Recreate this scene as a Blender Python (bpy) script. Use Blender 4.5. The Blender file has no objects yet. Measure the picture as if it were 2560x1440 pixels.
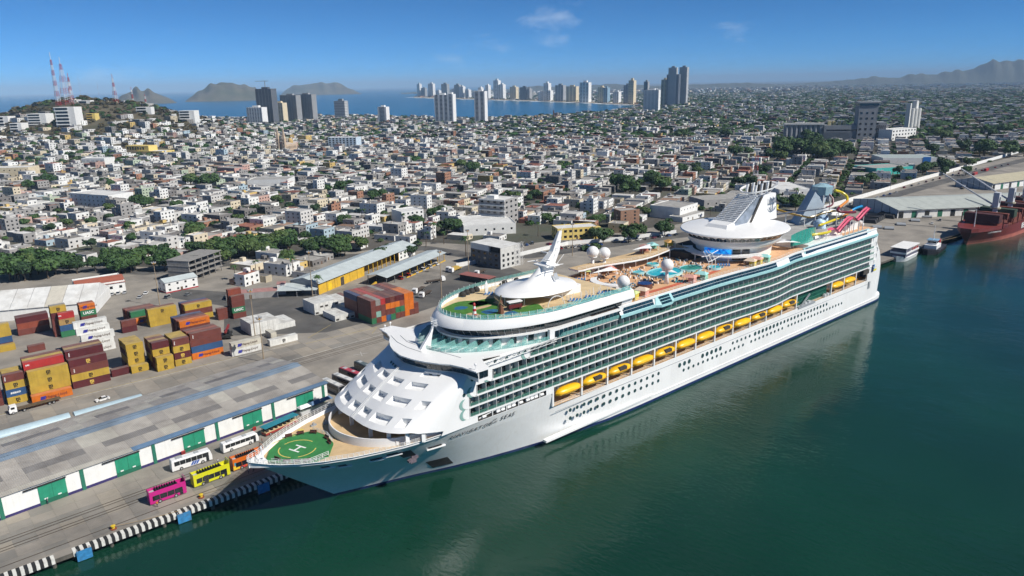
import bpy, math, random, time
import numpy as np
from mathutils import Vector, Matrix
random.seed(7)
sc = bpy.context.scene
COL = sc.collection
R = math.radians
# ------------------------------------------------------------------ camera
CAM = (-55.47, -163.74, 105.63); YAW = R(40.5231); PIT = R(15.5691); ROL = R(-1.0277); FPX = 1824.445
_fw = Vector((math.sin(YAW)*math.cos(PIT), math.cos(YAW)*math.cos(PIT), -math.sin(PIT)))
_r = Vector((math.cos(YAW), -math.sin(YAW), 0)); _u = _r.cross(_fw)
_r2 = _r*math.cos(ROL) + _u*math.sin(ROL); _u2 = -_r*math.sin(ROL) + _u*math.cos(ROL)
cd = bpy.data.cameras.new('camera'); cam = bpy.data.objects.new('camera', cd); COL.objects.link(cam)
cd.sensor_fit = 'HORIZONTAL'; cd.sensor_width = 36; cd.lens = 36*FPX/2560
cd.clip_start = 1; cd.clip_end = 120000
m = Matrix((_r2, _u2, -_fw)).transposed().to_4x4(); m.translation = Vector(CAM); cam.matrix_world = m
sc.camera = cam
# ------------------------------------------------------------------ world, sun, exposure
SUN_TO = Vector((0.42, -0.95, 0.98)).normalized()
w = bpy.data.worlds.new('World'); sc.world = w; w.use_nodes = True
nt = w.node_tree; nt.nodes.clear()
sky = nt.nodes.new('ShaderNodeTexSky'); sky.sky_type = 'NISHITA'; sky.sun_disc = False
sky.sun_elevation = math.asin(SUN_TO.z); sky.sun_rotation = math.atan2(SUN_TO.x, SUN_TO.y)
sky.altitude = 0; sky.air_density = 0.3; sky.dust_density = 0.0; sky.ozone_density = 10.0
bg = nt.nodes.new('ShaderNodeBackground'); bg.inputs[1].default_value = 0.075
wo = nt.nodes.new('ShaderNodeOutputWorld')
# a few thin fair-weather clouds, drawn by direction
tc = nt.nodes.new('ShaderNodeTexCoord')
mp = nt.nodes.new('ShaderNodeMapping'); mp.inputs['Scale'].default_value = (1.0, 1.0, 2.6)
ns = nt.nodes.new('ShaderNodeTexNoise'); ns.inputs['Scale'].default_value = 5.2; ns.inputs['Detail'].default_value = 7; ns.inputs['Roughness'].default_value = .62
mp.inputs['Location'].default_value = (8.4, 4.2, 0.0)
rp = nt.nodes.new('ShaderNodeValToRGB'); rp.color_ramp.elements[0].position = .585; rp.color_ramp.elements[1].position = .80
mx = nt.nodes.new('ShaderNodeMixRGB'); mx.inputs[2].default_value = (8.8, 9.8, 10.8, 1)
mul = nt.nodes.new('ShaderNodeMath'); mul.operation = 'MULTIPLY'; mul.inputs[1].default_value = .55
L = nt.links.new
L(tc.outputs['Generated'], mp.inputs[0]); L(mp.outputs[0], ns.inputs['Vector']); L(ns.outputs['Fac'], rp.inputs[0])
L(rp.outputs[0], mul.inputs[0]); L(mul.outputs[0], mx.inputs[0]); tint = nt.nodes.new('ShaderNodeMixRGB'); tint.blend_type = 'MULTIPLY'; tint.inputs[0].default_value = 1; tint.inputs[2].default_value = (.55, 1.15, 1.20, 1)
L(sky.outputs[0], tint.inputs[1]); L(tint.outputs[0], mx.inputs[1]); L(mx.outputs[0], bg.inputs[0]); L(bg.outputs[0], wo.inputs[0])
sd = bpy.data.lights.new('sun', 'SUN'); sd.energy = 4.2; sd.angle = R(.53); sd.color = (1, .955, .88)
sun = bpy.data.objects.new('sun', sd); COL.objects.link(sun)
sun.rotation_euler = (-SUN_TO).to_track_quat('-Z', 'Y').to_euler(); sun.location = (0, -400, 500)
vs = sc.view_settings; vs.view_transform = 'Standard'; vs.look = 'None'; vs.exposure = 0.42; vs.gamma = 1.0; vs.use_curve_mapping = False
sc.cycles.max_bounces = 6; sc.cycles.transparent_max_bounces = 10; sc.cycles.volume_bounces = 0
sc.cycles.use_denoising = True
sc.cycles.use_adaptive_sampling = True; sc.cycles.adaptive_threshold = .02
sc.cycles.caustics_reflective = False; sc.cycles.caustics_refractive = False
# ------------------------------------------------------------------ helpers
QZ = 2.6; HAZE_D = 0.00005
def ray(x, y): return _fw + _r2*((x-1280)/FPX) - _u2*((y-720)/FPX)
def at(x, y, z=QZ):                       # photo pixel -> point of the horizontal plane z
    d = ray(x, y); t = (z-CAM[2])/d.z
    return Vector(CAM) + d*t
def atd(x, y, dist, z=None):              # photo pixel -> point at a horizontal distance
    d = ray(x, y); t = dist/math.hypot(d.x, d.y); p = Vector(CAM) + d*t
    if z is not None: p.z = z
    return p
def pix(p):
    d = Vector(p)-Vector(CAM); z = d.dot(_fw)
    return (1280+FPX*d.dot(_r2)/z, 720-FPX*d.dot(_u2)/z, z)
MATS = {}
def pm(name, col, rough=.6, metal=0., var=.10, scale=.5, bump=0., streak=0., spec=.5, emit=0., alpha=1., dirt=None, dirt_amt=.0):
    """procedural paint / plaster / metal: base colour broken up by noise, vertical streaks, grime and fine bump"""
    if name in MATS: return MATS[name]
    M = bpy.data.materials.new(name); M.use_nodes = True; n = M.node_tree.nodes; l = M.node_tree.links.new
    b = n['Principled BSDF']; b.inputs['Roughness'].default_value = rough; b.inputs['Metallic'].default_value = metal
    b.inputs['Specular IOR Level'].default_value = spec
    g = n.new('ShaderNodeNewGeometry')
    t = n.new('ShaderNodeTexNoise'); t.inputs['Scale'].default_value = scale; t.inputs['Detail'].default_value = 5; l(g.outputs['Position'], t.inputs['Vector'])
    mr = n.new('ShaderNodeMapRange'); mr.inputs[1].default_value = .3; mr.inputs[2].default_value = .7
    mr.inputs[3].default_value = 1-var; mr.inputs[4].default_value = 1+var; l(t.outputs['Fac'], mr.inputs[0])
    mul = n.new('ShaderNodeVectorMath'); mul.operation = 'SCALE'; mul.inputs[0].default_value = col[:3]; l(mr.outputs[0], mul.inputs['Scale'])
    out = mul.outputs[0]
    if streak:
        mpn = n.new('ShaderNodeMapping'); mpn.inputs['Scale'].default_value = (1.3, 1.3, .08); l(g.outputs['Position'], mpn.inputs[0])
        t2 = n.new('ShaderNodeTexNoise'); t2.inputs['Scale'].default_value = 1.2; t2.inputs['Detail'].default_value = 4; l(mpn.outputs[0], t2.inputs['Vector'])
        m2 = n.new('ShaderNodeMapRange'); m2.inputs[1].default_value = .5; m2.inputs[2].default_value = .75; m2.inputs[3].default_value = 0; m2.inputs[4].default_value = streak; l(t2.outputs['Fac'], m2.inputs[0])
        mixs = n.new('ShaderNodeMixRGB'); mixs.inputs[2].default_value = tuple(list((dirt or (col[0]*.45, col[1]*.4, col[2]*.33)))[:3])+(1,)
        l(m2.outputs[0], mixs.inputs[0]); l(out, mixs.inputs[1]); out = mixs.outputs[0]
    if dirt_amt:
        t3 = n.new('ShaderNodeTexNoise'); t3.inputs['Scale'].default_value = scale*.35; t3.inputs['Detail'].default_value = 8; t3.inputs['Roughness'].default_value = .65; l(g.outputs['Position'], t3.inputs['Vector'])
        m3 = n.new('ShaderNodeMapRange'); m3.inputs[1].default_value = .48; m3.inputs[2].default_value = .7; m3.inputs[3].default_value = 0; m3.inputs[4].default_value = dirt_amt; l(t3.outputs['Fac'], m3.inputs[0])
        mixd = n.new('ShaderNodeMixRGB'); mixd.inputs[2].default_value = tuple(list((dirt or (.08, .07, .06)))[:3])+(1,)
        l(m3.outputs[0], mixd.inputs[0]); l(out, mixd.inputs[1]); out = mixd.outputs[0]
    l(out, b.inputs['Base Color'])
    if bump:
        bp = n.new('ShaderNodeBump'); bp.inputs['Strength'].default_value = bump; bp.inputs['Distance'].default_value = .1
        t4 = n.new('ShaderNodeTexNoise'); t4.inputs['Scale'].default_value = scale*6; t4.inputs['Detail'].default_value = 4; l(g.outputs['Position'], t4.inputs['Vector'])
        l(t4.outputs['Fac'], bp.inputs['Height']); l(bp.outputs[0], b.inputs['Normal'])
    if emit:
        b.inputs['Emission Color'].default_value = tuple(col[:3])+(1,); b.inputs['Emission Strength'].default_value = emit
    if alpha < 1: b.inputs['Alpha'].default_value = alpha
    MATS[name] = M; return M
def glass(name, col, rough=.05, alpha=.45):
    if name in MATS: return MATS[name]
    M = bpy.data.materials.new(name); M.use_nodes = True; b = M.node_tree.nodes['Principled BSDF']
    b.inputs['Base Color'].default_value = tuple(col)+(1,); b.inputs['Roughness'].default_value = rough; b.inputs['Alpha'].default_value = alpha
    b.inputs['Specular IOR Level'].default_value = .7
    MATS[name] = M; return M
WHITE = pm('white_paint', (.80, .80, .79), .35, var=.03, scale=.15, streak=.05, dirt=(.5, .44, .36))
class MB:
    def __init__(s): s.v = []; s.f = []; s.mi = []; s.cur = 0
    def quad(s, *p):
        n = len(s.v); s.v += [tuple(q) for q in p]; s.f.append(tuple(range(n, n+len(p)))); s.mi.append(s.cur); return s
    def box(s, x0, x1, y0, y1, z0, z1, skip=''):
        n = len(s.v); s.v += [(x0,y0,z0),(x1,y0,z0),(x1,y1,z0),(x0,y1,z0),(x0,y0,z1),(x1,y0,z1),(x1,y1,z1),(x0,y1,z1)]
        F = {'b':(0,3,2,1),'t':(4,5,6,7),'f':(0,1,5,4),'r':(1,2,6,5),'k':(2,3,7,6),'l':(3,0,4,7)}
        for k, q in F.items():
            if k not in skip: s.f.append(tuple(n+i for i in q)); s.mi.append(s.cur)
        return s
    def obox(s, c, ax, ay, az):            # oriented box: centre and three half-axis vectors
        c, ax, ay, az = map(Vector, (c, ax, ay, az)); n = len(s.v)
        for sz in (-1, 1):
            for sx, sy in ((-1,-1),(1,-1),(1,1),(-1,1)): s.v.append(tuple(c+ax*sx+ay*sy+az*sz))
        for q in ((0,3,2,1),(4,5,6,7),(0,1,5,4),(1,2,6,5),(2,3,7,6),(3,0,4,7)): s.f.append(tuple(n+i for i in q)); s.mi.append(s.cur)
        return s
    def bar(s, a, b, w, h=None):           # square bar between two points
        a, b = Vector(a), Vector(b); d = (b-a); ln = d.length
        if ln < 1e-6: return s
        d.normalize(); up = Vector((0,0,1)) if abs(d.z) < .95 else Vector((1,0,0))
        x = d.cross(up).normalized(); y = x.cross(d)
        return s.obox((a+b)/2, d*(ln/2), x*(w/2), y*((h or w)/2))
    def tube(s, pts, r, n=8, caps=True, closed=False):
        pts = [Vector(p) for p in pts]; N = len(pts); base = len(s.v); rr = r if isinstance(r, (list, tuple)) else [r]*N
        px = None
        for i, p in enumerate(pts):
            d = (pts[(i+1) % N]-pts[i-1]) if (closed or 0 < i < N-1) else (pts[min(i+1, N-1)]-pts[max(i-1, 0)])
            d.normalize()
            if px is None:
                up = Vector((0,0,1)) if abs(d.z) < .9 else Vector((1,0,0)); px = d.cross(up).normalized()
            else:
                px = (px-d*px.dot(d)).normalized()
            py = d.cross(px)
            for k in range(n):
                a = 2*math.pi*k/n; s.v.append(tuple(p+(px*math.cos(a)+py*math.sin(a))*rr[i]))
        for i in range(N if closed else N-1):
            for k in range(n):
                a = base+i*n+k; b = base+i*n+(k+1) % n; j = ((i+1) % N)*n; s.f.append((a, b, base+j+(k+1) % n, base+j+k)); s.mi.append(s.cur)
        if caps and not closed:
            s.f.append(tuple(base+k for k in range(n))[::-1]); s.f.append(tuple(base+(N-1)*n+k for k in range(n))); s.mi += [s.cur]*2
        return s
    def cyl(s, x, y, z0, z1, r0, r1=None, n=10): return s.tube([(x,y,z0),(x,y,z1)], [r0, r0 if r1 is None else r1], n)
    def lathe(s, prof, c=(0,0,0), n=24, sx=1, sy=1):
        base = len(s.v)
        for r, z in prof:
            for k in range(n):
                a = 2*math.pi*k/n; s.v.append((c[0]+r*sx*math.cos(a), c[1]+r*sy*math.sin(a), c[2]+z))
        for i in range(len(prof)-1):
            for k in range(n):
                s.f.append((base+i*n+k, base+i*n+(k+1) % n, base+(i+1)*n+(k+1) % n, base+(i+1)*n+k)); s.mi.append(s.cur)
        return s
    def rings(s, rings, closed=True, cap0=False, cap1=False):
        base = len(s.v); n = len(rings[0])
        for rg in rings: s.v += [tuple(p) for p in rg]
        for i in range(len(rings)-1):
            for k in range(n if closed else n-1):
                s.f.append((base+i*n+k, base+i*n+(k+1) % n, base+(i+1)*n+(k+1) % n, base+(i+1)*n+k)); s.mi.append(s.cur)
        if cap0: s.f.append(tuple(base+k for k in range(n))[::-1]); s.mi.append(s.cur)
        if cap1: s.f.append(tuple(base+(len(rings)-1)*n+k for k in range(n))); s.mi.append(s.cur)
        return s
    def prism(s, poly, z0, z1, bottom=False):
        n = len(poly); return s.rings([[(x,y,z0) for x,y in poly], [(x,y,z1) for x,y in poly]], True, bottom, True)
    def sphere(s, c, r, nu=16, nv=10, sz=1, v0=0., v1=1.):
        pr = []
        for i in range(nv+1):
            a = -math.pi/2+math.pi*(v0+(v1-v0)*i/nv); pr.append((max(r*math.cos(a), 1e-3), r*sz*math.sin(a)))
        return s.lathe(pr, c, nu)
    def disc(s, c, r, nrm, n=14, thick=.05):
        nrm = Vector(nrm).normalized(); c = Vector(c); return s.tube([c-nrm*thick, c+nrm*thick], r, n)
    def mesh(s, name, smooth=False):
        me = bpy.data.meshes.new(name); me.from_pydata(s.v, [], s.f)
        if any(s.mi): me.polygons.foreach_set('material_index', s.mi)
        if smooth: me.polygons.foreach_set('use_smooth', [True]*len(me.polygons))
        me.update(); return me
    def build(s, name, mat, parent=None, smooth=False, loc=None, rz=0., auto=None):
        me = s.mesh(name, smooth)
        for mm in (mat if isinstance(mat, (list, tuple)) else [mat]): me.materials.append(mm)
        if auto: me.set_sharp_from_angle(angle=R(auto))
        return link(me, name, parent, loc, rz)
def link(me, name, parent=None, loc=None, rz=0., mat=None):
    o = bpy.data.objects.new(name, me); COL.objects.link(o)
    if parent is not None: o.parent = parent
    if loc is not None: o.location = loc
    if rz: o.rotation_euler = (0, 0, rz)
    if mat is not None: o.matrix_local = mat
    return o
def tag(o, label=None, cat=None, group=None, kind=None):
    if label: o['label'] = label
    if cat: o['category'] = cat
    if group: o['group'] = group
    if kind: o['kind'] = kind
    return o
def thing(name, label, cat, loc=(0,0,0), rz=0., group=None, scale=None):
    o = bpy.data.objects.new(name, None); COL.objects.link(o); o.location = loc; o.rotation_euler = (0,0,rz); o.empty_display_size = .5
    if scale: o.scale = (scale,)*3 if not isinstance(scale, tuple) else scale
    return tag(o, label, cat, group)
KIDS = {}
def copy_tree(o, parent=None, kids=None):
    c = o.copy(); COL.objects.link(c)
    if parent is not None: c.parent = parent
    for ch in (kids[o] if kids and o in kids else list(o.children)): copy_tree(ch, c)
    return c
def struct(o): o['kind'] = 'structure'; return o
_txt = {}
def text_mesh(s, size=1., bold=0., shear=0., align='CENTER'):
    k = (s, size, bold, shear, align)
    if k in _txt: return _txt[k]
    cu = bpy.data.curves.new('lettering', 'FONT'); cu.body = s; cu.size = size; cu.offset = bold; cu.shear = shear; cu.align_x = align; cu.align_y = 'CENTER'; cu.resolution_u = 2; cu.extrude = .02
    o = bpy.data.objects.new('lettering', cu); COL.objects.link(o)
    dg = bpy.context.evaluated_depsgraph_get(); me = bpy.data.meshes.new_from_object(o.evaluated_get(dg))
    bpy.data.objects.remove(o); bpy.data.curves.remove(cu); me.name = 'lettering'
    _txt[k] = me; return me
def frame(o, x, y):                        # placement matrix from an origin and two in-plane axes
    x = Vector(x).normalized(); y = Vector(y).normalized(); z = x.cross(y).normalized(); y = z.cross(x)
    mm = Matrix((x, y, z)).transposed().to_4x4(); mm.translation = Vector(o); return mm
def letters(s, o, x, y, size, mat, parent, bold=0., shear=0., name='lettering'):
    me = text_mesh(s, size, bold, shear)
    if not me.materials: me.materials.append(mat)
    elif me.materials[0] is not mat:
        k = (s, size, bold, shear, mat.name)
        if k not in _txt:
            m2 = me.copy(); m2.materials.clear(); m2.materials.append(mat); _txt[k] = m2
        me = _txt[k]
    ob = link(me, name, parent); ob.matrix_local = frame(o, x, y); return ob
def interp(x, xs, ys): return float(np.interp(x, xs, ys))
def person_mesh(seed, stride):
    me = bpy.data.meshes.new('body'); j = {'pelvis':(0,0,.95),'waist':(0,0,1.12),'chest':(.02,0,1.34),'neck':(.03,0,1.50),'chin':(.05,0,1.56),'head':(.05,0,1.68),'crown':(.04,0,1.76),
         'shl':(.02,.19,1.42),'ell':(-.04*stride,.26,1.14),'hal':(.12*stride,.27,.90),'shr':(.02,-.19,1.42),'elr':(.06*stride,-.26,1.14),'har':(.18*stride,-.25,.92),
         'hil':(0,.10,.90),'knl':(.14*stride,.11,.50),'ankl':(.05*stride,.11,.09),'tol':(.2+.05*stride,.12,.04),'hir':(0,-.10,.90),'knr':(-.02*stride,-.11,.50),'ankr':(-.24*stride,-.11,.12),'tor':(-.1*stride+.1,-.12,.04)}
    ks = list(j); E_ = [('pelvis','waist'),('waist','chest'),('chest','neck'),('neck','chin'),('chin','head'),('head','crown'),('chest','shl'),('shl','ell'),('ell','hal'),('chest','shr'),('shr','elr'),('elr','har'),('pelvis','hil'),('hil','knl'),('knl','ankl'),('ankl','tol'),('pelvis','hir'),('hir','knr'),('knr','ankr'),('ankr','tor')]
    rad = {'pelvis':.15,'waist':.135,'chest':.15,'neck':.06,'chin':.075,'head':.10,'crown':.07,'shl':.07,'shr':.07,'ell':.048,'elr':.048,'hal':.04,'har':.04,'hil':.10,'hir':.10,'knl':.065,'knr':.065,'ankl':.05,'ankr':.05,'tol':.04,'tor':.04}
    me.from_pydata([j[k] for k in ks], [(ks.index(a), ks.index(b)) for a, b in E_], []); o = bpy.data.objects.new('body', me); COL.objects.link(o); md = o.modifiers.new('s', 'SKIN'); o.modifiers.new('u', 'SUBSURF').levels = 1
    for i, k in enumerate(ks): me.skin_vertices[0].data[i].radius = (rad[k], rad[k]); me.skin_vertices[0].data[i].use_root = k == 'pelvis'
    r_ = bpy.data.meshes.new_from_object(o.evaluated_get(bpy.context.evaluated_depsgraph_get())); bpy.data.objects.remove(o); r_.polygons.foreach_set('use_smooth', [True]*len(r_.polygons)); return r_

PEOPLE = [person_mesh(i, st_) for i, st_ in enumerate((1, .4, .3, 1, .6, .8, .8))]
for t_ in (('m',1.75,.07,0.),('SC',.95,.035,0.),('Hapag-Lloyd',1.28,.012,0.),('triton',.6,.02,0.),('UASC',1.7,.05,0.),('seaco',1.3,.04,0.),('DRI',.7,.03,0.),('BERGEBULK',5.2,.10,0.),('BERGE COMMODORE',1.25,.02,0.),('RoyalCaribbean',1.15,.02,0.)): text_mesh(*t_)
for ch_ in 'NAVIGTORSE': text_mesh(ch_, 2.0, .0, .22, 'LEFT')
for ch_ in 'OFTHE': text_mesh(ch_, .95, .0, .22, 'LEFT')
# ================================================================== SETTING
def water_mat(name, col, s1, s2, str_, rough, dist=1.):
    M = bpy.data.materials.new(name); M.use_nodes = True; n = M.node_tree.nodes; l = M.node_tree.links.new
    b = n['Principled BSDF']; b.inputs['Roughness'].default_value = rough; b.inputs['IOR'].default_value = 1.33; b.inputs['Specular IOR Level'].default_value = .75
    g = n.new('ShaderNodeNewGeometry')
    t0 = n.new('ShaderNodeTexNoise'); t0.inputs['Scale'].default_value = .012; t0.inputs['Detail'].default_value = 3; l(g.outputs['Position'], t0.inputs['Vector'])
    mr = n.new('ShaderNodeMapRange'); mr.inputs[1].default_value = .35; mr.inputs[2].default_value = .65; mr.inputs[3].default_value = .8; mr.inputs[4].default_value = 1.2; l(t0.outputs['Fac'], mr.inputs[0])
    sc_ = n.new('ShaderNodeVectorMath'); sc_.operation = 'SCALE'; sc_.inputs[0].default_value = col; l(mr.outputs[0], sc_.inputs['Scale']); l(sc_.outputs[0], b.inputs['Base Color'])
    mp = n.new('ShaderNodeMapping'); mp.inputs['Rotation'].default_value = (0, 0, R(35)); mp.inputs['Scale'].default_value = (1, .45, 1); l(g.outputs['Position'], mp.inputs[0])
    ta = n.new('ShaderNodeTexNoise'); ta.inputs['Scale'].default_value = s1; ta.inputs['Detail'].default_value = 4; ta.inputs['Roughness'].default_value = .55; l(mp.outputs[0], ta.inputs['Vector'])
    tb = n.new('ShaderNodeTexNoise'); tb.inputs['Scale'].default_value = s2; tb.inputs['Detail'].default_value = 3; l(mp.outputs[0], tb.inputs['Vector'])
    # calm and ruffled patches
    tp = n.new('ShaderNodeTexNoise'); tp.inputs['Scale'].default_value = .02; tp.inputs['Detail'].default_value = 2; l(g.outputs['Position'], tp.inputs['Vector'])
    mp2 = n.new('ShaderNodeMapRange'); mp2.inputs[1].default_value = .35; mp2.inputs[2].default_value = .65; mp2.inputs[3].default_value = .25; mp2.inputs[4].default_value = 1.; l(tp.outputs['Fac'], mp2.inputs[0])
    ad = n.new('ShaderNodeMath'); ad.operation = 'MULTIPLY_ADD'; ad.inputs[1].default_value = .6; l(ta.outputs['Fac'], ad.inputs[0]); l(tb.outputs['Fac'], ad.inputs[2])
    ml = n.new('ShaderNodeMath'); ml.operation = 'MULTIPLY'; l(ad.outputs[0], ml.inputs[0]); l(mp2.outputs[0], ml.inputs[1])
    bp = n.new('ShaderNodeBump'); bp.inputs['Strength'].default_value = str_; bp.inputs['Distance'].default_value = dist; l(ml.outputs[0], bp.inputs['Height']); l(bp.outputs[0], b.inputs['Normal'])
    return M
HARB = water_mat('harbour_water', (.005, .036, .021), 1.0, .16, .45, .06, .6)
SEA = water_mat('sea_water', (.008, .10, .19), .05, .012, .5, .25, 4.)
def coastpt(x, y): p = at(x, y, 0.); return (p.x, p.y)
COAST_PX = [(-700,330),(-300,322),(0,312),(300,310),(480,300),(600,296),(700,292),(900,291),(1000,294),(1100,298),(1200,299),(1300,296),(1400,290),(1500,283),(1560,275),(1598,266)]
BEACH_PX = [(1604,262),(1560,260),(1500,257.5),(1400,254.2),(1300,251),(1200,248.3),(1100,245.6),(1034,243.4)]
BACK_PX = [(1036,241.6),(1070,239),(1140,234),(1250,228)]
coast = [coastpt(*p) for p in COAST_PX] + [coastpt(*p) for p in BEACH_PX] + [coastpt(*p) for p in BACK_PX]
QY0, QY1, QY2 = 15.35, 22.2, 9.5
QFRONT = [(-900, QY0), (46, QY0), (52, QY1), (334, QY1), (342, QY2), (1500, QY2-12)]
far_r = [(30000, 33000), (52000, 18000), (52000, -3000), (6000, -900), (1500, QY2-12)]
landpoly = [(-900, QY0)] + [(-900, 2200)] + coast[1:] + far_r + QFRONT[-2:0:-1]
land_mat = pm('city_ground', (.08, .072, .06), .9, var=.3, scale=.02, dirt=(.05, .075, .03), dirt_amt=.75)
mb = MB(); mb.quad(*[(x, y, 2.5) for x, y in landpoly])
land = struct(mb.build('ground', land_mat))
mb = MB(); mb.rings([[(x, y+3.2, -2) for x, y in QFRONT], [(x, y+3.2, 1.5) for x, y in QFRONT], [(x, y, 1.5) for x, y in QFRONT], [(x, y, 2.5) for x, y in QFRONT]], closed=False)
for x_ in range(-78, 44, 6): mb.cyl(x_, QY0+.9, -2, 1.5, .45, .45, 8)
struct(mb.build('quay_wall', pm('quay_wall', (.10, .09, .075), .9, var=.3, scale=.4, streak=.5, dirt=(.03, .03, .025))))
# quay and yard concrete
BACK = [(-300,640),(0,655),(380,668),(640,640),(900,628),(1060,605),(1180,612),(1300,612),(1700,560),(1960,524),(2120,500),(2300,450),(2450,412),(2700,352)]
quay_poly = [(x, y+.01) for x, y in QFRONT] + [tuple(at(x, y)[:2]) for x, y in BACK[::-1]] + [(-900, 250)]
def concrete(name, col):
    M = pm(name, col, .85, var=.16, scale=.09, dirt=(col[0]*.35, col[1]*.36, col[2]*.38), dirt_amt=.75)
    return M
CONC = concrete('quay_concrete', (.27, .245, .21))
mb = MB(); mb.quad(*[(x, y, QZ) for x, y in quay_poly]); quay = struct(mb.build('quay', CONC))
# dark asphalt of the truck yard and the harbour road behind the port
asph = pm('asphalt', (.085, .082, .078), .9, var=.22, scale=.12, dirt=(.2, .185, .16), dirt_amt=.5)
def sheet(name, pts, z, mat, kind='structure', parent=None):
    mb = MB(); mb.quad(*[(p[0], p[1], z) for p in pts]); o = mb.build(name, mat, parent)
    if parent is None: o['kind'] = kind
    return o
sheet('truck_yard', [at(*p) for p in ((560,840),(900,828),(1290,700),(1330,690),(1210,640),(1010,745),(880,740),(640,735),(420,720),(430,745),(560,765))], QZ+.004, asph)
road_pts = [(-300,652),(0,668),(380,680),(640,652),(900,640),(1060,620),(1180,640),(1320,640),(1700,588),(1960,548),(2120,520),(2300,470),(2450,428),(2700,364)]
# water
mb = MB(); mb.quad((-9000,-9000,0),(9000,-9000,0),(9000,0,0),(1500,40,0),(-900,40,0),(-9000,40,0)); struct(mb.build('harbour_water', HARB))
mb = MB(); mb.quad((-90000,300,-.02),(2600,300,-.02),(90000,30000,-.02),(90000,90000,-.02),(-90000,90000,-.02)); struct(mb.build('sea', SEA))
# beach: sand strip with a line of surf along the curved bay
sand = pm('beach_sand', (.52, .43, .31), .9, var=.1, scale=.01); surf = pm('surf_foam', (.75, .78, .78), .6, var=.15, scale=.02)
bp_ = [Vector((*coastpt(*p), 0)) for p in BEACH_PX]
def strip(name, pts, o0, o1, z, mat):
    mb = MB(); A = []; B = []
    for i, p in enumerate(pts):
        d = (pts[min(i+1, len(pts)-1)]-pts[max(i-1, 0)]).normalized(); nn = Vector((-d.y, d.x, 0))
        k = 1+(.25*math.sin(i*2.3) if name != 'harbour_road' else 0)
        A.append((p.x+nn.x*o0*k, p.y+nn.y*o0*k, z)); B.append((p.x+nn.x*o1*k, p.y+nn.y*o1*k, z))
    mb.rings([A, B], closed=False); return struct(mb.build(name, mat))
def dense(pts, n=6):
    out = []
    for a, b in zip(pts[:-1], pts[1:]):
        for i in range(n): out.append(a.lerp(b, i/n))
    return out+[pts[-1]]
bpd = dense(bp_)
strip('beach', bpd, -45, 40, 2.6, sand); strip('surf', bpd, 30, 85, .25, surf)
# ------------------------------------------------------------------ hill behind the town
RPX = [-700,-300,-100,0,60,130,180,240,300,400,480,560,640,720]; RZ = [20,34,46,54,70,82,88,88,84,68,48,28,10,0]
_hn = random.Random(3); _ph = [(_hn.uniform(0,6.28), _hn.uniform(.004,.012), _hn.uniform(.004,.012)) for _ in range(7)]
def hill_h(x, y):
    d = math.hypot(x-CAM[0], y-CAM[1])
    if d < 1000 or d > 2500: return 0.
    px = pix((x, y, 3))[0]
    if px > 720: return 0.
    t = (d-1080)/(1800-1080) if d < 1800 else (2450-d)/650
    t = min(max(t, 0), 1); s = t*t*(3-2*t)
    wob = sum(math.sin(a+x*kx+y*ky) for a, kx, ky in _ph)*.03
    return max(0., interp(px, RPX, RZ)*s*(1+wob*min(1, 4*s*(1-s)+.2)))
def ground_z(x, y): return 2.5+hill_h(x, y)
mb = MB(); rings = []
for d in range(1040, 2500, 26):
    rg = []
    for px in range(-720, 740, 16):
        p = atd(px, 330, d); rg.append((p.x, p.y, 2.3+hill_h(p.x, p.y)+(_hn.uniform(-.8, .8))))
    rings.append(rg)
mb.rings(rings, closed=False)
scrub = pm('hill_scrub', (.085, .07, .042), .95, var=.35, scale=.02, dirt=(.035, .05, .018), dirt_amt=.85, bump=.6)
struct(mb.build('hill', scrub, smooth=True))
# ------------------------------------------------------------------ islands and far mountains
rock = pm('island_rock', (.10, .085, .055), .95, var=.3, scale=.008, dirt=(.04, .055, .02), dirt_amt=.8, bump=.5)
def mound(name, px0, px1, prof, dist, depth, mat, seed, n=40, zbase=-1, k=1.):
    """heightfield ridge whose skyline follows prof [(px, metres)] at the given distance"""
    rr = random.Random(seed); ph = [(rr.uniform(0,6.28), rr.uniform(.05,.25), rr.uniform(2,9)) for _ in range(6)]
    mb = MB(); rings = []; m_ = 14
    xs = [p[0] for p in prof]; zs = [p[1]*k for p in prof]
    for j in range(m_+1):
        v = j/m_; d = dist+depth*(v-.5); rg = []
        for i in range(n+1):
            px = px0+(px1-px0)*i/n; hz = interp(px, xs, zs)
            s = math.sin(math.pi*v)**.8 if hz > 0 else 0
            w_ = 1+.18*sum(math.sin(a+px*kk+v*q) for a, kk, q in ph)/3*(1 if abs(v-.5) > .06 else .2)
            p = atd(px, 240, d); rg.append((p.x, p.y, zbase+hz*s*w_))
        rings.append(rg)
    mb.rings(rings, closed=False); return struct(mb.build(name, mat, smooth=True))
mound('island', 460, 660, [(460,0),(475,40),(500,95),(530,150),(556,185),(580,172),(610,150),(640,120),(660,0)], 8300, 900, rock, 1)
mound('island', 700, 905, [(700,0),(720,110),(750,160),(780,180),(830,190),(850,175),(875,90),(895,25),(905,0)], 13500, 1500, rock, 2)
mound('island', 285, 440, [(285,0),(300,60),(325,105),(345,118),(375,112),(400,75),(425,35),(440,0)], 7600, 800, rock, 3)
mnt = pm('mountain', (.07, .075, .06), .95, var=.2, scale=.002)
mound('mountain_range', 1900, 2700, [(1900,20),(2000,60),(2100,120),(2180,200),(2240,170),(2290,255),(2340,240),(2380,300),(2420,360),(2460,470),(2500,570),(2530,520),(2560,440),(2620,430),(2700,380)], 14500, 3000, mnt, 4, 90, k=.62)
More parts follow.
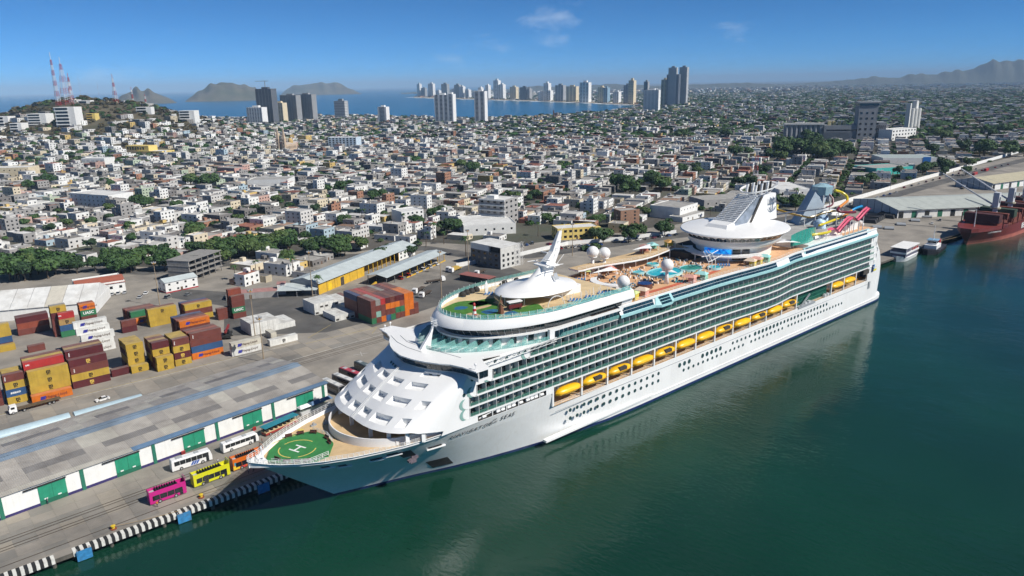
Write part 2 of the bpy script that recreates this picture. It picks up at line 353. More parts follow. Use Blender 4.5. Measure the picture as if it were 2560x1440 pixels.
mound('mountain_range', 1000, 1960, [(1000,0),(1040,40),(1090,30),(1120,90),(1150,130),(1180,60),(1280,80),(1340,170),(1380,120),(1440,100),(1480,150),(1530,210),(1570,150),(1650,90),(1740,120),(1800,150),(1880,140),(1960,60)], 12500, 2400, mnt, 5, 110, k=.45)

rp_ = dense([at(*p) for p in road_pts], 3); strip('harbour_road', rp_, -7, 7, QZ+.008, asph)

# painted lines in the yard
LNY, LNW = pm('line_yellow', (.42,.33,.10), .8, var=.3, scale=.8), pm('line_white', (.50,.49,.46), .8, var=.3, scale=.8)
for a_, b_, mt_ in (((-52,117.0),(64,115.4),LNW),((-52,117.8),(40,116.6),LNY),((66,112),(99,110),LNY),((99,110),(93,104),LNY),((93,104),(110,101),LNW),((70,118),(86,128),LNY),((20,96),(150,103),LNW),((74,86),(80,84),LNW),((76,82.5),(78,87.5),LNW)):
    d_ = Vector((b_[0]-a_[0], b_[1]-a_[1])).normalized(); n_ = Vector((-d_.y, d_.x))*.12; sheet('lane_marking', [(a_[0]+n_.x, a_[1]+n_.y), (b_[0]+n_.x, b_[1]+n_.y), (b_[0]-n_.x, b_[1]-n_.y), (a_[0]-n_.x, a_[1]-n_.y)], QZ+.06, mt_)
# ================================================================== CRUISE SHIP
SHIP = thing('cruise_ship', 'huge white cruise ship with green balcony rows moored along the quay', 'cruise ship')
TURQ = pm('turquoise_panel', (.36, .62, .64), .3, var=.05, scale=.3)
DARKGL = pm('dark_window', (.010, .020, .028), .06, var=.3, scale=.6, spec=.8)
BLUEGL = pm('blue_window', (.012, .040, .055), .05, var=.35, scale=.35, spec=.9)
GREENGL = glass('green_balustrade_glass', (.10, .27, .22), .06, .36)
TURGL = glass('turquoise_screen_glass', (.22, .50, .47), .06, .42)
DECK = pm('teak_deck', (.56, .40, .22), .8, var=.12, scale=.35, dirt=(.36, .26, .15), dirt_amt=.35)
PINKDECK = pm('sand_deck', (.60, .36, .20), .8, var=.12, scale=.3)
REDDECK = pm('red_running_track', (.50, .12, .06), .8, var=.1, scale=.3)
GREYST = pm('grey_steel', (.30, .32, .34), .5, var=.1, scale=.5)
BLUEB = pm('boot_topping_blue', (.012, .025, .10), .4, var=.2, scale=.3)
HULLW = pm('hull_white', (.80, .80, .79), .3, var=.05, scale=.12, streak=.16, dirt=(.50, .42, .32))
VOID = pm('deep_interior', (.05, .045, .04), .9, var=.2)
# --- hull lines
WX = [21.5,32.8,42.8,53.3,64.6,79.2,92.9,110,125]; WB = [0,3.1,5.9,9.3,12.3,15.5,17.4,19.0,19.3]
DX = [0,.6,2.3,5,9.5,14.5,21.5,31.2,38,45,55,125]; DB = [0,1.0,2.8,5.4,8.9,11.7,14.7,17.4,18.5,19.1,19.3,19.3]
ZD = 17.5
def hullpt(s, z, side=-1):
    t = min(max(z/ZD, 0), 1.06); x0 = 21.5+103.5*s; x1 = 125*s
    b = interp(x0, WX, WB)*(1-t**1.25)+interp(x1, DX, DB)*t**1.25
    return Vector((x0+(x1-x0)*t, side*b, z))
SS = [0,.004,.012,.025,.04,.07,.11,.16,.21,.26,.31,.36,.42,.5,.6,.66,.75,.85,1.]
ZL = [-1.5,0.,.9,1.0,3,6,9,11,13.1,15.5,17.0,17.5]
def edge_z(s): return 17.5+1.0*max(0, 1-s/.03)
for side, nm in ((-1,'near'),(1,'far')):
    mb = MB(); rows = []
    # below the lifeboat gallery amidships the shell stops at 13.1
    mb.rings([[hullpt(s, z, side) for s in SS] for z in ZL[2:9]], closed=False)
    mb.rings([[hullpt(s, z if z < 17.5 else edge_z(s), side) for s in SS if s < .664] for z in ZL[8:]], closed=False)
    # parallel middle body
    xs = [125]+list(range(140, 290, 15))+[290]
    rows = [[(x, side*19.3, z) for x in xs] for z in (.9, 6, 11, 13.1)]
    mb.rings(rows, closed=False)
    hull = mb.build('hull', HULLW, SHIP, smooth=True, auto=30)
    mb = MB(); mb.rings([[hullpt(s, z, side) for s in SS] for z in (-1.5, 0, .92)], closed=False)
    mb.rings([[(x, side*19.31, z) for x in (125, 290)] for z in (-1.5, .92)], closed=False)
    mb.build('boot_topping', BLUEB, SHIP, smooth=True)
# stern body: rounded in plan, stepping out to the duck tail at the waterline
def sternring(z, xe, hw=19.3, x0=290, n=26, pw=.34):
    out = []
    for i in range(n+1):
        a = -math.pi/2+math.pi*i/n; c, s_ = math.cos(a), math.sin(a)
        out.append((x0+(xe-x0)*abs(c)**pw, hw*math.copysign(abs(s_)**.42, s_), z))
    return out
mb = MB()
prof = [(.9,313.5),(2.4,314),(3.2,313),(3.6,309.2),(8,309.8),(13.1,310.4),(18,310.2),(22,308.6),(25.5,306.2),(28.5,303),(31.1,299.6),(33.5,296.8),(34.4,295.8)]
mb.rings([sternring(z, xe) for z, xe in prof], closed=False, cap1=True)
mb.build('stern', HULLW, SHIP, smooth=True, auto=40)
mb = MB(); mb.rings([sternring(z, 313.4, 19.31) for z in (-1.5, .92)], closed=False); mb.build('boot_topping', BLUEB, SHIP)
# thin knuckle line and rubbing strake along the shell
mb = MB(); mb.box(84, 292, -19.36, -19.3, 10.95, 11.1); mb.build('knuckle_line', GREYST, SHIP)
mb = MB(); mb.box(80, 130, -19.75, -18.2, 2.3, 3.0); mb.box(95, 302, -19.5, -19.3, 2.2, 2.55); mb.build('rubbing_strake', HULLW, SHIP)
# --- fore deck
def dk(s, z, k): p = hullpt(s, z, k); return p
out_n = [dk(s, 16.9, -1) for s in SS if s <= .42]; out_f = [dk(s, 16.9, 1) for s in SS if s <= .42]
mb = MB(); mb.quad(*([(p.x, p.y+.15, 16.7) for p in out_n[::-1]]+[(p.x, p.y-.15, 16.7) for p in out_f[1:]]))
mb.build('fore_deck', DECK, SHIP)
mb = MB()                                   # bulwark inside and capping
for sd_ in (-1, 1):
    ring_o = [hullpt(s, edge_z(s), sd_) for s in SS if s <= .40]
    mb.rings([[(p.x, p.y, p.z) for p in ring_o], [(p.x+.25, p.y-sd_*.35, p.z+.02) for p in ring_o], [(p.x+.25, p.y-sd_*.35, 16.7) for p in ring_o]], closed=False)
mb.build('bulwark', WHITE, SHIP, smooth=True, auto=30)
PADG = pm('helipad_green', (.035, .21, .055), .8, var=.12, scale=.6, dirt=(.025, .13, .04), dirt_amt=.5)
pad = [(3.6,0.3),(6.2,4.6),(12.5,9.3),(19.6,7.2),(21.0,2.0),(20.2,-3.0),(16.2,-8.2),(11.0,-8.6),(6.4,-5.2),(4.0,-2.0)]
mb = MB(); mb.prism(pad, 16.72, 17.1); hp = mb.build('helipad', PADG, SHIP)
YEL = pm('marking_yellow', (.62, .50, .12), .8, var=.15, scale=1); WMK = pm('marking_white', (.78, .78, .76), .8, var=.08, scale=1)
def arc_band(c, r0, r1, a0, a1, z, n=18):
    mb = MB(); A = [(c[0]+r0*math.cos(a0+(a1-a0)*i/n), c[1]+r0*math.sin(a0+(a1-a0)*i/n), z) for i in range(n+1)]
    B = [(c[0]+r1*math.cos(a0+(a1-a0)*i/n), c[1]+r1*math.sin(a0+(a1-a0)*i/n), z) for i in range(n+1)]
    mb.rings([A, B], closed=False); return mb
hc = (12.0, .6)
for a0, a1 in ((.2,1.9),(2.3,3.9),(4.3,5.6)): arc_band(hc, 4.5, 4.8, a0, a1, 17.106).build('circle_marking', YEL, hp)
for a0, a1 in ((1.2,2.4),(4.0,4.6)): arc_band(hc, 7.6, 7.85, a0, a1, 17.106).build('arc_marking', YEL, hp)
mb = MB(); ca, sa = math.cos(R(20)), math.sin(R(20))
def hb(x0, x1, y0, y1):
    mb.quad(*[(hc[0]+x*ca-y*sa, hc[1]+x*sa+y*ca, 17.107) for x, y in ((x0,y0),(x1,y0),(x1,y1),(x0,y1))])
hb(-1.45, -1.0, -1.7, 1.7); hb(1.0, 1.45, -1.7, 1.7); hb(-1.0, 1.0, -.25, .25); mb.build('letter_h_marking', WMK, hp)
# curved breakwater wall, raised inner deck
bwc = (39.0, 0.)
def bw(r, a): return (bwc[0]-r*math.cos(a)*1.02, bwc[1]+r*math.sin(a))
N = 26; aa = [-1.12+2.24*i/N for i in range(N+1)]
mb = MB(); mb.rings([[(*bw(16.4, a), 16.7) for a in aa], [(*bw(16.2, a), 18.9) for a in aa], [(*bw(15.9, a), 18.9) for a in aa], [(*bw(15.9, a), 17.5) for a in aa]], closed=False)
p0, p1 = bw(16.3, aa[0]), (45., -18.0)
mb.obox(((p0[0]+p1[0])/2, (p0[1]+p1[1])/2, 17.9), ((p1[0]-p0[0])/2, (p1[1]-p0[1])/2, 0), (0, .2, 0), (0, 0, 1.05))
mb.obox(((p0[0]+p1[0])/2, -(p0[1]+p1[1])/2, 17.9), ((p1[0]-p0[0])/2, -(p1[1]-p0[1])/2, 0), (0, .2, 0), (0, 0, 1.05))
mb.build('breakwater', WHITE, SHIP, smooth=True, auto=30)
mb = MB(); mb.quad(*([(*bw(16.1, a), 17.45) for a in aa[::-1]]+[(50, -17, 17.45), (50, 17, 17.45)])); mb.build('inner_fore_deck', DECK, SHIP)
# railings round the bow and pad
RAIL = pm('rail_white', (.78, .78, .76), .4, var=.05)
def railing(pts, h=1.1, step=1.6, w=.07, mat=RAIL, name='railing', rails=3, parent=SHIP):
    mb = MB(); pts = [Vector(p) for p in pts]
    for a, b in zip(pts[:-1], pts[1:]):
        n = max(1, int((b-a).length/step))
        for i in range(n):
            p = a.lerp(b, i/n); mb.box(p.x-w/2, p.x+w/2, p.y-w/2, p.y+w/2, p.z, p.z+h)
        for k in range(rails): z_ = Vector((0, 0, h*(k+1)/rails)); mb.bar(a+z_, b+z_, w*.8)
    return mb.build(name, mat, parent)
for sd_ in (-1, 1):
    rp_ = [hullpt(s, edge_z(s), sd_) for s in SS if s <= .33]; railing([(p.x+.12, p.y-sd_*.18, p.z) for p in rp_], 1.0 if sd_ < 0 else 1.5, 1.3, .09)
railing([(x, y, 17.1) for x, y in pad[3:6]], 1.1, 1.5, .09); railing([(x, y, 17.1) for x, y in pad[6:]], 1.2, 1.5, .09)
# foremast at the stem and anchor gear
mb = MB(); mb.bar((3.0, .2, 16.8), (2.6, .2, 21.2), .32); mb.bar((2.7, .2, 20.4), (1.0, .6, 17.3), .14); mb.bar((2.7, .2, 19.4), (1.3, -.5, 17.3), .14); mb.bar((2.8, -.5, 20.6), (2.8, 1., 20.6), .1); mb.box(1.2, 3.4, -1.2, 1.2, 16.8, 17.7)
mb.build('jack_mast', WHITE, SHIP)
for x, y in ((24.5,9.5),(27.5,12.2),(21.3,10.6)): MB().cyl(x, y, 16.7, 17.6, .45, .3, 8).box(x-.8, x+.8, y-.3, y+.3, 16.7, 17.1).build('mooring_winch', GREYST, SHIP)
mb = MB(); mb.box(16.3, 17.6, 8.6, 9.6, 17.1, 17.5); mb.build('marker_box', YEL, SHIP)
# --- anchor pocket and shell doors on the bow
def hull_patch(s0, s1, z0, z1, name, mat, off=.10, parent=SHIP, n=3):
    mb = MB(); rows = []
    for i in range(n+1):
        z = z0+(z1-z0)*i/n; row = []
        for j in range(n+1):
            s = s0+(s1-s0)*j/n; p = hullpt(s, z); row.append((p.x-off*.3, p.y-off, p.z+off*.2))
        rows.append(row)
    mb.rings(rows, closed=False); return mb.build(name, mat, parent)
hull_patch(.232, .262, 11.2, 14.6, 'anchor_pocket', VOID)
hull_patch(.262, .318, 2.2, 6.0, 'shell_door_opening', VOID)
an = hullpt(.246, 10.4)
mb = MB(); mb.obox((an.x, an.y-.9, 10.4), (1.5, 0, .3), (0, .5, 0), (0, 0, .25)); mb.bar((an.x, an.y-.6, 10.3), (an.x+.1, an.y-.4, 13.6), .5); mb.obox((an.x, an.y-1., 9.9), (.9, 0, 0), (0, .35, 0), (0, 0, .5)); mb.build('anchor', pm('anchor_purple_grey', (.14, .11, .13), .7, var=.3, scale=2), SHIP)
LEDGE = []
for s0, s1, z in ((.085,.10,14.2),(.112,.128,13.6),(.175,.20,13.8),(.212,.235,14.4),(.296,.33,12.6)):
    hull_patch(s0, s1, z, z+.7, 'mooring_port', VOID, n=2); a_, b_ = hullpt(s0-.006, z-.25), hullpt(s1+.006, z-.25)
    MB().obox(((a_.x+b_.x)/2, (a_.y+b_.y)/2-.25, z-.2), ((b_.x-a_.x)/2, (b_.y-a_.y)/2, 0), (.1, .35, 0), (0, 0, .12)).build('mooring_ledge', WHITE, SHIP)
# --- ship's name on the bow
pa, pb, pu = hullpt(.345, 14.6), hullpt(.46, 14.6), hullpt(.40, 16.2)
pm_ = hullpt(.40, 14.6)
NAMEC = pm('name_grey', (.10, .10, .11), .5)
xdir = (pb-pa).normalized(); ydir = (pu-pm_).normalized()
def on_hull(x, z, off=.14):
    lo, hi = 0., 1.
    for _ in range(30):
        mid = (lo+hi)/2
        if hullpt(mid, z).x < x: lo = mid
        else: hi = mid
    s = (lo+hi)/2; p = hullpt(s, z); dx = (hullpt(s+.01, z)-hullpt(s-.01, z)).normalized(); dz = (hullpt(s, z+.4)-hullpt(s, z-.4)).normalized()
    nrm = dx.cross(dz).normalized()
    return p+nrm*off, dx, dz
def hull_word(txt, x0, z0, size, gap=.22):
    x = x0
    for ch in txt:
        me = text_mesh(ch, size, .0, .22, 'LEFT'); w_ = max(v.co.x for v in me.vertices)
        p, dx, dz = on_hull(x, z0, .16)
        if not me.materials: me.materials.append(NAMEC)
        o = link(me, 'name_letter', SHIP); o.matrix_local = frame(p, dx, dz); x += w_*.97+gap*size/2
hull_word('NAVIGATOR', 46.6, 14.9, 2.0); hull_word('OF', 60.6, 15.9, .95); hull_word('THE', 60.2, 14.9, .95); hull_word('SEAS', 63.4, 15.4, 2.0)
# ------------------------------------------------------------------ superstructure
BX = [165,178,188,198,206,213,219,226,236,300]; BO = [0,.5,1.15,1.6,1.45,.7,.0,-.05,.1,.1]
def sideY(x): return 19.3+interp(x, BX, BO)
def pane(c, mat, parent, name='window_pane', th=.06, flip=False):
    c = [Vector(p) for p in c]; n = (c[1]-c[0]).cross(c[3]-c[0]).normalized()*(-th if flip else th)
    mb = MB(); mb.rings([c, [p+n for p in c]], True, True, True); return mb.build(name, mat, parent)
def dedge(a, b, k): return Vector(a).lerp(Vector(b), k)
# --- sloping front house with stepped window pockets
UB = [0,.12,.25,.38,.5,.6,.7,.78,.85,.92,1.]
BXs = [27.6,27.4,27.4,27.9,28.9,30.1,31.8,33.6,36.0,39.6,44.]; BYs = [0,3.0,6.2,9.5,12.4,14.6,16.6,18.0,18.9,19.25,19.3]
TXs = [44.6,45.0,45.8,47.0,48.4,49.5,50.4,51.0,51.5,51.9,52.5]; TYs = [0,2.6,5.5,8.3,10.8,12.9,14.9,16.5,17.8,18.7,19.3]
def S(u, v):
    a = abs(u); sg = -1 if u >= 0 else 1            # u>0 is the harbour side
    zb_ = 20.8-max(0, a-.8)*12; p = Vector((interp(a, UB, BXs), sg*interp(a, UB, BYs), zb_)); q = Vector((interp(a, UB, TXs), sg*interp(a, UB, TYs), 31.6))
    bul = math.sin(math.pi*v)*.4
    r_ = p.lerp(q, v); r_.z += bul*.9; r_.x -= bul*.5; return r_
POCK = [(.03,.19,.085,.225,3),(.26,.50,.085,.225,3),(.60,.71,.085,.225,1),(.03,.20,.365,.505,3),(.28,.53,.365,.505,3),(.64,.76,.365,.505,1),(.04,.23,.64,.77,3),(.33,.55,.64,.77,2),(.36,.58,.868,.965,2)]
PK = POCK+[(-u1, -u0, v0, v1, k) for u0, u1, v0, v1, k in POCK[:8]]
us = sorted(set([round(x, 3) for x in np.linspace(-1, 1, 41)]+[round(k, 3) for p in PK for k in p[:2]])); vs_ = sorted(set([round(x, 3) for x in np.linspace(0, 1, 13)]+[round(k, 3) for p in PK for k in p[2:4]]))
mb = MB()
for i in range(len(us)-1):
    for j in range(len(vs_)-1):
        uc, vc = (us[i]+us[i+1])/2, (vs_[j]+vs_[j+1])/2
        if any(p[0] < uc < p[1] and p[2] < vc < p[3] for p in PK): continue
        mb.quad(S(us[i], vs_[j]), S(us[i+1], vs_[j]), S(us[i+1], vs_[j+1]), S(us[i], vs_[j+1]))
fh = mb.build('front_house', WHITE, SHIP, smooth=False)
import bmesh
def weld(o, d=.001, smooth=True, ang=35):
    bm = bmesh.new(); bm.from_mesh(o.data); bmesh.ops.remove_doubles(bm, verts=bm.verts, dist=d)
    bmesh.ops.recalc_face_normals(bm, faces=bm.faces); bm.to_mesh(o.data); bm.free()
    if smooth: o.data.polygons.foreach_set('use_smooth', [True]*len(o.data.polygons)); o.data.set_sharp_from_angle(angle=R(ang))
weld(fh)
PORTGL = pm('porthole_glass', (.03, .07, .075), .08, var=.3, scale=.8, spec=.8)
for u0, u1, v0, v1, k in PK:
    mb = MB(); n = 8; A, B, Cc = [], [], []
    for i in range(n+1):
        u = u0+(u1-u0)*i/n; a = S(u, v0); b = S(u, v1); A.append(a); B.append(b); Cc.append(Vector((b.x+.4, b.y, a.z)))
    mb.rings([A, Cc, B], closed=False); mb.quad(A[0], Cc[0], B[0]); mb.quad(A[-1], Cc[-1], B[-1])
    wp = mb.build('window_pocket', WHITE, fh)
    zc = (A[0].z+B[0].z)/2
    for q in range(k):
        t = (q+.6)/(k+.2); c = Cc[0].lerp(Cc[-1], t) if k > 1 else Cc[0].lerp(Cc[-1], .62)
        i = min(int(t*n), n-1); d = (Cc[i+1]-Cc[i]).normalized(); nn = d.cross(Vector((0,0,1)));
        if nn.x > 0: nn = -nn
        c = Vector((c.x, c.y, zc+.05))+nn*.08; MB().disc(c, .6, nn, 12, .06).build('porthole', PORTGL, fh)
for k in range(4):
    p = S(-.02-.075*k, .90); p2 = S(-.02-.075*k, .95); MB().disc(p+Vector((-.12,0,.12)), .42, (-.8, 0, .6), 12, .06).build('porthole', PORTGL, fh)
p, q = S(0, 0.0), S(0, 1.)
mb = MB(); [mb.bar(S(-.012*k, v)+Vector((-.25,0,.3)), S(-.012*k, v+.1)+Vector((-.25,0,.3)), .12) for v in np.linspace(0, .9, 10) for k in (-1, 1)]; mb.build('centre_ladder', RAIL, SHIP)
# void under the front house: set-back wall, posts
mb = MB(); ring_w = [(S(u, 0).x+5.5, S(u, 0).y*.86) for u in np.linspace(-.9, .9, 17)]
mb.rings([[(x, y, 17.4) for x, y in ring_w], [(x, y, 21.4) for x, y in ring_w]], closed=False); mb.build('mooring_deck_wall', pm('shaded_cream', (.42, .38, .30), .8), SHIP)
mb = MB(); rb_ = [S(u, 0) for u in np.linspace(-.97, .97, 25)]; mb.quad(*([(p.x, p.y, p.z+.02) for p in rb_]+[(50, -19, 20.8), (50, 19, 20.8)])); mb.build('mooring_deck_ceiling', WHITE, SHIP)
for u in (-.75,-.45,-.1,.3,.55,.74,.86):
    p = S(u, 0); mb = MB(); mb.obox((p.x+1.2, p.y*.98, 19.1), (.55, 0, 0), (0, .12, 0), (0, 0, 1.8)); mb.build('support_post', WHITE, SHIP)
# side walls of the front block, outboard of the cabins
FARW = []
for sd_ in (-1, 1):
    mb = MB()
    if sd_ > 0: mb.quad((55, 19.3, 17.3), (83.2, 19.3, 17.3), (83.2, 19.3, 19.2), (55, 19.3, 19.2))
    if sd_ < 0:
        mb.quad((80.5, -19.3, 17.3), (83.2, -19.3, 17.3), (83.2, -19.3, 19.2), (80.5, -19.3, 19.2))
        mb.quad((55, -19.3, 17.3), (80.5, -19.3, 17.3), (80.5, -19.3, 17.5), (55, -19.3, 17.5))
    ed = lambda z: 44+(z-18.4)/13.2*8.5-.55
    for z0, z1, xb in ((19.2,22.4,52.2),(22.4,25.3,52.2),(25.3,28.2,54.8),(28.2,31.2,60.4),(31.2,34.3,74.2)):
        mb.quad((ed(z0), sd_*19.3, z0), (xb, sd_*19.3, z0), (xb, sd_*19.3, z1), (ed(z1), sd_*19.3, z1))
    mb.quad((ed(17.3), sd_*19.3, 17.3), (55, sd_*19.3, 17.3), (55, sd_*19.3, 19.2), (ed(19.2), sd_*19.3, 19.2))
    mb.build('shoulder_wall', WHITE, SHIP)
for x, z in ((57.5,33.2),(61.5,33.3),(65.5,33.3),(70,33.4),(72.3,33.45),(53.5,30.2),(50.6,26.6),(54.3,31.2)): MB().disc((x, -19.36, z), .5, (0, -1, 0), 14, .05).build('porthole', PORTGL, SHIP)
# --- bridge
BRF = [(0,43.6),(5,44.4),(8.5,45.6),(12.5,47.7),(15,49.5),(19,50.8),(24,51.3)]
front = [(x, -y) for y, x in BRF[::-1]]+[(x, y) for y, x in BRF[1:]]       # near wing -> far wing
back = [(55.7,24),(57,20.4),(58.4,17.2),(64,18.4),(78,19.25)]
roof = front+back+[(x, -y) for x, y in back[::-1]]
mb = MB(); mb.prism(roof, 34.0, 34.35, True); br = mb.build('bridge_roof', WHITE, SHIP)
def fdense(pts, n):
    out = []
    for a, b in zip(pts[:-1], pts[1:]):
        k = max(1, round(math.dist(a, b)/n))
        out += [(a[0]+(b[0]-a[0])*i/k, a[1]+(b[1]-a[1])*i/k) for i in range(k)]
    return out+[pts[-1]]
fr = fdense(front, 1.35)
def inset(p, d): return (p[0]+d, p[1]*(1-d*.018))
for a, b in zip(fr[:-1], fr[1:]):
    a0, b0 = inset(a, 1.15), inset(b, 1.15); a1, b1 = inset(a, .35), inset(b, .35)
    c = [Vector((*a0, 31.95)), Vector((*b0, 31.95)), Vector((*b1, 34.0)), Vector((*a1, 34.0))]
    m_ = sum(c, Vector())/4; c = [m_+(q-m_)*.93 for q in c]; pane(c, DARKGL, br, 'bridge_window', flip=True)
mb = MB(); f1 = [inset(p, 1.2) for p in fr]; f2 = [inset(p, .4) for p in fr]; f0 = [inset(p, 1.35) for p in fr]
mb.rings([[(*p, 31.0) for p in f0], [(*p, 31.9) for p in f1], [(*p, 34.05) for p in f2]], closed=False)
for sd_ in (-1, 1):
    mb.box(52.3, 55.6, min(sd_*23.6, sd_*19), max(sd_*23.6, sd_*19), 31.0, 34.0)
mb.build('bridge_wall', WHITE, SHIP)
for sd_ in (-1, 1):
    for x in (52.6, 54.1): pane([(x, sd_*23.68, 32.0), (x+1.3, sd_*23.68, 32.0), (x+1.3, sd_*23.75, 33.8), (x, sd_*23.75, 33.8)], DARKGL, br, 'bridge_window')
railing([(p[0]-.25, p[1], 31.1) for p in f1[::2]], .8, 1.6, .07, rails=2)
# deck curbs, wing fittings and the signal mast on the bridge roof
mb = MB(); mb.rings([[(50.0, -.55, 34.3), (53.2, -.7, 34.3), (53.2, .7, 34.3), (50.0, .55, 34.3)], [(53.6, -.35, 38.5), (54.3, -.4, 38.5), (54.3, .4, 38.5), (53.6, .35, 38.5)], [(55.0, -.2, 41.0), (55.4, -.2, 41.0), (55.4, .2, 41.0), (55.0, .2, 41.0)]], True, False, True)
for z_, w_ in ((40.2,1.2),(41.0,1.6),(41.7,1.2)): mb.bar((55.2, -w_, z_), (55.2, w_, z_), .14); mb.bar((54.2, 0, z_), (56.4, 0, z_), .12)
for y_ in (-1.4,-.7,0,.7,1.4): mb.bar((55.2, y_, 40.4), (55.2, y_, 42.6), .1)
mb.build('signal_mast', WHITE, SHIP)
for x, y in ((52.2,-22.6),(51.8,21.5),(54.5,22.8)): MB().cyl(x, y, 34.3, 35.6, .08, n=6).sphere((x, y, 35.8), .35, 8, 6).build('navigation_light', WHITE, SHIP)
mb = MB(); mb.tube([(54.6, -13, 34.4), (53.2, -6, 34.4), (51.6, 2, 34.4), (51, 8, 34.4), (52.5, 14, 34.4)], .07, 5); mb.tube([(49.2, -2, 34.4), (48.4, 4, 34.4), (48.8, 10, 34.4), (50.5, 16, 34.4)], .07, 5); mb.build('roof_pipe', GREYST, SHIP)
# braced catwalk aft of the near wing
for sd_ in (-1,):
    mb = MB(); a, b = Vector((56, -20.1, 34.2)), Vector((84, -20.1, 34.9)); n = 12
    mb.bar(a, b, .14); mb.bar(a+Vector((0,0,-1.2)), b+Vector((0,0,-1.2)), .12)
    for i in range(n):
        p, q = a.lerp(b, i/n), a.lerp(b, (i+1)/n); mb.bar(p, q+Vector((0,0,-1.2)) if i % 2 else q, .08); mb.bar(p+Vector((0,0,-1.2)), q, .08)
    mb.build('catwalk', WHITE, SHIP)
# --- cabin rows
ROWS = [(19.4,52.2,293.5),(22.4,52.2,295.5),(25.3,54.8,296.),(28.2,60.4,294.),(31.1,74.2,290.)]
CW = pm('cabin_wall', (.20, .23, .22), .6, var=.2, scale=.6)
BALF = pm('balcony_floor', (.07, .17, .11), .8, var=.2, scale=.5)
PITCH = 3.06
div_jobs, glass_jobs = [], []
def xsamp(x0, x1): return sorted(set([x0, x1]+[x for x in range(int(x0)+1, int(x1)+1, 4)]+[x for x in range(168, 236, 2) if x0 < x < x1]))
for sd_ in (-1, 1):
    for ri, (z, x0, x1) in enumerate(ROWS):
        xs = xsamp(x0, x1); mb = MB()
        e = [(x, sd_*(sideY(x)+.06)) for x in xs]; inn = [(x, sd_*(sideY(x)-1.9)) for x in xs]
        rings = [[(*p, z-.28) for p in inn], [(*p, z-.28) for p in e], [(*p, z+.24) for p in e], [(x, y-sd_*.35, z+.24) for x, y in e], [(x, y-sd_*.35, z+.05) for x, y in e]]
        mb.rings(rings, closed=False); mb.build('balcony_slab', WHITE, SHIP)
        mb = MB(); mb.rings([[(x, y-sd_*.36, z+.06) for x, y in e], [(*p, z+.06) for p in inn]], closed=False); mb.build('balcony_floor', BALF, SHIP)
        mb = MB(); zt = z+2.9; mb.rings([[(*p, z) for p in inn], [(*p, zt) for p in inn]], closed=False); mb.build('cabin_wall', CW, SHIP)
        if sd_ < 0:
            k = int((x1-x0)/PITCH); rr = random.Random(ri)
            gl, cu = MB(), MB(); fur = MB()
            for i in range(k+1):
                x = x0+.3+i*PITCH
                if x > x1: break
                yy = sideY(x); div_jobs.append((x, z, yy))
                if x+PITCH < x1+.3: glass_jobs.append((x, x+PITCH, z, yy, sideY(x+PITCH)))
                yi = -(yy-1.86); w0 = x+.35
                gl.box(w0, w0+1.35, yi-.05, yi, z+.1, z+2.25); (cu if rr.random() < .55 else gl).box(w0+1.42, w0+2.35, yi-.05, yi, z+.1, z+2.25)
                fx = x+rr.uniform(.6, 1.6); fy = yi-rr.uniform(.5, .9); fur.box(fx, fx+.55, fy-.55, fy, z+.1, z+.5); fur.box(fx, fx+.55, fy-.08, fy, z+.5, z+1.0)
                if rr.random() < .6: fur.box(fx+.8, fx+1.25, fy-.4, fy, z+.1, z+.55)
            tag(gl.build('balcony_door_glass', DARKGL, SHIP), kind='stuff'); tag(cu.build('balcony_curtain', pm('curtain_grey', (.34, .37, .36), .7, var=.2, scale=1.5), SHIP), kind='stuff')
            tag(fur.build('balcony_furniture', pm('deck_furniture_dark', (.05, .05, .05), .7, var=.6, scale=.35), SHIP), kind='stuff')
        else:
            mb = MB(); k = int((x1-x0)/PITCH)
            for i in range(k+1):
                x = x0+.3+i*PITCH; mb.box(x-.05, x+.05, sideY(x)-1.9, sideY(x)-.05, z+.24, z+2.65)
            tag(mb.build('far_balcony_divider', WHITE, SHIP), kind='stuff')
# dividers and balustrade panes: the 300 that show largest are single parts, the rest one joined part
def camd(x, z, y): return (Vector((x, -y, z))-Vector(CAM)).length
div_jobs.sort(key=lambda j: camd(*j)); glass_jobs.sort(key=lambda j: camd(j[0], j[2], j[3]))
DIVM = MB().box(-.05, .05, 0, 1.8, .24, 2.65).mesh('balcony_divider'); DIVM.materials.append(WHITE)
for x, z, y in div_jobs[:300]: link(DIVM, 'balcony_divider', SHIP, (x, -y+.05, z))
mb = MB()
for x, z, y in div_jobs[300:]: mb.box(x-.05, x+.05, -y+.05, -y+1.85, z+.24, z+2.65)
tag(mb.build('balcony_dividers', WHITE, SHIP), kind='stuff')
GLM = MB().box(.08, PITCH-.08, -.02, .02, .24, 1.22).mesh('balustrade_pane'); GLM.materials.append(GREENGL)
for x, xb, z, y, yb in glass_jobs[:300]:
    o = link(GLM, 'balustrade_pane', SHIP, (x, -y-.01, z)); o.rotation_euler = (0, 0, math.atan2(-(yb-y), xb-x))
mb = MB()
for x, xb, z, y, yb in glass_jobs[300:]: mb.obox(((x+xb)/2, -(y+yb)/2-.01, z+.73), ((xb-x)/2-.08, -(yb-y)/2, 0), (0, .02, 0), (0, 0, .49))
tag(mb.build('balustrade_panes', GREENGL, SHIP), kind='stuff')
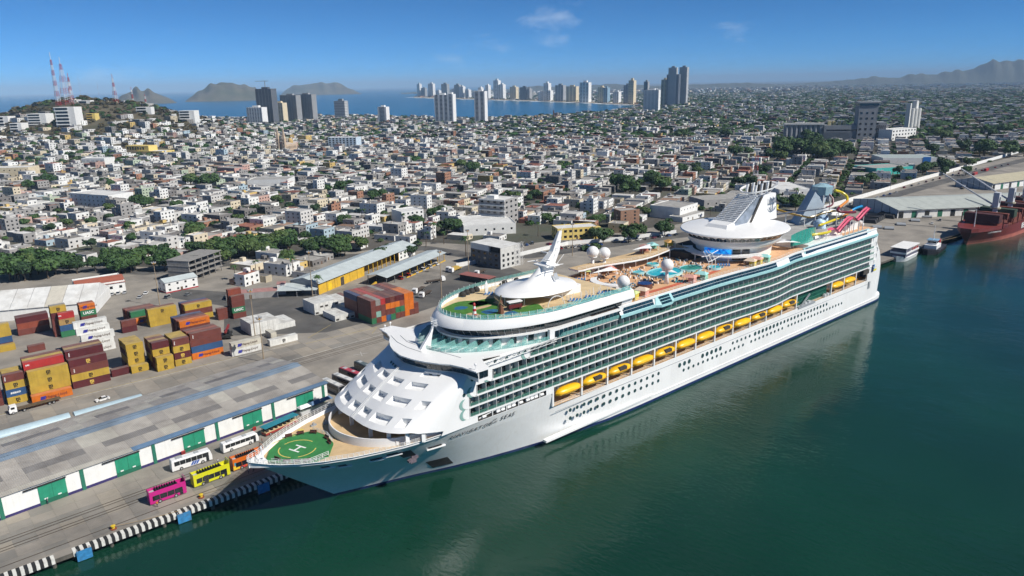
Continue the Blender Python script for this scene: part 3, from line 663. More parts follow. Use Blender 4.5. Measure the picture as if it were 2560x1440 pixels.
# rounded white ends of the rows
for z, x0, x1 in ROWS:
    for xe, sg in ((x0, -1), (x1, 1)):
        mb = MB(); n = 12; P_ = []
        for i in range(n+1):
            a = math.pi/2-math.pi*i/n; P_.append((xe+sg*1.7*math.cos(a), z+1.45+1.62*math.sin(a)))
        O = [(xe+sg*2.25*math.cos(math.pi/2-math.pi*i/n), z+1.45+1.74*math.sin(math.pi/2-math.pi*i/n)) for i in range(n+1)]
        y = -sideY(xe)-.05
        mb.rings([[(a, y, b) for a, b in P_], [(a, y, b) for a, b in O]], closed=False); mb.rings([[(a, y, b) for a, b in P_], [(a, y+1.6, b) for a, b in P_]], closed=False)
        mb.build('row_end_cap', WHITE, SHIP)
        if sg < 0:
            mb = MB(); mb.rings([[(a-1.1, -19.38, b) for a, b in O[2:-2]], [(a-.15, -19.4, b) for a, b in O[2:-2]]], closed=False); mb.build('row_end_glass', pm('pale_green_glass', (.25, .42, .38), .1), SHIP)
# blank white wall between the row ends and the stern
mb = MB()
for z, x0, x1 in ROWS: mb.quad((x1, -19.33, z), (297, -19.0, z), (297, -19.0, z+2.9), (x1+1.8, -19.33, z+2.9))
mb.build('quarter_wall', WHITE, SHIP)
# --- raft recess under the forward cabins
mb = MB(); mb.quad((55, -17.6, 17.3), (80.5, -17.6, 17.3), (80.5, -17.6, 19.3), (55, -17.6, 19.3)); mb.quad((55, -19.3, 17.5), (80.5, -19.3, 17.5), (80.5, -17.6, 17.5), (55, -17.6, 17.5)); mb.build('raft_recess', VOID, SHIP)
for x in (57.5,62.5,64.2,66.5,68.2,71.0,73.6,75.2,76.8,79.2):
    for z_ in ((17.55, 18.35) if x not in (57.5, 71., 79.2) else (17.55,)): MB().tube([(x-.65, -18.7, z_+.4), (x+.65, -18.7, z_+.4)], .4, 8).build('raft_canister', WHITE, SHIP)
for x in (60.2,65.3,69.8,78): MB().box(x-.12, x+.12, -19.25, -18.9, 17.4, 19.2).build('recess_post', WHITE, SHIP)
MB().bar((56, -18.4, 17.7), (62, -19.1, 19.1), .25).build('raft_davit', WHITE, SHIP)
# --- lifeboat gallery: deck, inner wall, ceiling, posts
BDECK = pm('boat_deck', (.50, .33, .17), .8, var=.15, scale=.4)
mb = MB(); mb.quad((83, -19.2, 12.9), (296, -19.2, 12.9), (296, -13.2, 12.9), (83, -13.2, 12.9)); mb.build('boat_deck', BDECK, SHIP)
mb = MB(); mb.quad((83, 19.2, 12.9), (296, 19.2, 12.9), (296, 13.2, 12.9), (83, 13.2, 12.9)); mb.build('boat_deck', BDECK, SHIP)
for sd_ in (-1, 1):
    mb = MB(); mb.quad((83, sd_*13.2, 12.9), (296, sd_*13.2, 12.9), (296, sd_*13.2, 19.3), (83, sd_*13.2, 19.3)); mb.quad((83.1, sd_*19.2, 12.9), (83.1, sd_*13.2, 12.9), (83.1, sd_*13.2, 19.3), (83.1, sd_*19.2, 19.3)); mb.quad((83, sd_*19.2, 19.12), (296, sd_*19.2, 19.12), (296, sd_*13.2, 19.12), (83, sd_*13.2, 19.12))
    mb.build('gallery_wall', WHITE, SHIP)
for x in [83.3]+[95.6+11.7*i for i in range(12)]+[254.5, 266.2, 278, 290]:
    mb = MB(); mb.box(x-.32, x+.32, -19.33, -18.6, 13.0, 19.2); mb.build('gallery_post', WHITE, SHIP)
railing([(84, -19.1, 13.1), (292, -19.1, 13.1)], .9, 2.9, .06, rails=2)
mb = MB(); mb.quad((228, -17.6, 13.1), (253, -17.6, 13.1), (253, -17.3, 19.2), (228, -17.3, 19.2)); gg = mb.build('green_glass_wall', pm('green_glazing', (.012, .13, .085), .08, var=.3, scale=.5, spec=.8), SHIP)
for i in range(26): MB().box(228+i-.06, 228+i+.06, -17.7, -17.5, 13.1, 19.1).build('mullion', pm('mullion_green', (.05, .2, .15), .5), gg)
for z_ in (14.6, 16.2, 17.7): MB().box(228, 253, -17.72, -17.55, z_, z_+.1).build('transom', pm('mullion_green', (.05, .2, .15), .5), gg)
mb = MB(); mb.box(226, 240, -19.6, -18.0, 12.6, 13.4); mb.bar((228, -19.4, 13.3), (236, -18.8, 17.2), .5); mb.build('tender_davit', GREYST, SHIP)
for x in (232,235,249,251.5): MB().box(x, x+1.6, -19.2, -18.2, 13.2, 14.3).build('deck_locker', pm('locker_grey', (.5, .52, .53), .5), SHIP)
# --- portholes along the shell
for i in range(15): 
    for z_, y_ in ((9.6, 0), (6.9, 0)): MB().disc((90.5+i*3.05, -19.32, z_), .62, (0, -1, 0), 14, .05).build('porthole', PORTGL, SHIP)
for x in [145.,147.8,150.6,158.6,161.4,164.2,167.,169.8]: MB().disc((x, -19.32, 9.4), .85, (0, -1, 0), 14, .05).build('porthole', PORTGL, SHIP)
for i in range(24):
    if i == 14: continue
    MB().disc((147.5+i*2.9, -19.32, 6.9), .6, (0, -1, 0), 14, .05).build('porthole', PORTGL, SHIP)
for i in range(5): MB().disc((178+i*2.9, -19.32, 9.5), .6, (0, -1, 0), 14, .05).build('porthole', PORTGL, SHIP)
for i in range(22): MB().disc((193.5+i*2.75, -19.32, 9.5), .85 if i < 7 else .72, (0, -1, 0), 14, .05).build('porthole', PORTGL, SHIP)
for i in range(18): MB().disc((219+i*2.75, -19.32, 6.9), .6, (0, -1, 0), 14, .05).build('porthole', PORTGL, SHIP)
for x, z in ((297.5,27.2),(297.5,24.4)): MB().disc((x, -18.95, z), .5, (.15, -1, 0), 12, .05).build('porthole', PORTGL, SHIP)
# stern banner and gear
BAN = pm('banner_blue', (.02, .22, .50), .5)
mb = MB(); mb.quad((293.5, -19.5, 17.0), (302, -18.9, 16.6), (302, -18.9, 19.6), (293.5, -19.5, 20.0)); bn = mb.build('banner', BAN, SHIP)
mb = MB(); mb.quad((295.3, -19.56, 16.7), (302, -19.0, 16.4), (302, -19.0, 17.4), (295.3, -19.56, 17.7)); mb.build('banner_stripe', pm('banner_yellow', (.7, .6, .05), .5), bn)
mb = MB(); mb.quad((293.5, -19.6, 16.6), (295.3, -19.55, 16.5), (295.3, -19.55, 20.0), (293.5, -19.6, 20.1)); mb.build('banner_badge', pm('badge_navy', (.02, .03, .10), .5), bn)
letters('RoyalCaribbean', (298.6, -19.3, 18.5), (1, .07, -.04), (0, 0, 1), 1.15, WMK, bn, bold=.02)
mb = MB(); mb.box(291.5, 293, -19.7, -18.5, 8.8, 12.2); mb.build('shell_platform', GREYST, SHIP)
for z_ in (13.5, 26.5): MB().box(304, 307.5, -7, -4.5, z_, z_+.4).build('stern_platform', WHITE, SHIP)
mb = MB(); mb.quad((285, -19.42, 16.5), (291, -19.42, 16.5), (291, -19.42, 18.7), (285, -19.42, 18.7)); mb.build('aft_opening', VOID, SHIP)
# ------------------------------------------------------------------ upper decks
def topY(x): return sideY(x)
# roof plate over the cabins, turquoise band, slanted window band
PD = 37.4
mb = MB(); xs = xsamp(64, 296)
mb.quad(*([(x, -topY(x)-.3, 33.95) for x in xs]+[(x, topY(x)+.3, 33.95) for x in xs[::-1]])); mb.build('cabin_roof', WHITE, SHIP)
mb = MB(); xs = xsamp(112, 294); Y = lambda x, d: -(topY(x)+d)
mb.rings([[(x, Y(x, .3), 33.9) for x in xs], [(x, Y(x, .95), 34.3) for x in xs], [(x, Y(x, 1.0), 35.2) for x in xs], [(x, Y(x, .5), 35.35) for x in xs]], closed=False); mb.build('turquoise_band', TURQ, SHIP)
mb = MB(); mb.rings([[(x, Y(x, .6), 35.3) for x in xs], [(x, Y(x, -.3), 37.2) for x in xs], [(x, Y(x, .1), 37.25) for x in xs], [(x, Y(x, .1), 37.9) for x in xs], [(x, Y(x, -.5), 37.95) for x in xs], [(x, Y(x, -.5), PD) for x in xs]], closed=False); mb.build('window_band_wall', WHITE, SHIP)
mb = MB(); mb.rings([[(x, -Y(x, .3), 33.9) for x in xs], [(x, -Y(x, .8), 35.2) for x in xs], [(x, -Y(x, -.3), 37.2) for x in xs], [(x, -Y(x, -.3), 38.0) for x in xs]], closed=False); mb.build('far_window_band_wall', WHITE, SHIP)
def band_panes(x0, x1, z0, z1, d0, d1, n_rows, w_, mat, gap=.12):
    n = int((x1-x0)/w_)
    for r_ in range(n_rows):
        for i in range(n):
            a, b = x0+i*w_+gap/2, x0+(i+1)*w_-gap/2; ka, kb = (r_+.04)/n_rows, (r_+.93)/n_rows
            za, zb2 = z0+(z1-z0)*ka, z0+(z1-z0)*kb; da, db = d0+(d1-d0)*ka, d0+(d1-d0)*kb
            pane([(a, Y(a, da), za), (b, Y(b, da), za), (b, Y(b, db), zb2), (a, Y(a, db), zb2)], mat, SHIP, 'window_pane')
band_panes(113.5, 129, 35.3, 37.1, .64, -.2, 2, 1.9, BLUEGL); band_panes(138, 204, 35.3, 37.1, .64, -.2, 2, 1.9, BLUEGL)
band_panes(213.5, 226, 35.3, 37.1, .64, -.2, 2, 1.9, BLUEGL)
# projecting glazed bay
mb = MB(); mb.rings([[(129, -20.2, 34.2), (131, -21.4, 34.2), (136.5, -21.4, 34.2), (139, -20.2, 34.2)], [(129, -20.2, 35.0), (131, -21.4, 35.0), (136.5, -21.4, 35.0), (139, -20.2, 35.0)], [(130, -19.2, 37.6), (131.6, -19.6, 37.6), (136, -19.6, 37.6), (138, -19.2, 37.6)]], closed=False, cap0=True, cap1=True); bay = mb.build('glazed_bay', TURQ, SHIP)
for r_ in range(3):
    for i in range(5):
        a, b = 131.1+i*1.08, 131.1+(i+1)*1.08-.1; ka, kb = r_/3+.03, (r_+1)/3-.03
        f = lambda k: (-21.43+(1.8)*k, 35.05+2.5*k)
        (ya, za), (yb, zb2) = f(ka), f(kb); pane([(a, ya-.04, za), (b, ya-.04, za), (b, yb-.04, zb2), (a, yb-.04, zb2)], BLUEGL, bay, 'window_pane')
# aft window band, one level up, dark
mb = MB(); mb.rings([[(x, -19.9, 35.2) for x in (227, 289)], [(x, -19.5, 36.0) for x in (227, 289)], [(x, -18.9, 38.4) for x in (227, 287)], [(x, -18.4, 38.5) for x in (227, 287)], [(x, -18.4, 37.4) for x in (227, 287)]], closed=False); mb.build('aft_window_wall', TURQ, SHIP)
for i in range(44):
    a = 228+i*1.28; pane([(a, -19.56, 36.0), (a+1.14, -19.56, 36.0), (a+1.14, -19.18, 37.4), (a, -19.18, 37.4)], DARKGL, SHIP, 'window_pane'); pane([(a, -19.15, 37.55), (a+1.14, -19.15, 37.55), (a+1.14, -18.96, 38.3), (a, -18.96, 38.3)], BLUEGL, SHIP, 'window_pane')
# pool deck
mb = MB(); xs = xsamp(100, 296); mb.quad(*([(x, Y(x, -.4), PD) for x in xs]+[(x, -Y(x, -.3), PD) for x in xs[::-1]])); pdk = mb.build('pool_deck', PINKDECK, SHIP)
mb = MB()
rt = [(x, -13.2-2.2*math.sin((x-112)/22)) for x in np.linspace(112, 176, 30)]
mb.rings([[(x, y, PD+.006) for x, y in rt], [(x, y+2.0, PD+.006) for x, y in rt]], closed=False); mb.build('running_track', REDDECK, SHIP)
mb = MB(); rt = [(112+7*math.cos(a), 2+13*math.sin(a)) for a in np.linspace(-1.4, 1.4, 20)]; mb.rings([[(x, y, PD+.007) for x, y in rt], [(x+3, y*.96, PD+.007) for x, y in rt]], closed=False); mb.build('running_track', REDDECK, SHIP)
railing([(x, Y(x, -.4), 37.95) for x in range(120, 292, 6)], 1.0, 1.9, .06, rails=2)
# pools
POOLM = pm('pool_water', (.03, .42, .50), .08, var=.15, scale=.6); POOLG = pm('pool_green', (.03, .30, .24), .1, var=.2, scale=.5)
def pool(cx, cy, ax, ay, mat, name='pool'):
    e = [(cx+ax*math.cos(a), cy+ay*math.sin(a)) for a in np.linspace(0, 2*math.pi, 28, endpoint=False)]
    mb = MB(); mb.rings([[(cx+(x-cx)*1.12, cy+(y-cy)*1.12, PD) for x, y in e], [(cx+(x-cx)*1.1, cy+(y-cy)*1.1, PD+.8) for x, y in e], [(x, y, PD+.8) for x, y in e], [(x, y, PD+.5) for x, y in e]]); rim = mb.build('pool_rim', TURQ, SHIP)
    mb = MB(); mb.quad(*[(x, y, PD+.6) for x, y in e]); mb.build(name, mat, rim)
pool(157, -2, 7.5, 5.0, POOLM); pool(169, -5, 4.5, 3.5, POOLG); pool(150, 4.5, 2.2, 1.8, POOLM, 'whirlpool'); pool(164, 9, 2.4, 2.0, POOLM, 'whirlpool'); pool(176, -10.5, 2.6, 2.2, POOLM, 'whirlpool')
# far side gallery with curved edge, sails
gal = [(128,19),(128,14)]+[(x, 13.2-3.5*math.sin((x-128)/52*math.pi)**2+1.5*math.sin((x-128)/9)) for x in np.linspace(130, 182, 26)]+[(186,8),(190,19)]
mb = MB(); mb.prism(gal, 40.3, 40.9, True); mb.build('gallery_deck', WHITE, SHIP)
mb = MB(); mb.quad(*[(x, y*.995+.1, 40.906) for x, y in gal]); mb.build('gallery_planking', DECK, SHIP)
railing([(x, y+.2, 40.9) for x, y in gal[1:-2:2]], 1.0, 2.2, .06, rails=2)
for x in range(130, 188, 7): MB().cyl(x, 12.5, PD, 40.3, .22, n=8).build('gallery_column', WHITE, SHIP)
mb = MB(); mb.box(180, 206, 4, 19, PD+.02, 40.3); mb.build('solarium_wall', VOID, SHIP)
def sail(pts, z, dz):
    mb = MB(); c = Vector((sum(p[0] for p in pts)/len(pts), sum(p[1] for p in pts)/len(pts), z+dz)); n = len(pts); top = []
    for i in range(n):
        a, b = Vector((*pts[i], z)), Vector((*pts[(i+1) % n], z)); k = 5; e = [a.lerp(b, j/k).lerp(c, .18*math.sin(math.pi*j/k)) for j in range(k+1)]
        for j in range(k):
            m1, m2 = e[j].lerp(c, .5), e[j+1].lerp(c, .5); m1.z += .1; m2.z += .1
            mb.quad(e[j], e[j+1], m2, m1); mb.quad(m1, m2, c)
    return mb.build('shade_sail', WHITE, SHIP, smooth=True)
sail([(128,8),(141,10),(139,4)], 40.8, .8); sail([(158,14.5),(172,16.8),(166,11)], 43.5, .7); sail([(149,-6),(156,-4.5),(153,-11)], 40.0, 1.0); sail([(218,-11),(228,-8),(226,-18)], 41, .6)
# stage bar with windows, diving tank
mb = MB(); arc = [(131-10*math.cos(a), -1+8.5*math.sin(a)) for a in np.linspace(-1.25, 1.0, 16)]
mb.rings([[(x, y, PD) for x, y in arc], [(x+.7, y, 40.0) for x, y in arc], [(x+3.5, y*.9, 40.0) for x, y in arc]], closed=False); bar_ = mb.build('deck_bar', WHITE, SHIP)
for i in (3, 6, 9, 12):
    p, q = arc[i], arc[i+1]; pane([(p[0]+.1, p[1], 38.5), (q[0]+.1, q[1], 38.5), (q[0]+.35, q[1], 39.5), (p[0]+.35, p[1], 39.5)], DARKGL, bar_, 'window_pane', flip=True)
MB().cyl(136.5, -9.5, PD, PD+1.7, 2.6, 2.6, 20).build('diving_tank', pm('tank_brown', (.12, .05, .035), .5), SHIP)
mb = MB(); mb.quad(*[(136.5+2.4*math.cos(a), -9.5+2.4*math.sin(a), PD+1.72) for a in np.linspace(0, 6.28, 20, endpoint=False)]); mb.build('tank_water', pm('tank_navy', (.02, .05, .16), .1), SHIP)
# white trellis by the pool
mb = MB()
for k in range(3): mb.tube([(170+k*2.2, -12, PD), (170+k*2.2, -12, 41), (171+k*2, -10, 43), (175+k*1.5, -6, 43.6)], .14, 6)
mb.tube([(169, -12.5, 41.6), (173, -11.4, 41.2), (178, -12.4, 42.8)], .14, 6); mb.tube([(169, -9.5, 43), (174, -8.8, 42.4), (179, -9.8, 44)], .14, 6); mb.build('trellis', WHITE, SHIP)
# --- oval sun deck over the forward lounge
EC, EA, EB = 90., 33., 19.7
def ell(a_, b_, n=40, xb=119.):
    pts = [(EC-a_*math.cos(t), -b_*math.sin(t)) for t in np.linspace(math.pi/2, -math.pi/2, n+1)]    # near side -> bow -> far side
    return [(xb, -b_)]+pts+[(xb, b_)]
def ellz(a_, b_, z, **k): return [(x, y, z) for x, y in ell(a_, b_, **k)]
mb = MB(); mb.rings([ellz(31.6, 19.0, 39.5), ellz(33, 19.75, 39.7), ellz(32.9, 19.75, 40.3), ellz(31.0, 19.0, 42.3), ellz(30.5, 18.8, 42.3), ellz(30.3, 18.7, 41.0)], closed=False); mb.build('lounge_rim', WHITE, SHIP, smooth=True, auto=50)
mb = MB(); mb.rings([ellz(30.5, 18.6, 42.32), ellz(29.6, 18.2, 42.6)], closed=False); mb.build('rim_inner_ledge', TURQ, SHIP)
mb = MB(); mb.quad(*ellz(30.3, 18.7, 41.0)); mb.build('sun_deck', pm('sun_deck_sand', (.60, .46, .27), .8, var=.12, scale=.3), SHIP)
mb = MB(); mb.rings([ellz(30.0, 18.2, 37.2), ellz(31.6, 19.0, 39.6)], closed=False); mb.build('lounge_wall', WHITE, SHIP)
def ellband(a0, b0, z0, a1, b1, z1, step, mat, name, parent, xb=119., th=.05, sides=1.):
    p0 = [p for p in ell(a0, b0, 160, xb)]; p1 = ell(a1, b1, 160, xb)
    acc = 0; last = 0; outp = [0]
    for i in range(1, len(p0)):
        acc += math.dist(p0[i-1], p0[i])
        if acc >= step: outp.append(i); acc = 0
    # straight tails
    o = []
    for i, j in zip(outp[:-1], outp[1:]): o.append((p0[i], p0[j], p1[i], p1[j]))
    for a, b, c, d in o:
        if math.dist(a, b) > step*3:
            n = int(math.dist(a, b)/step)
            L_ = [(tuple(Vector(a).lerp(Vector(b), k/n)), tuple(Vector(a).lerp(Vector(b), (k+1)/n)), tuple(Vector(c).lerp(Vector(d), k/n)), tuple(Vector(c).lerp(Vector(d), (k+1)/n))) for k in range(n)]
        else: L_ = [(a, b, c, d)]
        for a, b, c, d in L_:
            q = [Vector((*a, z0)), Vector((*b, z0)), Vector((*d, z1)), Vector((*c, z1))]; m_ = sum(q, Vector())/4; q = [m_+(v-m_)*.94 for v in q]
            pane(q, mat, parent, name, th=-th)
ellband(30.1, 18.3, 37.35, 31.55, 18.98, 39.5, 1.75, DARKGL, 'lounge_window', SHIP, xb=114.)
ellband(30.4, 18.65, 42.3, 29.9, 18.3, 43.6, 1.9, TURGL, 'wind_screen_pane', SHIP, xb=118.)
mb = MB()
for x, y in ell(30.3, 18.6, 34, 118.): mb.box(x-.05, x+.05, y-.05, y+.05, 41, 43.8)
tag(mb.build('wind_screen_posts', RAIL, SHIP), kind='stuff')
# suites below: wall, doors, radial glass screens
mb = MB(); mb.rings([ellz(31.0, 17.6, 34.3, xb=112.), ellz(30.4, 18.0, 37.3, xb=112.)], closed=False); mb.build('suite_wall', WHITE, SHIP)
mb = MB(); mb.rings([ellz(31.8, 19.3, 36.95, xb=112.), ellz(31.8, 19.3, 37.25, xb=112.), ellz(30.0, 18.2, 37.25, xb=112.)], closed=False); mb.build('suite_canopy', WHITE, SHIP)
for t in np.linspace(-1.35, 1.35, 15):
    c0 = Vector((EC-31.15*math.cos(t), -17.75*math.sin(t), 34.4)); d = Vector((31*math.sin(t), -17.6*math.cos(t), 0)).normalized()
    pane([c0-d*.9, c0+d*.9, c0+d*.9+Vector((0,0,2.0)), c0-d*.9+Vector((0,0,2.0))], DARKGL, SHIP, 'suite_door', th=.08)
ellband(38.4, 19.6, 34.35, 38.2, 19.5, 35.5, 1.5, TURGL, 'suite_balustrade', SHIP, xb=112.)
for t in np.linspace(-1.25, 1.25, 19):
    a = Vector((EC-31.3*math.cos(t), -17.8*math.sin(t), 34.4)); b = Vector((EC-38.0*math.cos(t), -19.4*math.sin(t), 34.4))
    pane([a, b, b+Vector((0,0,1.5)), a+Vector((0,0,2.2))], TURGL if t > -.2 else glass('shaded_screen_glass', (.35, .5, .5), .1, .6), SHIP, 'suite_screen', th=.05)
# lower lounge side windows aft of the oval
for i in range(16):
    a = 84+i*1.8; pane([(a, -19.45, 34.55), (a+1.6, -19.45, 34.55), (a+1.6, -19.4, 36.6), (a, -19.4, 36.6)], BLUEGL if i % 3 else DARKGL, SHIP, 'window_pane')
mb = MB(); mb.box(82, 114, -19.36, -18.4, 34.3, 37.4); mb.build('lounge_side_wall', WHITE, SHIP)
# --- things of the mini golf course on the sun deck
GRASS = pm('golf_green', (.05, .16, .02), .9, var=.25, scale=.8); mb = MB(); ZS = 41.006
def blob(cx, cy, ax, ay, seed, z, mat, name, n=26):
    rr = random.Random(seed); ph = rr.uniform(0, 6); mb = MB()
    mb.quad(*[(cx+ax*math.cos(t)*(1+.16*math.sin(3*t+ph)), cy+ay*math.sin(t)*(1+.14*math.sin(2*t+ph)), z) for t in np.linspace(0, 2*math.pi, n, endpoint=False)]); return mb.build(name, mat, SHIP)
blob(70.5, 1.5, 8.5, 11.5, 1, ZS, GRASS, 'golf_green'); blob(83.5, -8.5, 5.5, 4.2, 2, ZS, GRASS, 'golf_green'); blob(78, 6.5, 5, 3, 3, ZS, GRASS, 'golf_green')
PATH = pm('golf_path', (.5, .36, .2), .9); POND = pm('golf_pond', (.03, .13, .25), .2, var=.3, scale=1)
blob(73.5, -2.5, 2.6, 2.2, 4, ZS+.006, POND, 'golf_pond'); blob(69.5, 6.5, 2.2, 1.6, 5, ZS+.006, POND, 'golf_pond'); blob(77, -8, 2.4, 1.6, 6, ZS+.006, POND, 'golf_pond'); blob(74.5, 2.5, 3.2, 1.2, 7, ZS+.005, PATH, 'golf_path'); blob(68, -2, 1.4, 3, 8, ZS+.005, PATH, 'golf_path'); blob(81, -3.5, 2.6, 1.0, 9, ZS+.005, PATH, 'golf_path')
LRED = pm('prop_red', (.45, .03, .03), .5)
lh = thing('toy_lighthouse', 'red and white striped toy lighthouse on the mini golf course', 'lighthouse', (66.2, -4.6, 41))
for i in range(5): MB().tube([(0,0,i*.75),(0,0,(i+1)*.75)], [.75-.08*i, .67-.08*i], 12).build('tower_band', LRED if i % 2 else WHITE, lh)
MB().cyl(0, 0, 3.75, 4.3, .35, .3, 8).tube([(0,0,4.3),(0,0,4.8)], [.45,.05], 8).build('lantern', LRED, lh)
tr = thing('toy_tram', 'dark red toy tram with white roof on the mini golf course', 'toy tram', (80.2, -6.0, 41), R(-12))
MB().box(-2.2, 2.2, -.8, .8, .7, 1.9).build('body', pm('tram_maroon', (.13, .015, .02), .5), tr); MB().box(-2.3, 2.3, -.9, .9, 2.4, 2.7).build('roof', WHITE, tr)
for i in range(5): MB().box(-2+i*.85, -1.5+i*.85, -.83, .83, 1.9, 2.4).build('window', BLUEGL, tr)
for x_ in (-1.6, 1.6): MB().tube([(x_, -.8, .4), (x_, .8, .4)], .4, 10).build('wheel', VOID, tr)
wm = thing('toy_windmill', 'brown wooden toy windmill frame on the mini golf course', 'toy windmill', (74.8, -6.2, 41))
MB().tube([(0,0,0),(0,0,4)], [1.0,.4], 8).build('tower', pm('prop_brown', (.16, .07, .04), .8), wm)
for k in range(4): MB().obox((-.6, math.cos(k*1.57+.4)*1.3, 3.6+math.sin(k*1.57+.4)*1.3), (.04,0,0), (0, math.cos(k*1.57+.4)*1.2, math.sin(k*1.57+.4)*1.2), (0, -math.sin(k*1.57+.4)*.2, math.cos(k*1.57+.4)*.2)).build('sail', PATH, wm)
sfb = thing('surfboard_sign', 'tall white surfboard standing at the far rim of the sun deck', 'surfboard', (84.5, 12.6, 41)); MB().lathe([(.05,0),(.55,.8),(.7,2.2),(.5,3.6),(.05,4.6)], n=14, sy=.2).build('board', WHITE, sfb); MB().box(-.2, .2, -.25, .25, 0, .4).build('stand', GREYST, sfb)
ar = thing('white_hoop_arch', 'white hoop arch over a round mat on the sun deck', 'arch', (91.5, -12.2, 41)); MB().tube([(-2.9*math.cos(t), .6*math.cos(t), 3.2*math.sin(t)) for t in np.linspace(0, math.pi, 17)], .12, 6).build('hoop', WHITE, ar); MB().cyl(0, 0, .01, .05, 2.0, 2.0, 18).build('mat', DECK, ar)
for k, (x, y, rz, wh) in enumerate(((77.5,16.0,.6,'beside the others at the far rim, nearest the bow'),(79.8,16.9,.6,'second of the row along the far rim'),(82,17.3,.5,'third of the row along the far rim'),(84.3,17.6,.4,'fourth of the row along the far rim'),(101,16.8,.1,'behind the mast house at the far rim'),(96,17.2,.2,'near the far rim before the mast house'),(84.5,-16.6,2.6,'at the near rim, nearest the bow'),(88.5,-17.1,2.8,'second along the near rim'),(91.8,-17.4,3.0,'third along the near rim'),(98.5,-17.2,3.1,'under the near rim by the hoop arch'),(100.8,-17.2,3.1,'next to the hoop arch, aft of its twin'),(109.5,-16.5,3.1,'at the near rim, farthest aft'))):
    dbd = thing('wicker_daybed', 'dark round wicker daybed '+wh, 'daybed', (x, y, 41), rz+math.pi/2, group='round daybeds on the sun deck')
    MB().sphere((0,0,.5), 1.15, 12, 8, 1.05, .35, 1.).build('hood', pm('wicker_dark', (.025, .022, .02), .8), dbd); MB().cyl(0, .1, .05, .5, 1.0, 1.0, 14).build('cushion', pm('cushion_blue', (.06, .16, .30), .8), dbd)
# sun loungers in small groups (blue covers)
LNG_A, LNG_B = pm('lounger_blue', (.035, .15, .36), .7, var=.15, scale=2), pm('lounger_teal', (.05, .30, .32), .7, var=.15, scale=2)
lm = MB(); lm.box(-.95, .55, -.33, .33, .32, .40); lm.quad((.55,-.33,.36),(1.15,-.33,.75),(1.15,.33,.75),(.55,.33,.36)); LM1 = lm.mesh('pad'); LM1.materials.append(LNG_A); LM2 = LM1.copy(); LM2.materials.clear(); LM2.materials.append(LNG_B)
fm = MB(); fm.box(-.95, .8, -.35, -.29, .2, .3); fm.box(-.95, .8, .29, .35, .2, .3); fm.box(-.9, -.8, -.33, .33, 0, .25); fm.box(.6, .7, -.33, .33, 0, .25); LF = fm.mesh('frame'); LF.materials.append(WHITE)
LG = [((91,13.5),4,0,41,LM1,'in the row by the far rim of the sun deck'),((84,12.5),3,.1,41,LM1,'by the surfboard at the far rim of the sun deck'),((99,14.5),5,0,41,LM1,'beside the mast house at the far rim'),((98,-11.5),4,0,41,LM1,'beside the hoop arch on the sun deck'),((104,-12.5),5,0,41,LM1,'beside the near wall of the mast house'),((110.5,-12),4,0,41,LM1,'aft of the mast house near the rim'),((116,9),5,.2,PD,LM2,'aft of the sun deck below the far domes'),((121,12),5,.2,PD,LM2,'before the deck bar'),((126,14.5),5,.3,PD,LM1,'beside the far double dome'),((181,-9),5,.2,PD,LM1,'behind the trellis by the pool'),((150,-12.5),4,0,PD,LM2,'behind the middle dome by the pool')]
for (x, y), n, rz, z_, me, wh in LG:
    for i in range(n):
        o = thing('sun_lounger', ('blue' if me is LM1 else 'teal')+f" sun lounger, {['first','second','third','fourth','fifth'][i]} of its row, "+wh.replace('of the sun deck', ''), 'sun lounger', (x+i*.85*math.sin(.9)+0, y-i*.75, z_), rz+.5, group='loungers '+wh)
        link(LF, 'frame', o); link(me, 'pad', o)
for i in range(14):
    a = (86+i*.95, -1.2-.25*i)
    pass
# posts with shade rigging
mb = MB()
rr = random.Random(5)
for cx, cy in ((92,14),(98,15.5),(104,-13.5),(99,-10.5),(111,-12.5),(88,13.2)):
    for _ in range(7): x, y = cx+rr.uniform(-2.5, 2.5), cy+rr.uniform(-2, 2); mb.box(x-.06, x+.06, y-.06, y+.06, 41, 43.2)
tag(mb.build('sun_deck_posts', RAIL, SHIP), kind='stuff')
# --- mast house with teardrop roof and raked mast
mb = MB()
def tear(a_, b_, z, n=30, cx=93.5):
    o = []
    for i in range(n):
        t = 2*math.pi*i/n; x = -math.cos(t)*a_; o.append((cx+x+(1.2 if x > 0 else 0), b_*math.sin(t)*(1-.10*math.cos(t)), z))
    return o
mb.rings([tear(13.2, 9.4, 43.6), tear(14.2, 10.2, 44.0), tear(14.0, 10.0, 44.35), tear(10.5, 7, 44.8), tear(6.5, 4.2, 45.3), tear(4.2, 2.6, 46.6, cx=95.5), tear(3.0, 1.9, 48.8, cx=97.5), tear(2.2, 1.4, 50.5, cx=98.5)], True, True, True); mh = mb.build('mast_house_roof', WHITE, SHIP, smooth=True, auto=55)
mb = MB(); mb.prism([(96,-5.5),(108,-6.5),(108.5,6.5),(96,5.5),(93.5,0)], 41, 43.7); mb.build('mast_house', WHITE, SHIP)
for x, y in ((85,-5),(85,5),(81.5,0)): MB().cyl(x, y, 41, 43.7, .16, n=8).build('roof_post', WHITE, SHIP)
mb = MB(); mb.quad((82,-6,41.05),(96,-5.6,41.05),(96,5.6,41.05),(82,6,41.05)); mb.build('shaded_patio', DECK, SHIP)
pane([(99.2, -3.6, 46.0), (101.2, -3.4, 46.0), (101.0, -2.6, 48.0), (99.2, -2.8, 48.0)], GREYST, mh, 'access_door')
mb = MB()
mb.prism([(96.2,-3),(101.5,-3.4),(101.5,3.4),(96.2,3)], 50.4, 50.8, True); mb.bar((97.5, -5.5, 50.9), (98.2, 5.5, 50.9), .3); mb.bar((95, -4.5, 51.4), (102, -4.5, 51.0), .18); mb.bar((95, 4.5, 51.4), (102, 4.5, 51.0), .18)
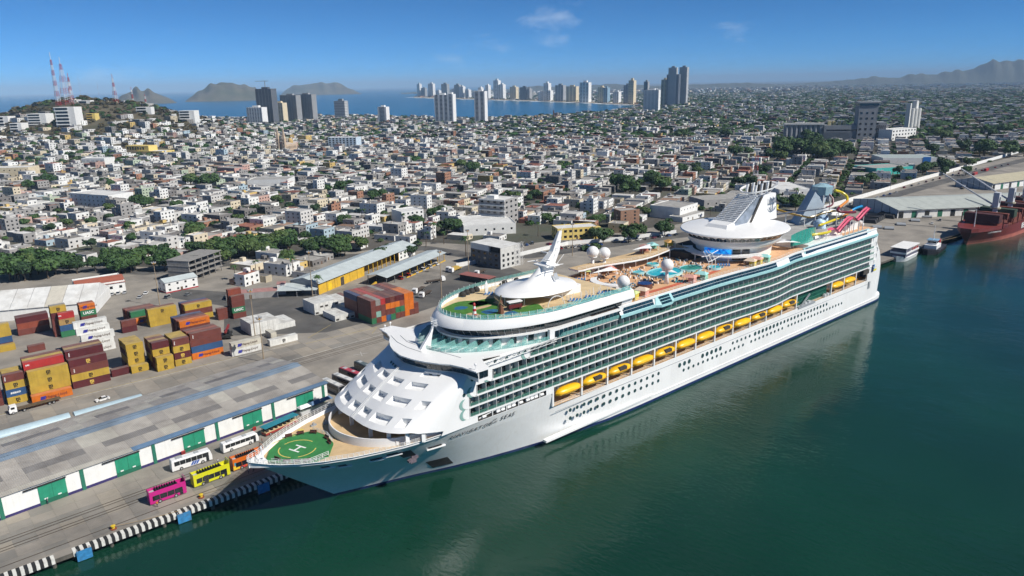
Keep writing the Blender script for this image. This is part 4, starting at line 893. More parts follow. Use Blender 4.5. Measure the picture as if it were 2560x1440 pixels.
mb.rings([[(97,-1.4,50.8),(101.5,-1.4,50.8),(101.5,1.4,50.8),(97,1.4,50.8)], [(101,-.9,54.5),(104,-.9,54.5),(104,.9,54.5),(101,.9,54.5)], [(104.4,-.35,60.5),(105.6,-.35,60.5),(105.6,.35,60.5),(104.4,.35,60.5)]], True, False, True)
for z_, w_ in ((53.5,2.4),(55.5,1.8),(57.5,1.4)): mb.bar((100+(z_-50)*.45, -w_, z_), (100+(z_-50)*.45, w_, z_), .14)
mb.bar((101,-2.6,50.8),(104,-2.8,53.5),.12); mb.bar((101,2.6,50.8),(104,2.8,53.5),.12); mb.bar((105,0,60),(107.2,0,62.4),.12)
mb.build('radar_mast', WHITE, SHIP)
for x, y, z_ in ((98,-1.5,52.3),(99.6,1.5,54.2)): MB().obox((x, y, z_), (0, 1.4, 0), (.15, 0, 0), (0, 0, .14)).build('radar_scanner', WHITE, SHIP)
# --- radar domes
DOMEM = pm('dome_white', (.78, .78, .77), .45, var=.03)
def dome(x, y, z0, zc, r, taper=True):
    mb = MB(); mb.tube([(x,y,z0),(x,y,z0+.4*(zc-z0)),(x,y,zc-r*.7)], [.95 if taper else .65,.6,.55], 14); ped = mb.build('dome_pedestal', WHITE, SHIP, smooth=True)
    mb = MB(); mb.cyl(x, y, zc-r*.85, zc-r*.7, r*.75, r*.75, 18); mb.sphere((x,y,zc), r, 24, 16); mb.build('radar_dome', DOMEM, ped, smooth=True)
dome(117.2, -16.4, 36.0, 44.6, 2.05, False); dome(146.3, -11.2, PD, 44.0, 2.25); dome(143.5, 15.6, PD, 44.5, 2.25); dome(139.5, 17.8, PD, 45.2, 2.25)
# --- big disc lounge and funnel
def el2(a_, b_, z, cx=205., n=44): return [(cx-a_*math.cos(2*math.pi*i/n), -b_*math.sin(2*math.pi*i/n), z) for i in range(n)]
mb = MB(); mb.rings([el2(20.5, 17.5, 45.1), el2(23.0, 19.6, 47.5), el2(24.2, 20.5, 47.9), el2(23.8, 20.2, 48.4), el2(20, 17, 49.0), el2(12, 9.5, 49.8), el2(1, 1, 50.1)], True, True); dl = mb.build('disc_lounge_roof', WHITE, SHIP, smooth=True, auto=40)
p0, p1 = el2(21.1, 18.0, 45.6, n=88), el2(22.9, 19.5, 47.45, n=88)
for i in range(88):
    q = [Vector(p0[i]), Vector(p0[(i+1) % 88]), Vector(p1[(i+1) % 88]), Vector(p1[i])]; m_ = sum(q, Vector())/4
    if m_.y > 9: continue
    q = [m_+(v-m_)*.92 for v in q]; pane(q, DARKGL, dl, 'lounge_window', th=-.08)
mb = MB(); mb.rings([el2(19.0, 15.5, 42.4), el2(20.5, 17.3, 43.8), el2(20.6, 17.6, 45.3)], True, True); mb.build('disc_lounge_soffit', WHITE, SHIP, smooth=True)
mb = MB(); mb.rings([el2(17.5, 13.5, PD), el2(17.8, 14.0, 42.6)], True); dw = mb.build('disc_lounge_wall', WHITE, SHIP, smooth=True)
def onwall(a, z, off=.1): return Vector((205-(17.7+off)*math.cos(a), -(13.8+off)*math.sin(a), z))
SCR = bpy.data.materials.new('video_screen'); SCR.use_nodes = True; sn = SCR.node_tree.nodes; sl = SCR.node_tree.links.new
_g = sn.new('ShaderNodeNewGeometry'); _t = sn.new('ShaderNodeTexNoise'); _t.inputs['Scale'].default_value = .8; _t.inputs['Detail'].default_value = 4; sl(_g.outputs['Position'], _t.inputs['Vector'])
_rr = sn.new('ShaderNodeValToRGB'); _rr.color_ramp.elements[0].color = (.0, .03, .35, 1); _rr.color_ramp.elements[1].color = (.03, .45, .95, 1); _rr.color_ramp.elements[0].position = .35; _rr.color_ramp.elements[1].position = .7; sl(_t.outputs['Fac'], _rr.inputs[0])
_b = sn['Principled BSDF']; sl(_rr.outputs[0], _b.inputs['Base Color']); sl(_rr.outputs[0], _b.inputs['Emission Color']); _b.inputs['Emission Strength'].default_value = .7
q = [onwall(-.06, 38.8, 1.6), onwall(.62, 38.8, 1.6), onwall(.62, 42.3, 1.6), onwall(-.06, 42.3, 1.6)]; pane(q, SCR, dw, 'video_screen', th=-.4)
for a0, a1 in ((.66,.85),(.9,1.08)): pane([onwall(a0, 38.0, .5), onwall(a1, 38.0, .5), onwall(a1, 42.2, .5), onwall(a0, 42.2, .5)], DARKGL, dw, 'lounge_door', th=-.1)
mb = MB(); rg = [(205-24*math.cos(a), -20*math.sin(a)*.93) for a in np.linspace(-.9, 1.25, 24)]; rgi = [(205-19*math.cos(a), -15*math.sin(a)) for a in np.linspace(-.9, 1.25, 24)]
mb.rings([[(x, y, 39.9) for x, y in rgi], [(x, y, 39.9) for x, y in rg], [(x, y, 40.4) for x, y in rg], [(x, y, 40.4) for x, y in rgi]], closed=False); mb.build('lounge_walkway', WHITE, SHIP)
railing([(x, y, 40.4) for x, y in rg[::2]], 1., 2.2, .06, rails=2)
for k in range(0, 24, 4): MB().cyl(rg[k][0]+1, rg[k][1]*.95, PD, 39.9, .25, n=8).build('walkway_column', WHITE, SHIP)
# funnel: raked white casing, open ladder-like front, crown platform with pipes
mb = MB()
def fr_(x0, x1, w0, w1, z): return [(x0, -w0, z), (x1, -w1, z), (x1, w1, z), (x0, w0, z)]
mb.rings([fr_(206, 229, 4.4, 4.6, 49.2), fr_(213, 228.6, 4.1, 4.2, 54.5), fr_(219.5, 228, 3.8, 3.9, 60.0)], True, False, True); fu = mb.build('funnel', WHITE, SHIP)
mb = MB(); mb.obox((212.4, -4.52, 54.2), (4.6, .28, 5.6), (.45, 0, -.35), (0, .06, 0)); mb.build('funnel_stripe', VOID, fu)
for y in (-4.6, -1.6, 1.6, 4.6): MB().bar((193.5, y, 49.6), (213, y*.85, 60.2), .32).build('funnel_stringer', WHITE, fu)
for i in range(19):
    t = (i+.5)/19; MB().box(193.5+19.5*t-.2, 193.5+19.5*t+.35, -4.5, 4.5, 49.7+10.6*t, 50.1+10.6*t).build('funnel_rung', WHITE, fu)
mb = MB(); mb.rings([[(195.5,-4.2,49.4),(206,-4.2,49.4),(206,4.2,49.4),(195.5,4.2,49.4)], [(214.5,-3.6,59.0),(220,-3.6,60.),(220,3.6,60.),(214.5,3.6,59.0)]], True, False, True); mb.build('funnel_core', pm('funnel_core_grey', (.22, .26, .32), .5, var=.3, scale=.4), fu)
mb = MB(); mb.rings([[(191,-5.2,49.4),(197,-5.6,49.4),(197,5.6,49.4),(191,5.2,49.4)], [(192.5,-4.4,50.8),(196.5,-4.8,51.6),(196.5,4.8,51.6),(192.5,4.4,50.8)]], True, False, True); mb.build('funnel_fairing', WHITE, fu)
def cr(a_, b_, z, cx=221.): return [(cx-a_*math.cos(2*math.pi*i/28), -b_*math.sin(2*math.pi*i/28), z+.12*(-a_*math.cos(2*math.pi*i/28))) for i in range(28)]
mb = MB(); mb.rings([cr(9.6, 5.6, 62.1), cr(10.4, 6.2, 62.6), cr(10.4, 6.2, 63.0), cr(9.4, 5.4, 62.7), cr(9.6, 5.6, 62.1)]); mb.build('funnel_crown', WHITE, fu, smooth=True, auto=40)
for i in range(0, 28, 2):
    p = cr(9.6, 5.6, 60.9)[i]; q = cr(6.5, 3.6, 60.0)[i]; MB().bar(q, (p[0], p[1], p[2]+1.5), .16).build('crown_strut', WHITE, fu)
for i in range(6):
    for y in (-2.0, 2.0): MB().tube([(215+i*2.2, y, 60.4), (215.6+i*2.2, y, 64.2+.12*i)], .5, 8).build('exhaust_pipe', VOID if i % 2 else WHITE, fu)
# lattice emblem: crown above an anchor on the funnel side
EMB = pm('emblem_grey_blue', (.16, .20, .27), .5)
mb = MB()
for k in range(5): mb.obox((222.4+k*1.1, -4.75, 57.4-.0*k), (.16, 0, 0), (0, .12, 0), (0, 0, .9 if k % 2 else 1.3))
mb.obox((224.6, -4.75, 56.3), (2.6, 0, 0), (0, .12, 0), (0, 0, .22)); mb.obox((224.6, -4.75, 54.6), (.22, 0, 0), (0, .12, 0), (0, 0, 1.7)); mb.tube([(222.2, -4.75, 54.4), (222.8, -4.75, 53.3), (224.6, -4.75, 52.7), (226.4, -4.75, 53.3), (227, -4.75, 54.4)], .22, 6); mb.build('funnel_emblem', EMB, fu)
# --- sports deck aft: side house, glazed wall, water slides, slide tower, climbing wall
mb = MB(); mb.prism([(229,-12),(288,-13),(292,-8),(292,8),(288,13),(229,12)], PD, 40.6); mb.build('sports_house', WHITE, SHIP)
mb = MB(); mb.quad(*[(x, y, 40.62) for x, y in [(229,-12),(288,-13),(292,-8),(292,8),(288,13),(229,12)]]); mb.build('sports_deck', pm('sports_deck_grey', (.34, .34, .33), .8, var=.2, scale=.3), SHIP)
mb = MB(); mb.prism([(232,-18.2),(262,-18.2),(262,-12.5),(232,-12)], PD, 39.0); mb.build('slide_base_house', WHITE, SHIP)
for i in range(9):
    t0, t1 = i/9, (i+1)/9; h = lambda t: 41.5+5.0*math.sin(math.pi*(.15+t*.5))*(1-t*.35); xx = lambda t: 224+20*t; yy_ = lambda t: -14.5-1.5*math.sin(t*3)
    pane([(xx(t0)+.08, yy_(t0), 39.2), (xx(t1)-.08, yy_(t1), 39.2), (xx(t1)-.08, yy_(t1), h(t1)), (xx(t0)+.08, yy_(t0), h(t0))], pm('green_screen_glass', (.05, .32, .25), .08, spec=.8), SHIP, 'green_screen_pane')
def slide(pts, r, mat, name, closed_tube=True, n=10):
    r *= .66
    # smooth the polyline
    P_ = [Vector(p) for p in pts]; out = []
    for i in range(len(P_)-1):
        a, b, c, d = P_[max(i-1, 0)], P_[i], P_[i+1], P_[min(i+2, len(P_)-1)]
        for k in range(6):
            t = k/6; out.append(.5*((2*b)+(c-a)*t+(2*a-5*b+4*c-d)*t*t+(3*b-a-3*c+d)*t**3))
    out.append(P_[-1]); mb = MB()
    if closed_tube: mb.tube(out, r, n)
    else:
        rg = []
        for i, p in enumerate(out):
            dd = (out[min(i+1, len(out)-1)]-out[max(i-1, 0)]).normalized(); sd2 = dd.cross(Vector((0,0,1))).normalized(); up = sd2.cross(dd)
            rg.append([p+sd2*r*c_+up*r*s_ for c_, s_ in ((-1.15,.7),(-1,.6),(-.8,-.3),(0,-.55),(.8,-.3),(1,.6),(1.15,.7))])
        mb.rings(rg, closed=False)
    return mb.build(name, mat, SHIP, smooth=True)
SY = pm('slide_yellow', (.62, .50, .03), .25); SYD = pm('slide_ochre', (.42, .26, .03), .3); SPK = pm('slide_pink', (.60, .10, .18), .25); SBL = pm('slide_blue', (.02, .26, .55), .25); SMR = pm('slide_maroon', (.15, .015, .03), .3); SOR = pm('slide_orange', (.65, .25, .05), .3); SDK = pm('slide_navy', (.03, .05, .09), .3)
slide([(237.5,-13.6,41.6),(241,-16,41.9),(245,-17.4,42.0),(249,-17.6,41.9),(252,-17.2,41.9)], .95, SY, 'yellow_tube_slide')
slide([(252,-17.2,42.0),(256,-17.3,42.2),(259.5,-17.5,40.3),(263,-17.4,41.8),(270,-17.2,44.5),(274,-17.1,44.8),(277,-17.2,43.2),(280,-17.2,43.6),(286,-17.2,46.2),(290,-17,47.5)], .85, SPK, 'pink_open_slide', False)
slide([(253,-16.,42.2),(257,-16.1,42.4),(260,-16.2,40.8),(264,-16.,42.2),(270.5,-15.8,44.9),(274.5,-15.8,45.1),(277.5,-15.8,43.6),(280.5,-15.9,44.1),(286,-15.9,46.6),(290,-16,47.8)], .85, SPK, 'pink_open_slide', False)
slide([(276,-11,44.5),(280,-11.4,45.6),(283,-11.6,46.6)], .85, SOR, 'orange_tube_slide'); slide([(283,-11.6,46.6),(286,-12.2,47.4),(290,-13,47.9)], .9, SBL, 'blue_tube_slide')
slide([(258,-9,42.6),(266,-10,43.4),(272,-10.6,44.1),(276,-11,44.5)], .85, SY, 'yellow_tube_slide')
slide([(262,14,48.6),(258,12,48.4),(254,9.5,48.2)], .95, SY, 'yellow_tube_slide')
slide([(254,9.5,48.0),(257,4.5,46.4),(261,.5,45.2),(265,-1.5,44.3),(270,-3.0,45.4),(276,-5.5,46.2),(279,-6.5,46.2)], .95, SYD, 'ochre_open_slide', False)
slide([(244,4,47.8),(252,1.6,48),(260,-1,48.1),(267,-3.6,48.3),(271,-5.2,48.8)], .55, SDK, 'navy_tube_slide'); slide([(271,-5.2,48.8),(275,-6,49.6),(277,-5,52),(276.5,-3.2,54.2)], .6, SMR, 'red_tube_slide')
slide([(281,-3.8,55.4),(284.5,-5.4,54.2),(285.5,-7.5,52.4),(283,-9.2,50.8)], .95, SY, 'yellow_tube_slide'); slide([(283,-9.2,50.8),(278,-9.6,49.8),(273,-10.2,49)], .95, SOR, 'orange_tube_slide'); slide([(273,-10.2,49),(270,-11.2,48),(273,-13,47.2),(278,-13.8,46.6),(281,-14.2,46.4)], .95, SMR, 'maroon_tube_slide')
for x, y, z_ in ((239,-14.5,41),(244,-16.8,41.2),(249,-17.2,41.2),(263,-17,41),(267,-17,42.8),(271,-17,43.8),(275,-17,43.6),(280,-17,43),(284,-17,44.6),(256,6,46.5),(262,0,44),(266,-3,47.6),(272,-5,47),(278,-8,49),(276,-10.6,48),(270,-11,47)): MB().cyl(x, y, PD+.2, z_, .22, n=8).build('slide_column', WHITE, SHIP)
mb = MB(); mb.rings([[(262,3,40.6),(270,-3,40.6),(276,5,40.6),(268,10,40.6)], [(274,1,57.5),(278,-2.4,57.5),(281,2,57.5),(277,5.5,57.5)]], True, False, True); mb.build('slide_tower_wall', pm('tower_blue_grey', (.36, .43, .49), .35, var=.12, scale=.3), SHIP)
mb = MB(); mb.rings([[(277.5+4.6*math.cos(a), .6+4.6*math.sin(a), 53.6) for a in np.linspace(0, 6.283, 8, endpoint=False)], [(277.5+4.8*math.cos(a), .6+4.8*math.sin(a), 57.4) for a in np.linspace(0, 6.283, 8, endpoint=False)], [(277.5+1.4*math.cos(a), .6+1.4*math.sin(a), 58.6) for a in np.linspace(0, 6.283, 8, endpoint=False)]], True, True, True); twr = mb.build('slide_tower_cabin', pm('tower_glass_blue', (.30, .46, .52), .25, var=.1, scale=.4), SHIP)
for x, y in ((274,-2),(281,-2),(281,4),(274.5,4)): MB().cyl(x, y, 40.6, 53.6, .3, n=8).build('tower_column', WHITE, SHIP)
mb = MB(); mb.lathe([(2.6,0),(2.7,2.8),(2.0,3.6),(.1,4.3)], (262.5, -7.2, 40.6), 18); mb.build('splash_drum', pm('drum_blue_white', (.45, .60, .75), .4, var=.6, scale=.9), SHIP, smooth=True)
mb = MB(); mb.lathe([(2.2,0),(2.3,3.8),(1.6,4.4),(.1,4.8)], (270.5, -4.5, 40.6), 18); mb.build('splash_drum', pm('drum_blue_white', (.45, .60, .75), .4, var=.6, scale=.9), SHIP, smooth=True)
mb = MB(); mb.prism([(280,-6),(291,-6),(291,7),(280,8)], 40.6, 43.8); mb.build('aft_cafe', pm('cafe_wall', (.42, .43, .42), .5), SHIP); mb = MB(); mb.lathe([(7.2,0),(6.8,.6),(3.5,1.4),(.1,1.7)], (286,.6,43.8), 20); mb.build('aft_cafe_roof', WHITE, SHIP, smooth=True)
for i in range(8): pane([(280.6+i*1.25, -6.06, 41.2), (281.6+i*1.25, -6.06, 41.2), (281.6+i*1.25, -6.06, 43.2), (280.6+i*1.25, -6.06, 43.2)], DARKGL, SHIP, 'window_pane')
railing([(288, -14, 38.4), (294, -10, 38.4), (294, 10, 38.4)], 1.2, 2, .08)
mb = MB(); mb.lathe([(.1,0),(1.6,.6),(1.7,1.4),(.1,1.7)], (294.5,-10.5,38.6), 14); mb.build('lifebuoy_station', WHITE, SHIP); MB().sphere((296.5,-11,38.2), 1.1, 14, 9).build('stern_dome', DOMEM, SHIP, smooth=True)
mb = MB(); mb.box(293.5, 299.5, -14.5, -8, 31.8, 32.1); [mb.bar((x, y, 32), (x, y, 34.5), .12) for x in (294, 297, 299.3) for y in (-14.2, -8.3)]; mb.bar((294, -14.2, 34.4), (299.3, -14.2, 34.4), .1); mb.bar((299.3, -14.2, 33.2), (299.3, -8.3, 33.2), .1); mb.bar((299.3, -14.2, 34.4), (299.3, -8.3, 34.4), .1); mb.build('stern_gantry', WHITE, SHIP)
# --- pastel huts along the near rail and the far gallery (each can be lifted away)
HUTC = {'yellow': (.62,.50,.08), 'pink': (.62,.33,.27), 'mint': (.25,.55,.40), 'coral': (.60,.22,.16), 'orange': (.60,.33,.10), 'lime': (.52,.60,.26), 'aqua': (.32,.62,.60), 'cream': (.66,.52,.40)}
def hut(x, y, z, wall, roof, rz, label):
    h = thing('deck_hut', label, 'hut', (x, y, z), rz, group='pastel deck huts')
    wm_, rm_ = pm('hut_'+wall, HUTC[wall], .7, var=.08), pm('hut_'+roof, HUTC[roof], .7, var=.08)
    MB().box(-.2, 1.7, -1.5, 1.5, 0, 2.2).build('cabin', wm_, h)
    MB().rings([[(-2.4,-1.9,2.15),(2.0,-1.9,2.15),(2.0,1.9,2.15),(-2.4,1.9,2.15)], [(-1.2,-.1,3.0),(1.,-.1,3.0),(1.,.1,3.0),(-1.2,.1,3.0)]], True, True, True).build('roof', rm_, h)
    for yy in (-1.6, 1.6): MB().box(-2.15, -2.0, yy-.07, yy+.07, 0, 2.2).build('post', WHITE, h)
    MB().box(-1.9, -.4, -1.1, 1.1, .05, .5).build('bench', pm('hut_bench', (.35, .2, .12), .8), h)
    MB().box(1.68, 1.73, -1.45, -.05, .1, 2.0).build('door', wm_, h)
NH = [(123.2,-15.2,'yellow','lime','by the foremost near dome, lowest of the near row'),(128.5,-15.0,'pink','cream','second of the near row counted from the bow'),(153.5,-16.0,'pink','pink','beside the middle dome'),(159.8,-16.4,'mint','aqua','beside the pool, next to the pink one'),(189.5,-17.6,'yellow','cream','first of the cluster in front of the disc lounge'),(193.8,-17.6,'yellow','pink','in the middle of the cluster below the disc lounge'),(196.0,-15.4,'cream','lime','set back under the disc lounge rim'),(199.5,-17.6,'mint','aqua','last of the cluster below the disc lounge')]
for x, y, wl, rf, wh in NH: hut(x, y, PD, wl, rf, R(-75), f'{wl} deck hut with {rf} roof {wh}')
FH = [(112.5,8.5,PD,'coral','cream','behind the mast house'),(116.8,11.5,PD,'coral','aqua','behind the mast house, at the far rail'),(133.5,16.2,PD,'orange','lime','in front of the far double dome'),(143,12,PD,'orange','coral','behind the far double dome'),(168,16.5,40.9,'coral','pink','on the far gallery beside the white sail'),(173.5,16.8,40.9,'mint','aqua','on the far gallery beside the disc lounge'),(182.5,15.5,40.9,'yellow','orange','in the shade behind the disc lounge on the gallery')]
for x, y, z_, wl, rf, wh in FH: hut(x, y, z_, wl, rf, R(60), f'{wl} deck hut with {rf} roof {wh}')
# clutter of tables, chairs and people-sized things on the pool deck
mb = MB(); rr = random.Random(11)
for _ in range(420):
    x, y = rr.uniform(121, 180), rr.uniform(-12, 12)
    if (x-157)**2/70+(y+2)**2/32 < 1 or (x-169)**2/28+(y+5)**2/17 < 1 or (120 < x < 127 and abs(y) < 8): continue
    s_ = rr.uniform(.25, .6); mb.cur = rr.choice((0, 0, 1, 2, 3)); mb.box(x, x+s_, y, y+s_, PD, PD+rr.uniform(.4, .9))
o = mb.build('deck_furniture', [WHITE, pm('furn_dark', (.06,.06,.07), .7), pm('furn_tan', (.45,.3,.15), .8), pm('furn_blue', (.08,.25,.4), .7)], SHIP); o['kind'] = 'stuff'
# --- lifeboats (top-level, they hang in the gallery)
LBY = pm('lifeboat_yellow', (.84, .47, .010), .35, var=.10, scale=.5, dirt=(.5, .25, .02), dirt_amt=.3)
def lb_section(t, r_):
    w_ = max(0., 1-abs(t)**3.2)**.5
    return w_
def lifeboat_mesh(tender):
    hullb, can = MB(), MB(); n = 20; R1 = []
    for i in range(n+1):
        t = -1+2*i/n; w_ = max(.04, (1-abs(t)**3)**.6); x = t*5.2; keel = -1.35+.55*abs(t)**3
        R1.append([(x, 1.75*w_*math.sin(a), (0 if abs(a) > 1.55 else 0)+(keel*math.cos(a)*.98)) for a in np.linspace(-1.5708, 1.5708, 9)])
    hullb.rings(R1, closed=False)
    R2 = []
    for i in range(n+1):
        t = -1+2*i/n; w_ = max(.04, (1-abs(t)**3)**.6); x = t*5.2; hgt = 1.35*(1-abs(t)**2.6)**.5 if abs(t) < 1 else .02
        R2.append([(x, 1.75*w_*math.cos(a), max(.02, hgt)*math.sin(a)) for a in np.linspace(0, math.pi, 9)])
    can.rings(R2, closed=False)
    return hullb.mesh('hull', True), can.mesh('canopy', True)
LH, LC = lifeboat_mesh(False); LH.materials.append(LBY); LC.materials.append(LBY)
LK = MB().box(-1.6, 1.9, -1.72, -.6, .12, 1.22).mesh('boarding_opening'); LK.materials.append(VOID)
LR = MB().box(-5.0, 5.0, -1.84, -1.72, -.1, .06).mesh('fender'); LR.materials.append(pm('fender_orange', (.6, .3, .02), .6))
LKF = MB().bar((-4.2, 0, 1.1), (-4.2, 0, 3.0), .16).bar((4.2, 0, 1.1), (4.2, 0, 3.0), .16).mesh('falls'); LKF.materials.append(GREYST)
lbx = [90.0+11.7*i for i in range(12)]+[260.3, 272.0]
ORD = ['foremost','second','third','fourth','fifth','sixth','seventh','eighth','ninth','tenth','eleventh','twelfth','aftmost but one','aftmost']
for i, x in enumerate(lbx):
    op = i in (1, 2, 4, 7, 9, 11)
    lb = thing('lifeboat', f"{'yellow tender with open side' if op else 'closed yellow lifeboat'}, {ORD[i]} in the row counted from the bow", 'lifeboat', (x, -18.75+(0 if x < 180 else -.5 if x < 215 else 0), 16.5), 0, 'yellow lifeboats hung along the ship')
    link(LH, 'hull', lb); link(LC, 'canopy', lb); link(LR, 'fender', lb); link(LKF, 'falls', lb)
    if op: link(LK, 'boarding_opening', lb)
# benches on the helipad
BEN = pm('bench_brown', (.09, .03, .02), .7)
bs, bb, bl = MB().box(-.9,.9,-.25,.25,.42,.5).mesh('seat'), MB().box(-.9,.9,.2,.28,.5,1.0).mesh('backrest'), MB().box(-.05,.05,-.22,.25,0,.42).mesh('leg')
for q in (bs, bb, bl): q.materials.append(BEN)
for k, (x, y, rz, wh) in enumerate(((7.0,-4.3,2.5,'nearest the bow on the harbour side'),(8.8,-6.2,2.7,'second along the harbour side'),(10.8,-7.4,3.0,'third along the harbour side'),(5.8,-1.6,1.9,'left of the landing circle'),(13.0,8.0,-.2,'beside the yellow box at the far edge'),(16.0,7.3,-.3,'in the middle of the far edge'),(18.8,5.6,-.8,'at the far corner near the breakwater'),(20.0,.5,-1.5,'at the aft edge of the pad'),(19.4,-2.2,-1.7,'at the aft edge towards the harbour'))):
    b_ = thing('bench', 'dark brown bench on the green helipad, '+wh, 'bench', (x, y, 17.1), rz, group='benches on the helipad')
    link(bs, 'seat', b_); link(bb, 'backrest', b_); link(bl, 'leg', b_, (-.75,0,0)); link(bl, 'leg', b_, (.75,0,0))
# ================================================================== PORT
def front(pA, pB, zA=QZ):
    """front edge of a building from two photo points on the ground: origin, width, rotation"""
    a, b = at(*pA, zA), at(*pB, zA); d = b-a; return a, math.hypot(d.x, d.y), math.atan2(d.y, d.x)
def local(root):
    return root
BLK, WHT = pm('kerb_black', (.02, .02, .02), .8, var=.3, scale=2), pm('kerb_white', (.66, .65, .60), .8, var=.12, scale=2, dirt=(.3, .28, .24), dirt_amt=.4)
kb = struct(MB().box(-80, 47, QY0+.12, QY0+1.7, QZ-1.0, QZ+.10).build('kerb', CONC))
bk = MB().box(-.36, .36, -.14, 1.9, -1.15, .18); KB, KW = bk.mesh('kerb_block'), bk.mesh('kerb_block'); KB.materials.append(BLK); KW.materials.append(WHT)
for i in range(158):
    x = -71+i*.74
    if -41.5 < x < -38.0: continue
    link(KW if i % 2 else KB, 'kerb_block', kb, (x, QY0+.02, QZ))
# fender panels
FBL = pm('fender_blue', (.03, .20, .42), .7, var=.25, scale=1.5, dirt=(.12, .1, .08), dirt_amt=.4)
for i, (x, wh) in enumerate(((-36,'left of the pink bus, nearest the corner of the photo'),(-13.5,'below the pink bus'),(7.2,'in the shadow of the bow'))):
    f = thing('quay_fender', 'blue quay fender panel '+wh, 'fender', (x, QY0-.35, 0), 0, 'fenders on the quay edge')
    MB().box(-1.6, 1.6, -.5, -.2, .2, 2.75).build('panel', FBL, f); MB().box(-1.2, 1.2, -.2, .35, .5, 2.2).build('rubber_block', BLK, f)
    for xx in (-1.3, 1.3): MB().bar((xx, -.3, 2.7), (xx, .4, 3.0), .12).build('chain', GREYST, f)
# bollards
for x, wh in ((-28.6,'left of the pink bus'),(-7.6,'beside the pink bus near the kerb')):
    b_ = thing('mooring_bollard', 'yellow topped rusty mooring bollard '+wh, 'bollard', (x, 19.3, QZ), 0, 'bollards on the quay')
    MB().cyl(0, 0, 0, .25, .75, .75, 12).build('base', pm('rust_red', (.22, .06, .03), .9, var=.3, scale=3), b_); MB().lathe([(.35,.25),(.3,.7),(.55,.8),(.55,1.0),(.05,1.1)], n=12).build('head', pm('bollard_yellow', (.65,.45,.03), .6), b_)
# mooring ropes
for a, b_, wh in (((-7.6,19.3,3.4),(8,5,11.5),'running from the quay bollard to the bow'),((-28.6,19.3,3.4),(-14,16.2,2.9),'lying along the quay edge')):
    pts = [Vector(a).lerp(Vector(b_), t)+Vector((0,0,-1.5*math.sin(math.pi*t)*(.4 if a[0] > -20 else .15))) for t in np.linspace(0, 1, 10)]
    tag(MB().tube(pts, .07, 5).build('mooring_rope', pm('rope_tan', (.3, .22, .12), .9)), 'tan mooring rope '+wh, 'rope')
# concrete slabs of the apron, joints recessed
SM = []
for k, c in enumerate(((.28,.252,.215),(.25,.23,.20),(.31,.275,.225),(.225,.21,.185))):
    SM.append(concrete(f'slab_concrete_{k}', c))
slab = MB().box(0, 5.0-.06, 0, 4.2-.06, 0, .05, skip='b'); SLM = []
for k in range(4):
    me = slab.mesh('slab'); me.materials.append(SM[k]); SLM.append(me)
rr = random.Random(2); aprot = R(2.0)
for j in range(6):
    for i in range(26):
        x, y = -78+i*5.0, 17.0+j*4.2+.035*(i*5.0)
        if x > 44: continue
        link(SLM[rr.choice((0,0,1,2,3))], 'slab', quay, (x, y, QZ+.002), aprot)
slab2 = MB().box(0, 6.5-.08, 0, 5.5-.08, 0, .05, skip='b'); SLM2 = []
for k in range(4):
    me = slab2.mesh('slab'); me.materials.append(SM[k]); SLM2.append(me)
for j in range(4):
    for i in range(23):
        x, y = -52+i*6.5, 97.5+j*5.5
        link(SLM2[rr.choice((0,0,1,2,3,1))], 'slab', quay, (x, y, QZ+.002))
# rails let into the apron
RST = pm('rail_steel', (.10, .075, .05), .5, metal=.6, var=.2)
for k, (y0, y1) in enumerate(((27.2,31.2),(28.5,32.5),(31.0,35.0),(32.3,36.3),(20.4,23.2))):
    st = MB(); a, b_ = Vector((-78, y0-1.2, QZ+.07)), Vector((60, y1+.6, QZ+.07)); st.bar(a, b_, .22, .06); struct(st.build('rail_track', RST))
for k, y in enumerate((84.5,86.0,88.8,90.3)):
    st = MB(); st.bar((40, y+6, QZ+.03), (240, y+14, QZ+.03), .2, .05); struct(st.build('rail_track', RST))
# ------------------------------------------------------------------ transit warehouse
WO, WR = Vector((-84, 38.9, QZ)), R(6.3)
WHS = thing('quay_warehouse', 'long low warehouse with white walls, green doors and grey corrugated roof on the quay', 'warehouse', WO, WR)
WL = 131.0; WD = 37.0; EH = 6.2; RH = 8.6
WWAL = pm('warehouse_white', (.76, .76, .73), .7, var=.05, scale=.5, streak=.12); WNAV = pm('plinth_navy', (.035, .025, .12), .7); WGRN = pm('door_green', (.02, .26, .15), .55, var=.12, scale=.6, streak=.2); WGD = pm('door_dark_green', (.012, .13, .075), .6)
MB().box(0, WL, 0, .3, 0, EH).build('front_wall', WWAL, WHS); MB().box(0, WL, WD-.3, WD, 0, EH).build('back_wall', WWAL, WHS)
mb = MB(); mb.quad((WL,0,0),(WL,WD,0),(WL,WD,EH),(WL,WD/2,RH),(WL,0,EH)); mb.quad((WL-.3,0,0),(WL-.3,0,EH),(WL-.3,WD/2,RH),(WL-.3,WD,EH),(WL-.3,WD,0)); mb.build('gable_wall', pm('gable_blue_grey', (.45,.50,.55), .7), WHS)
bay = 18.7
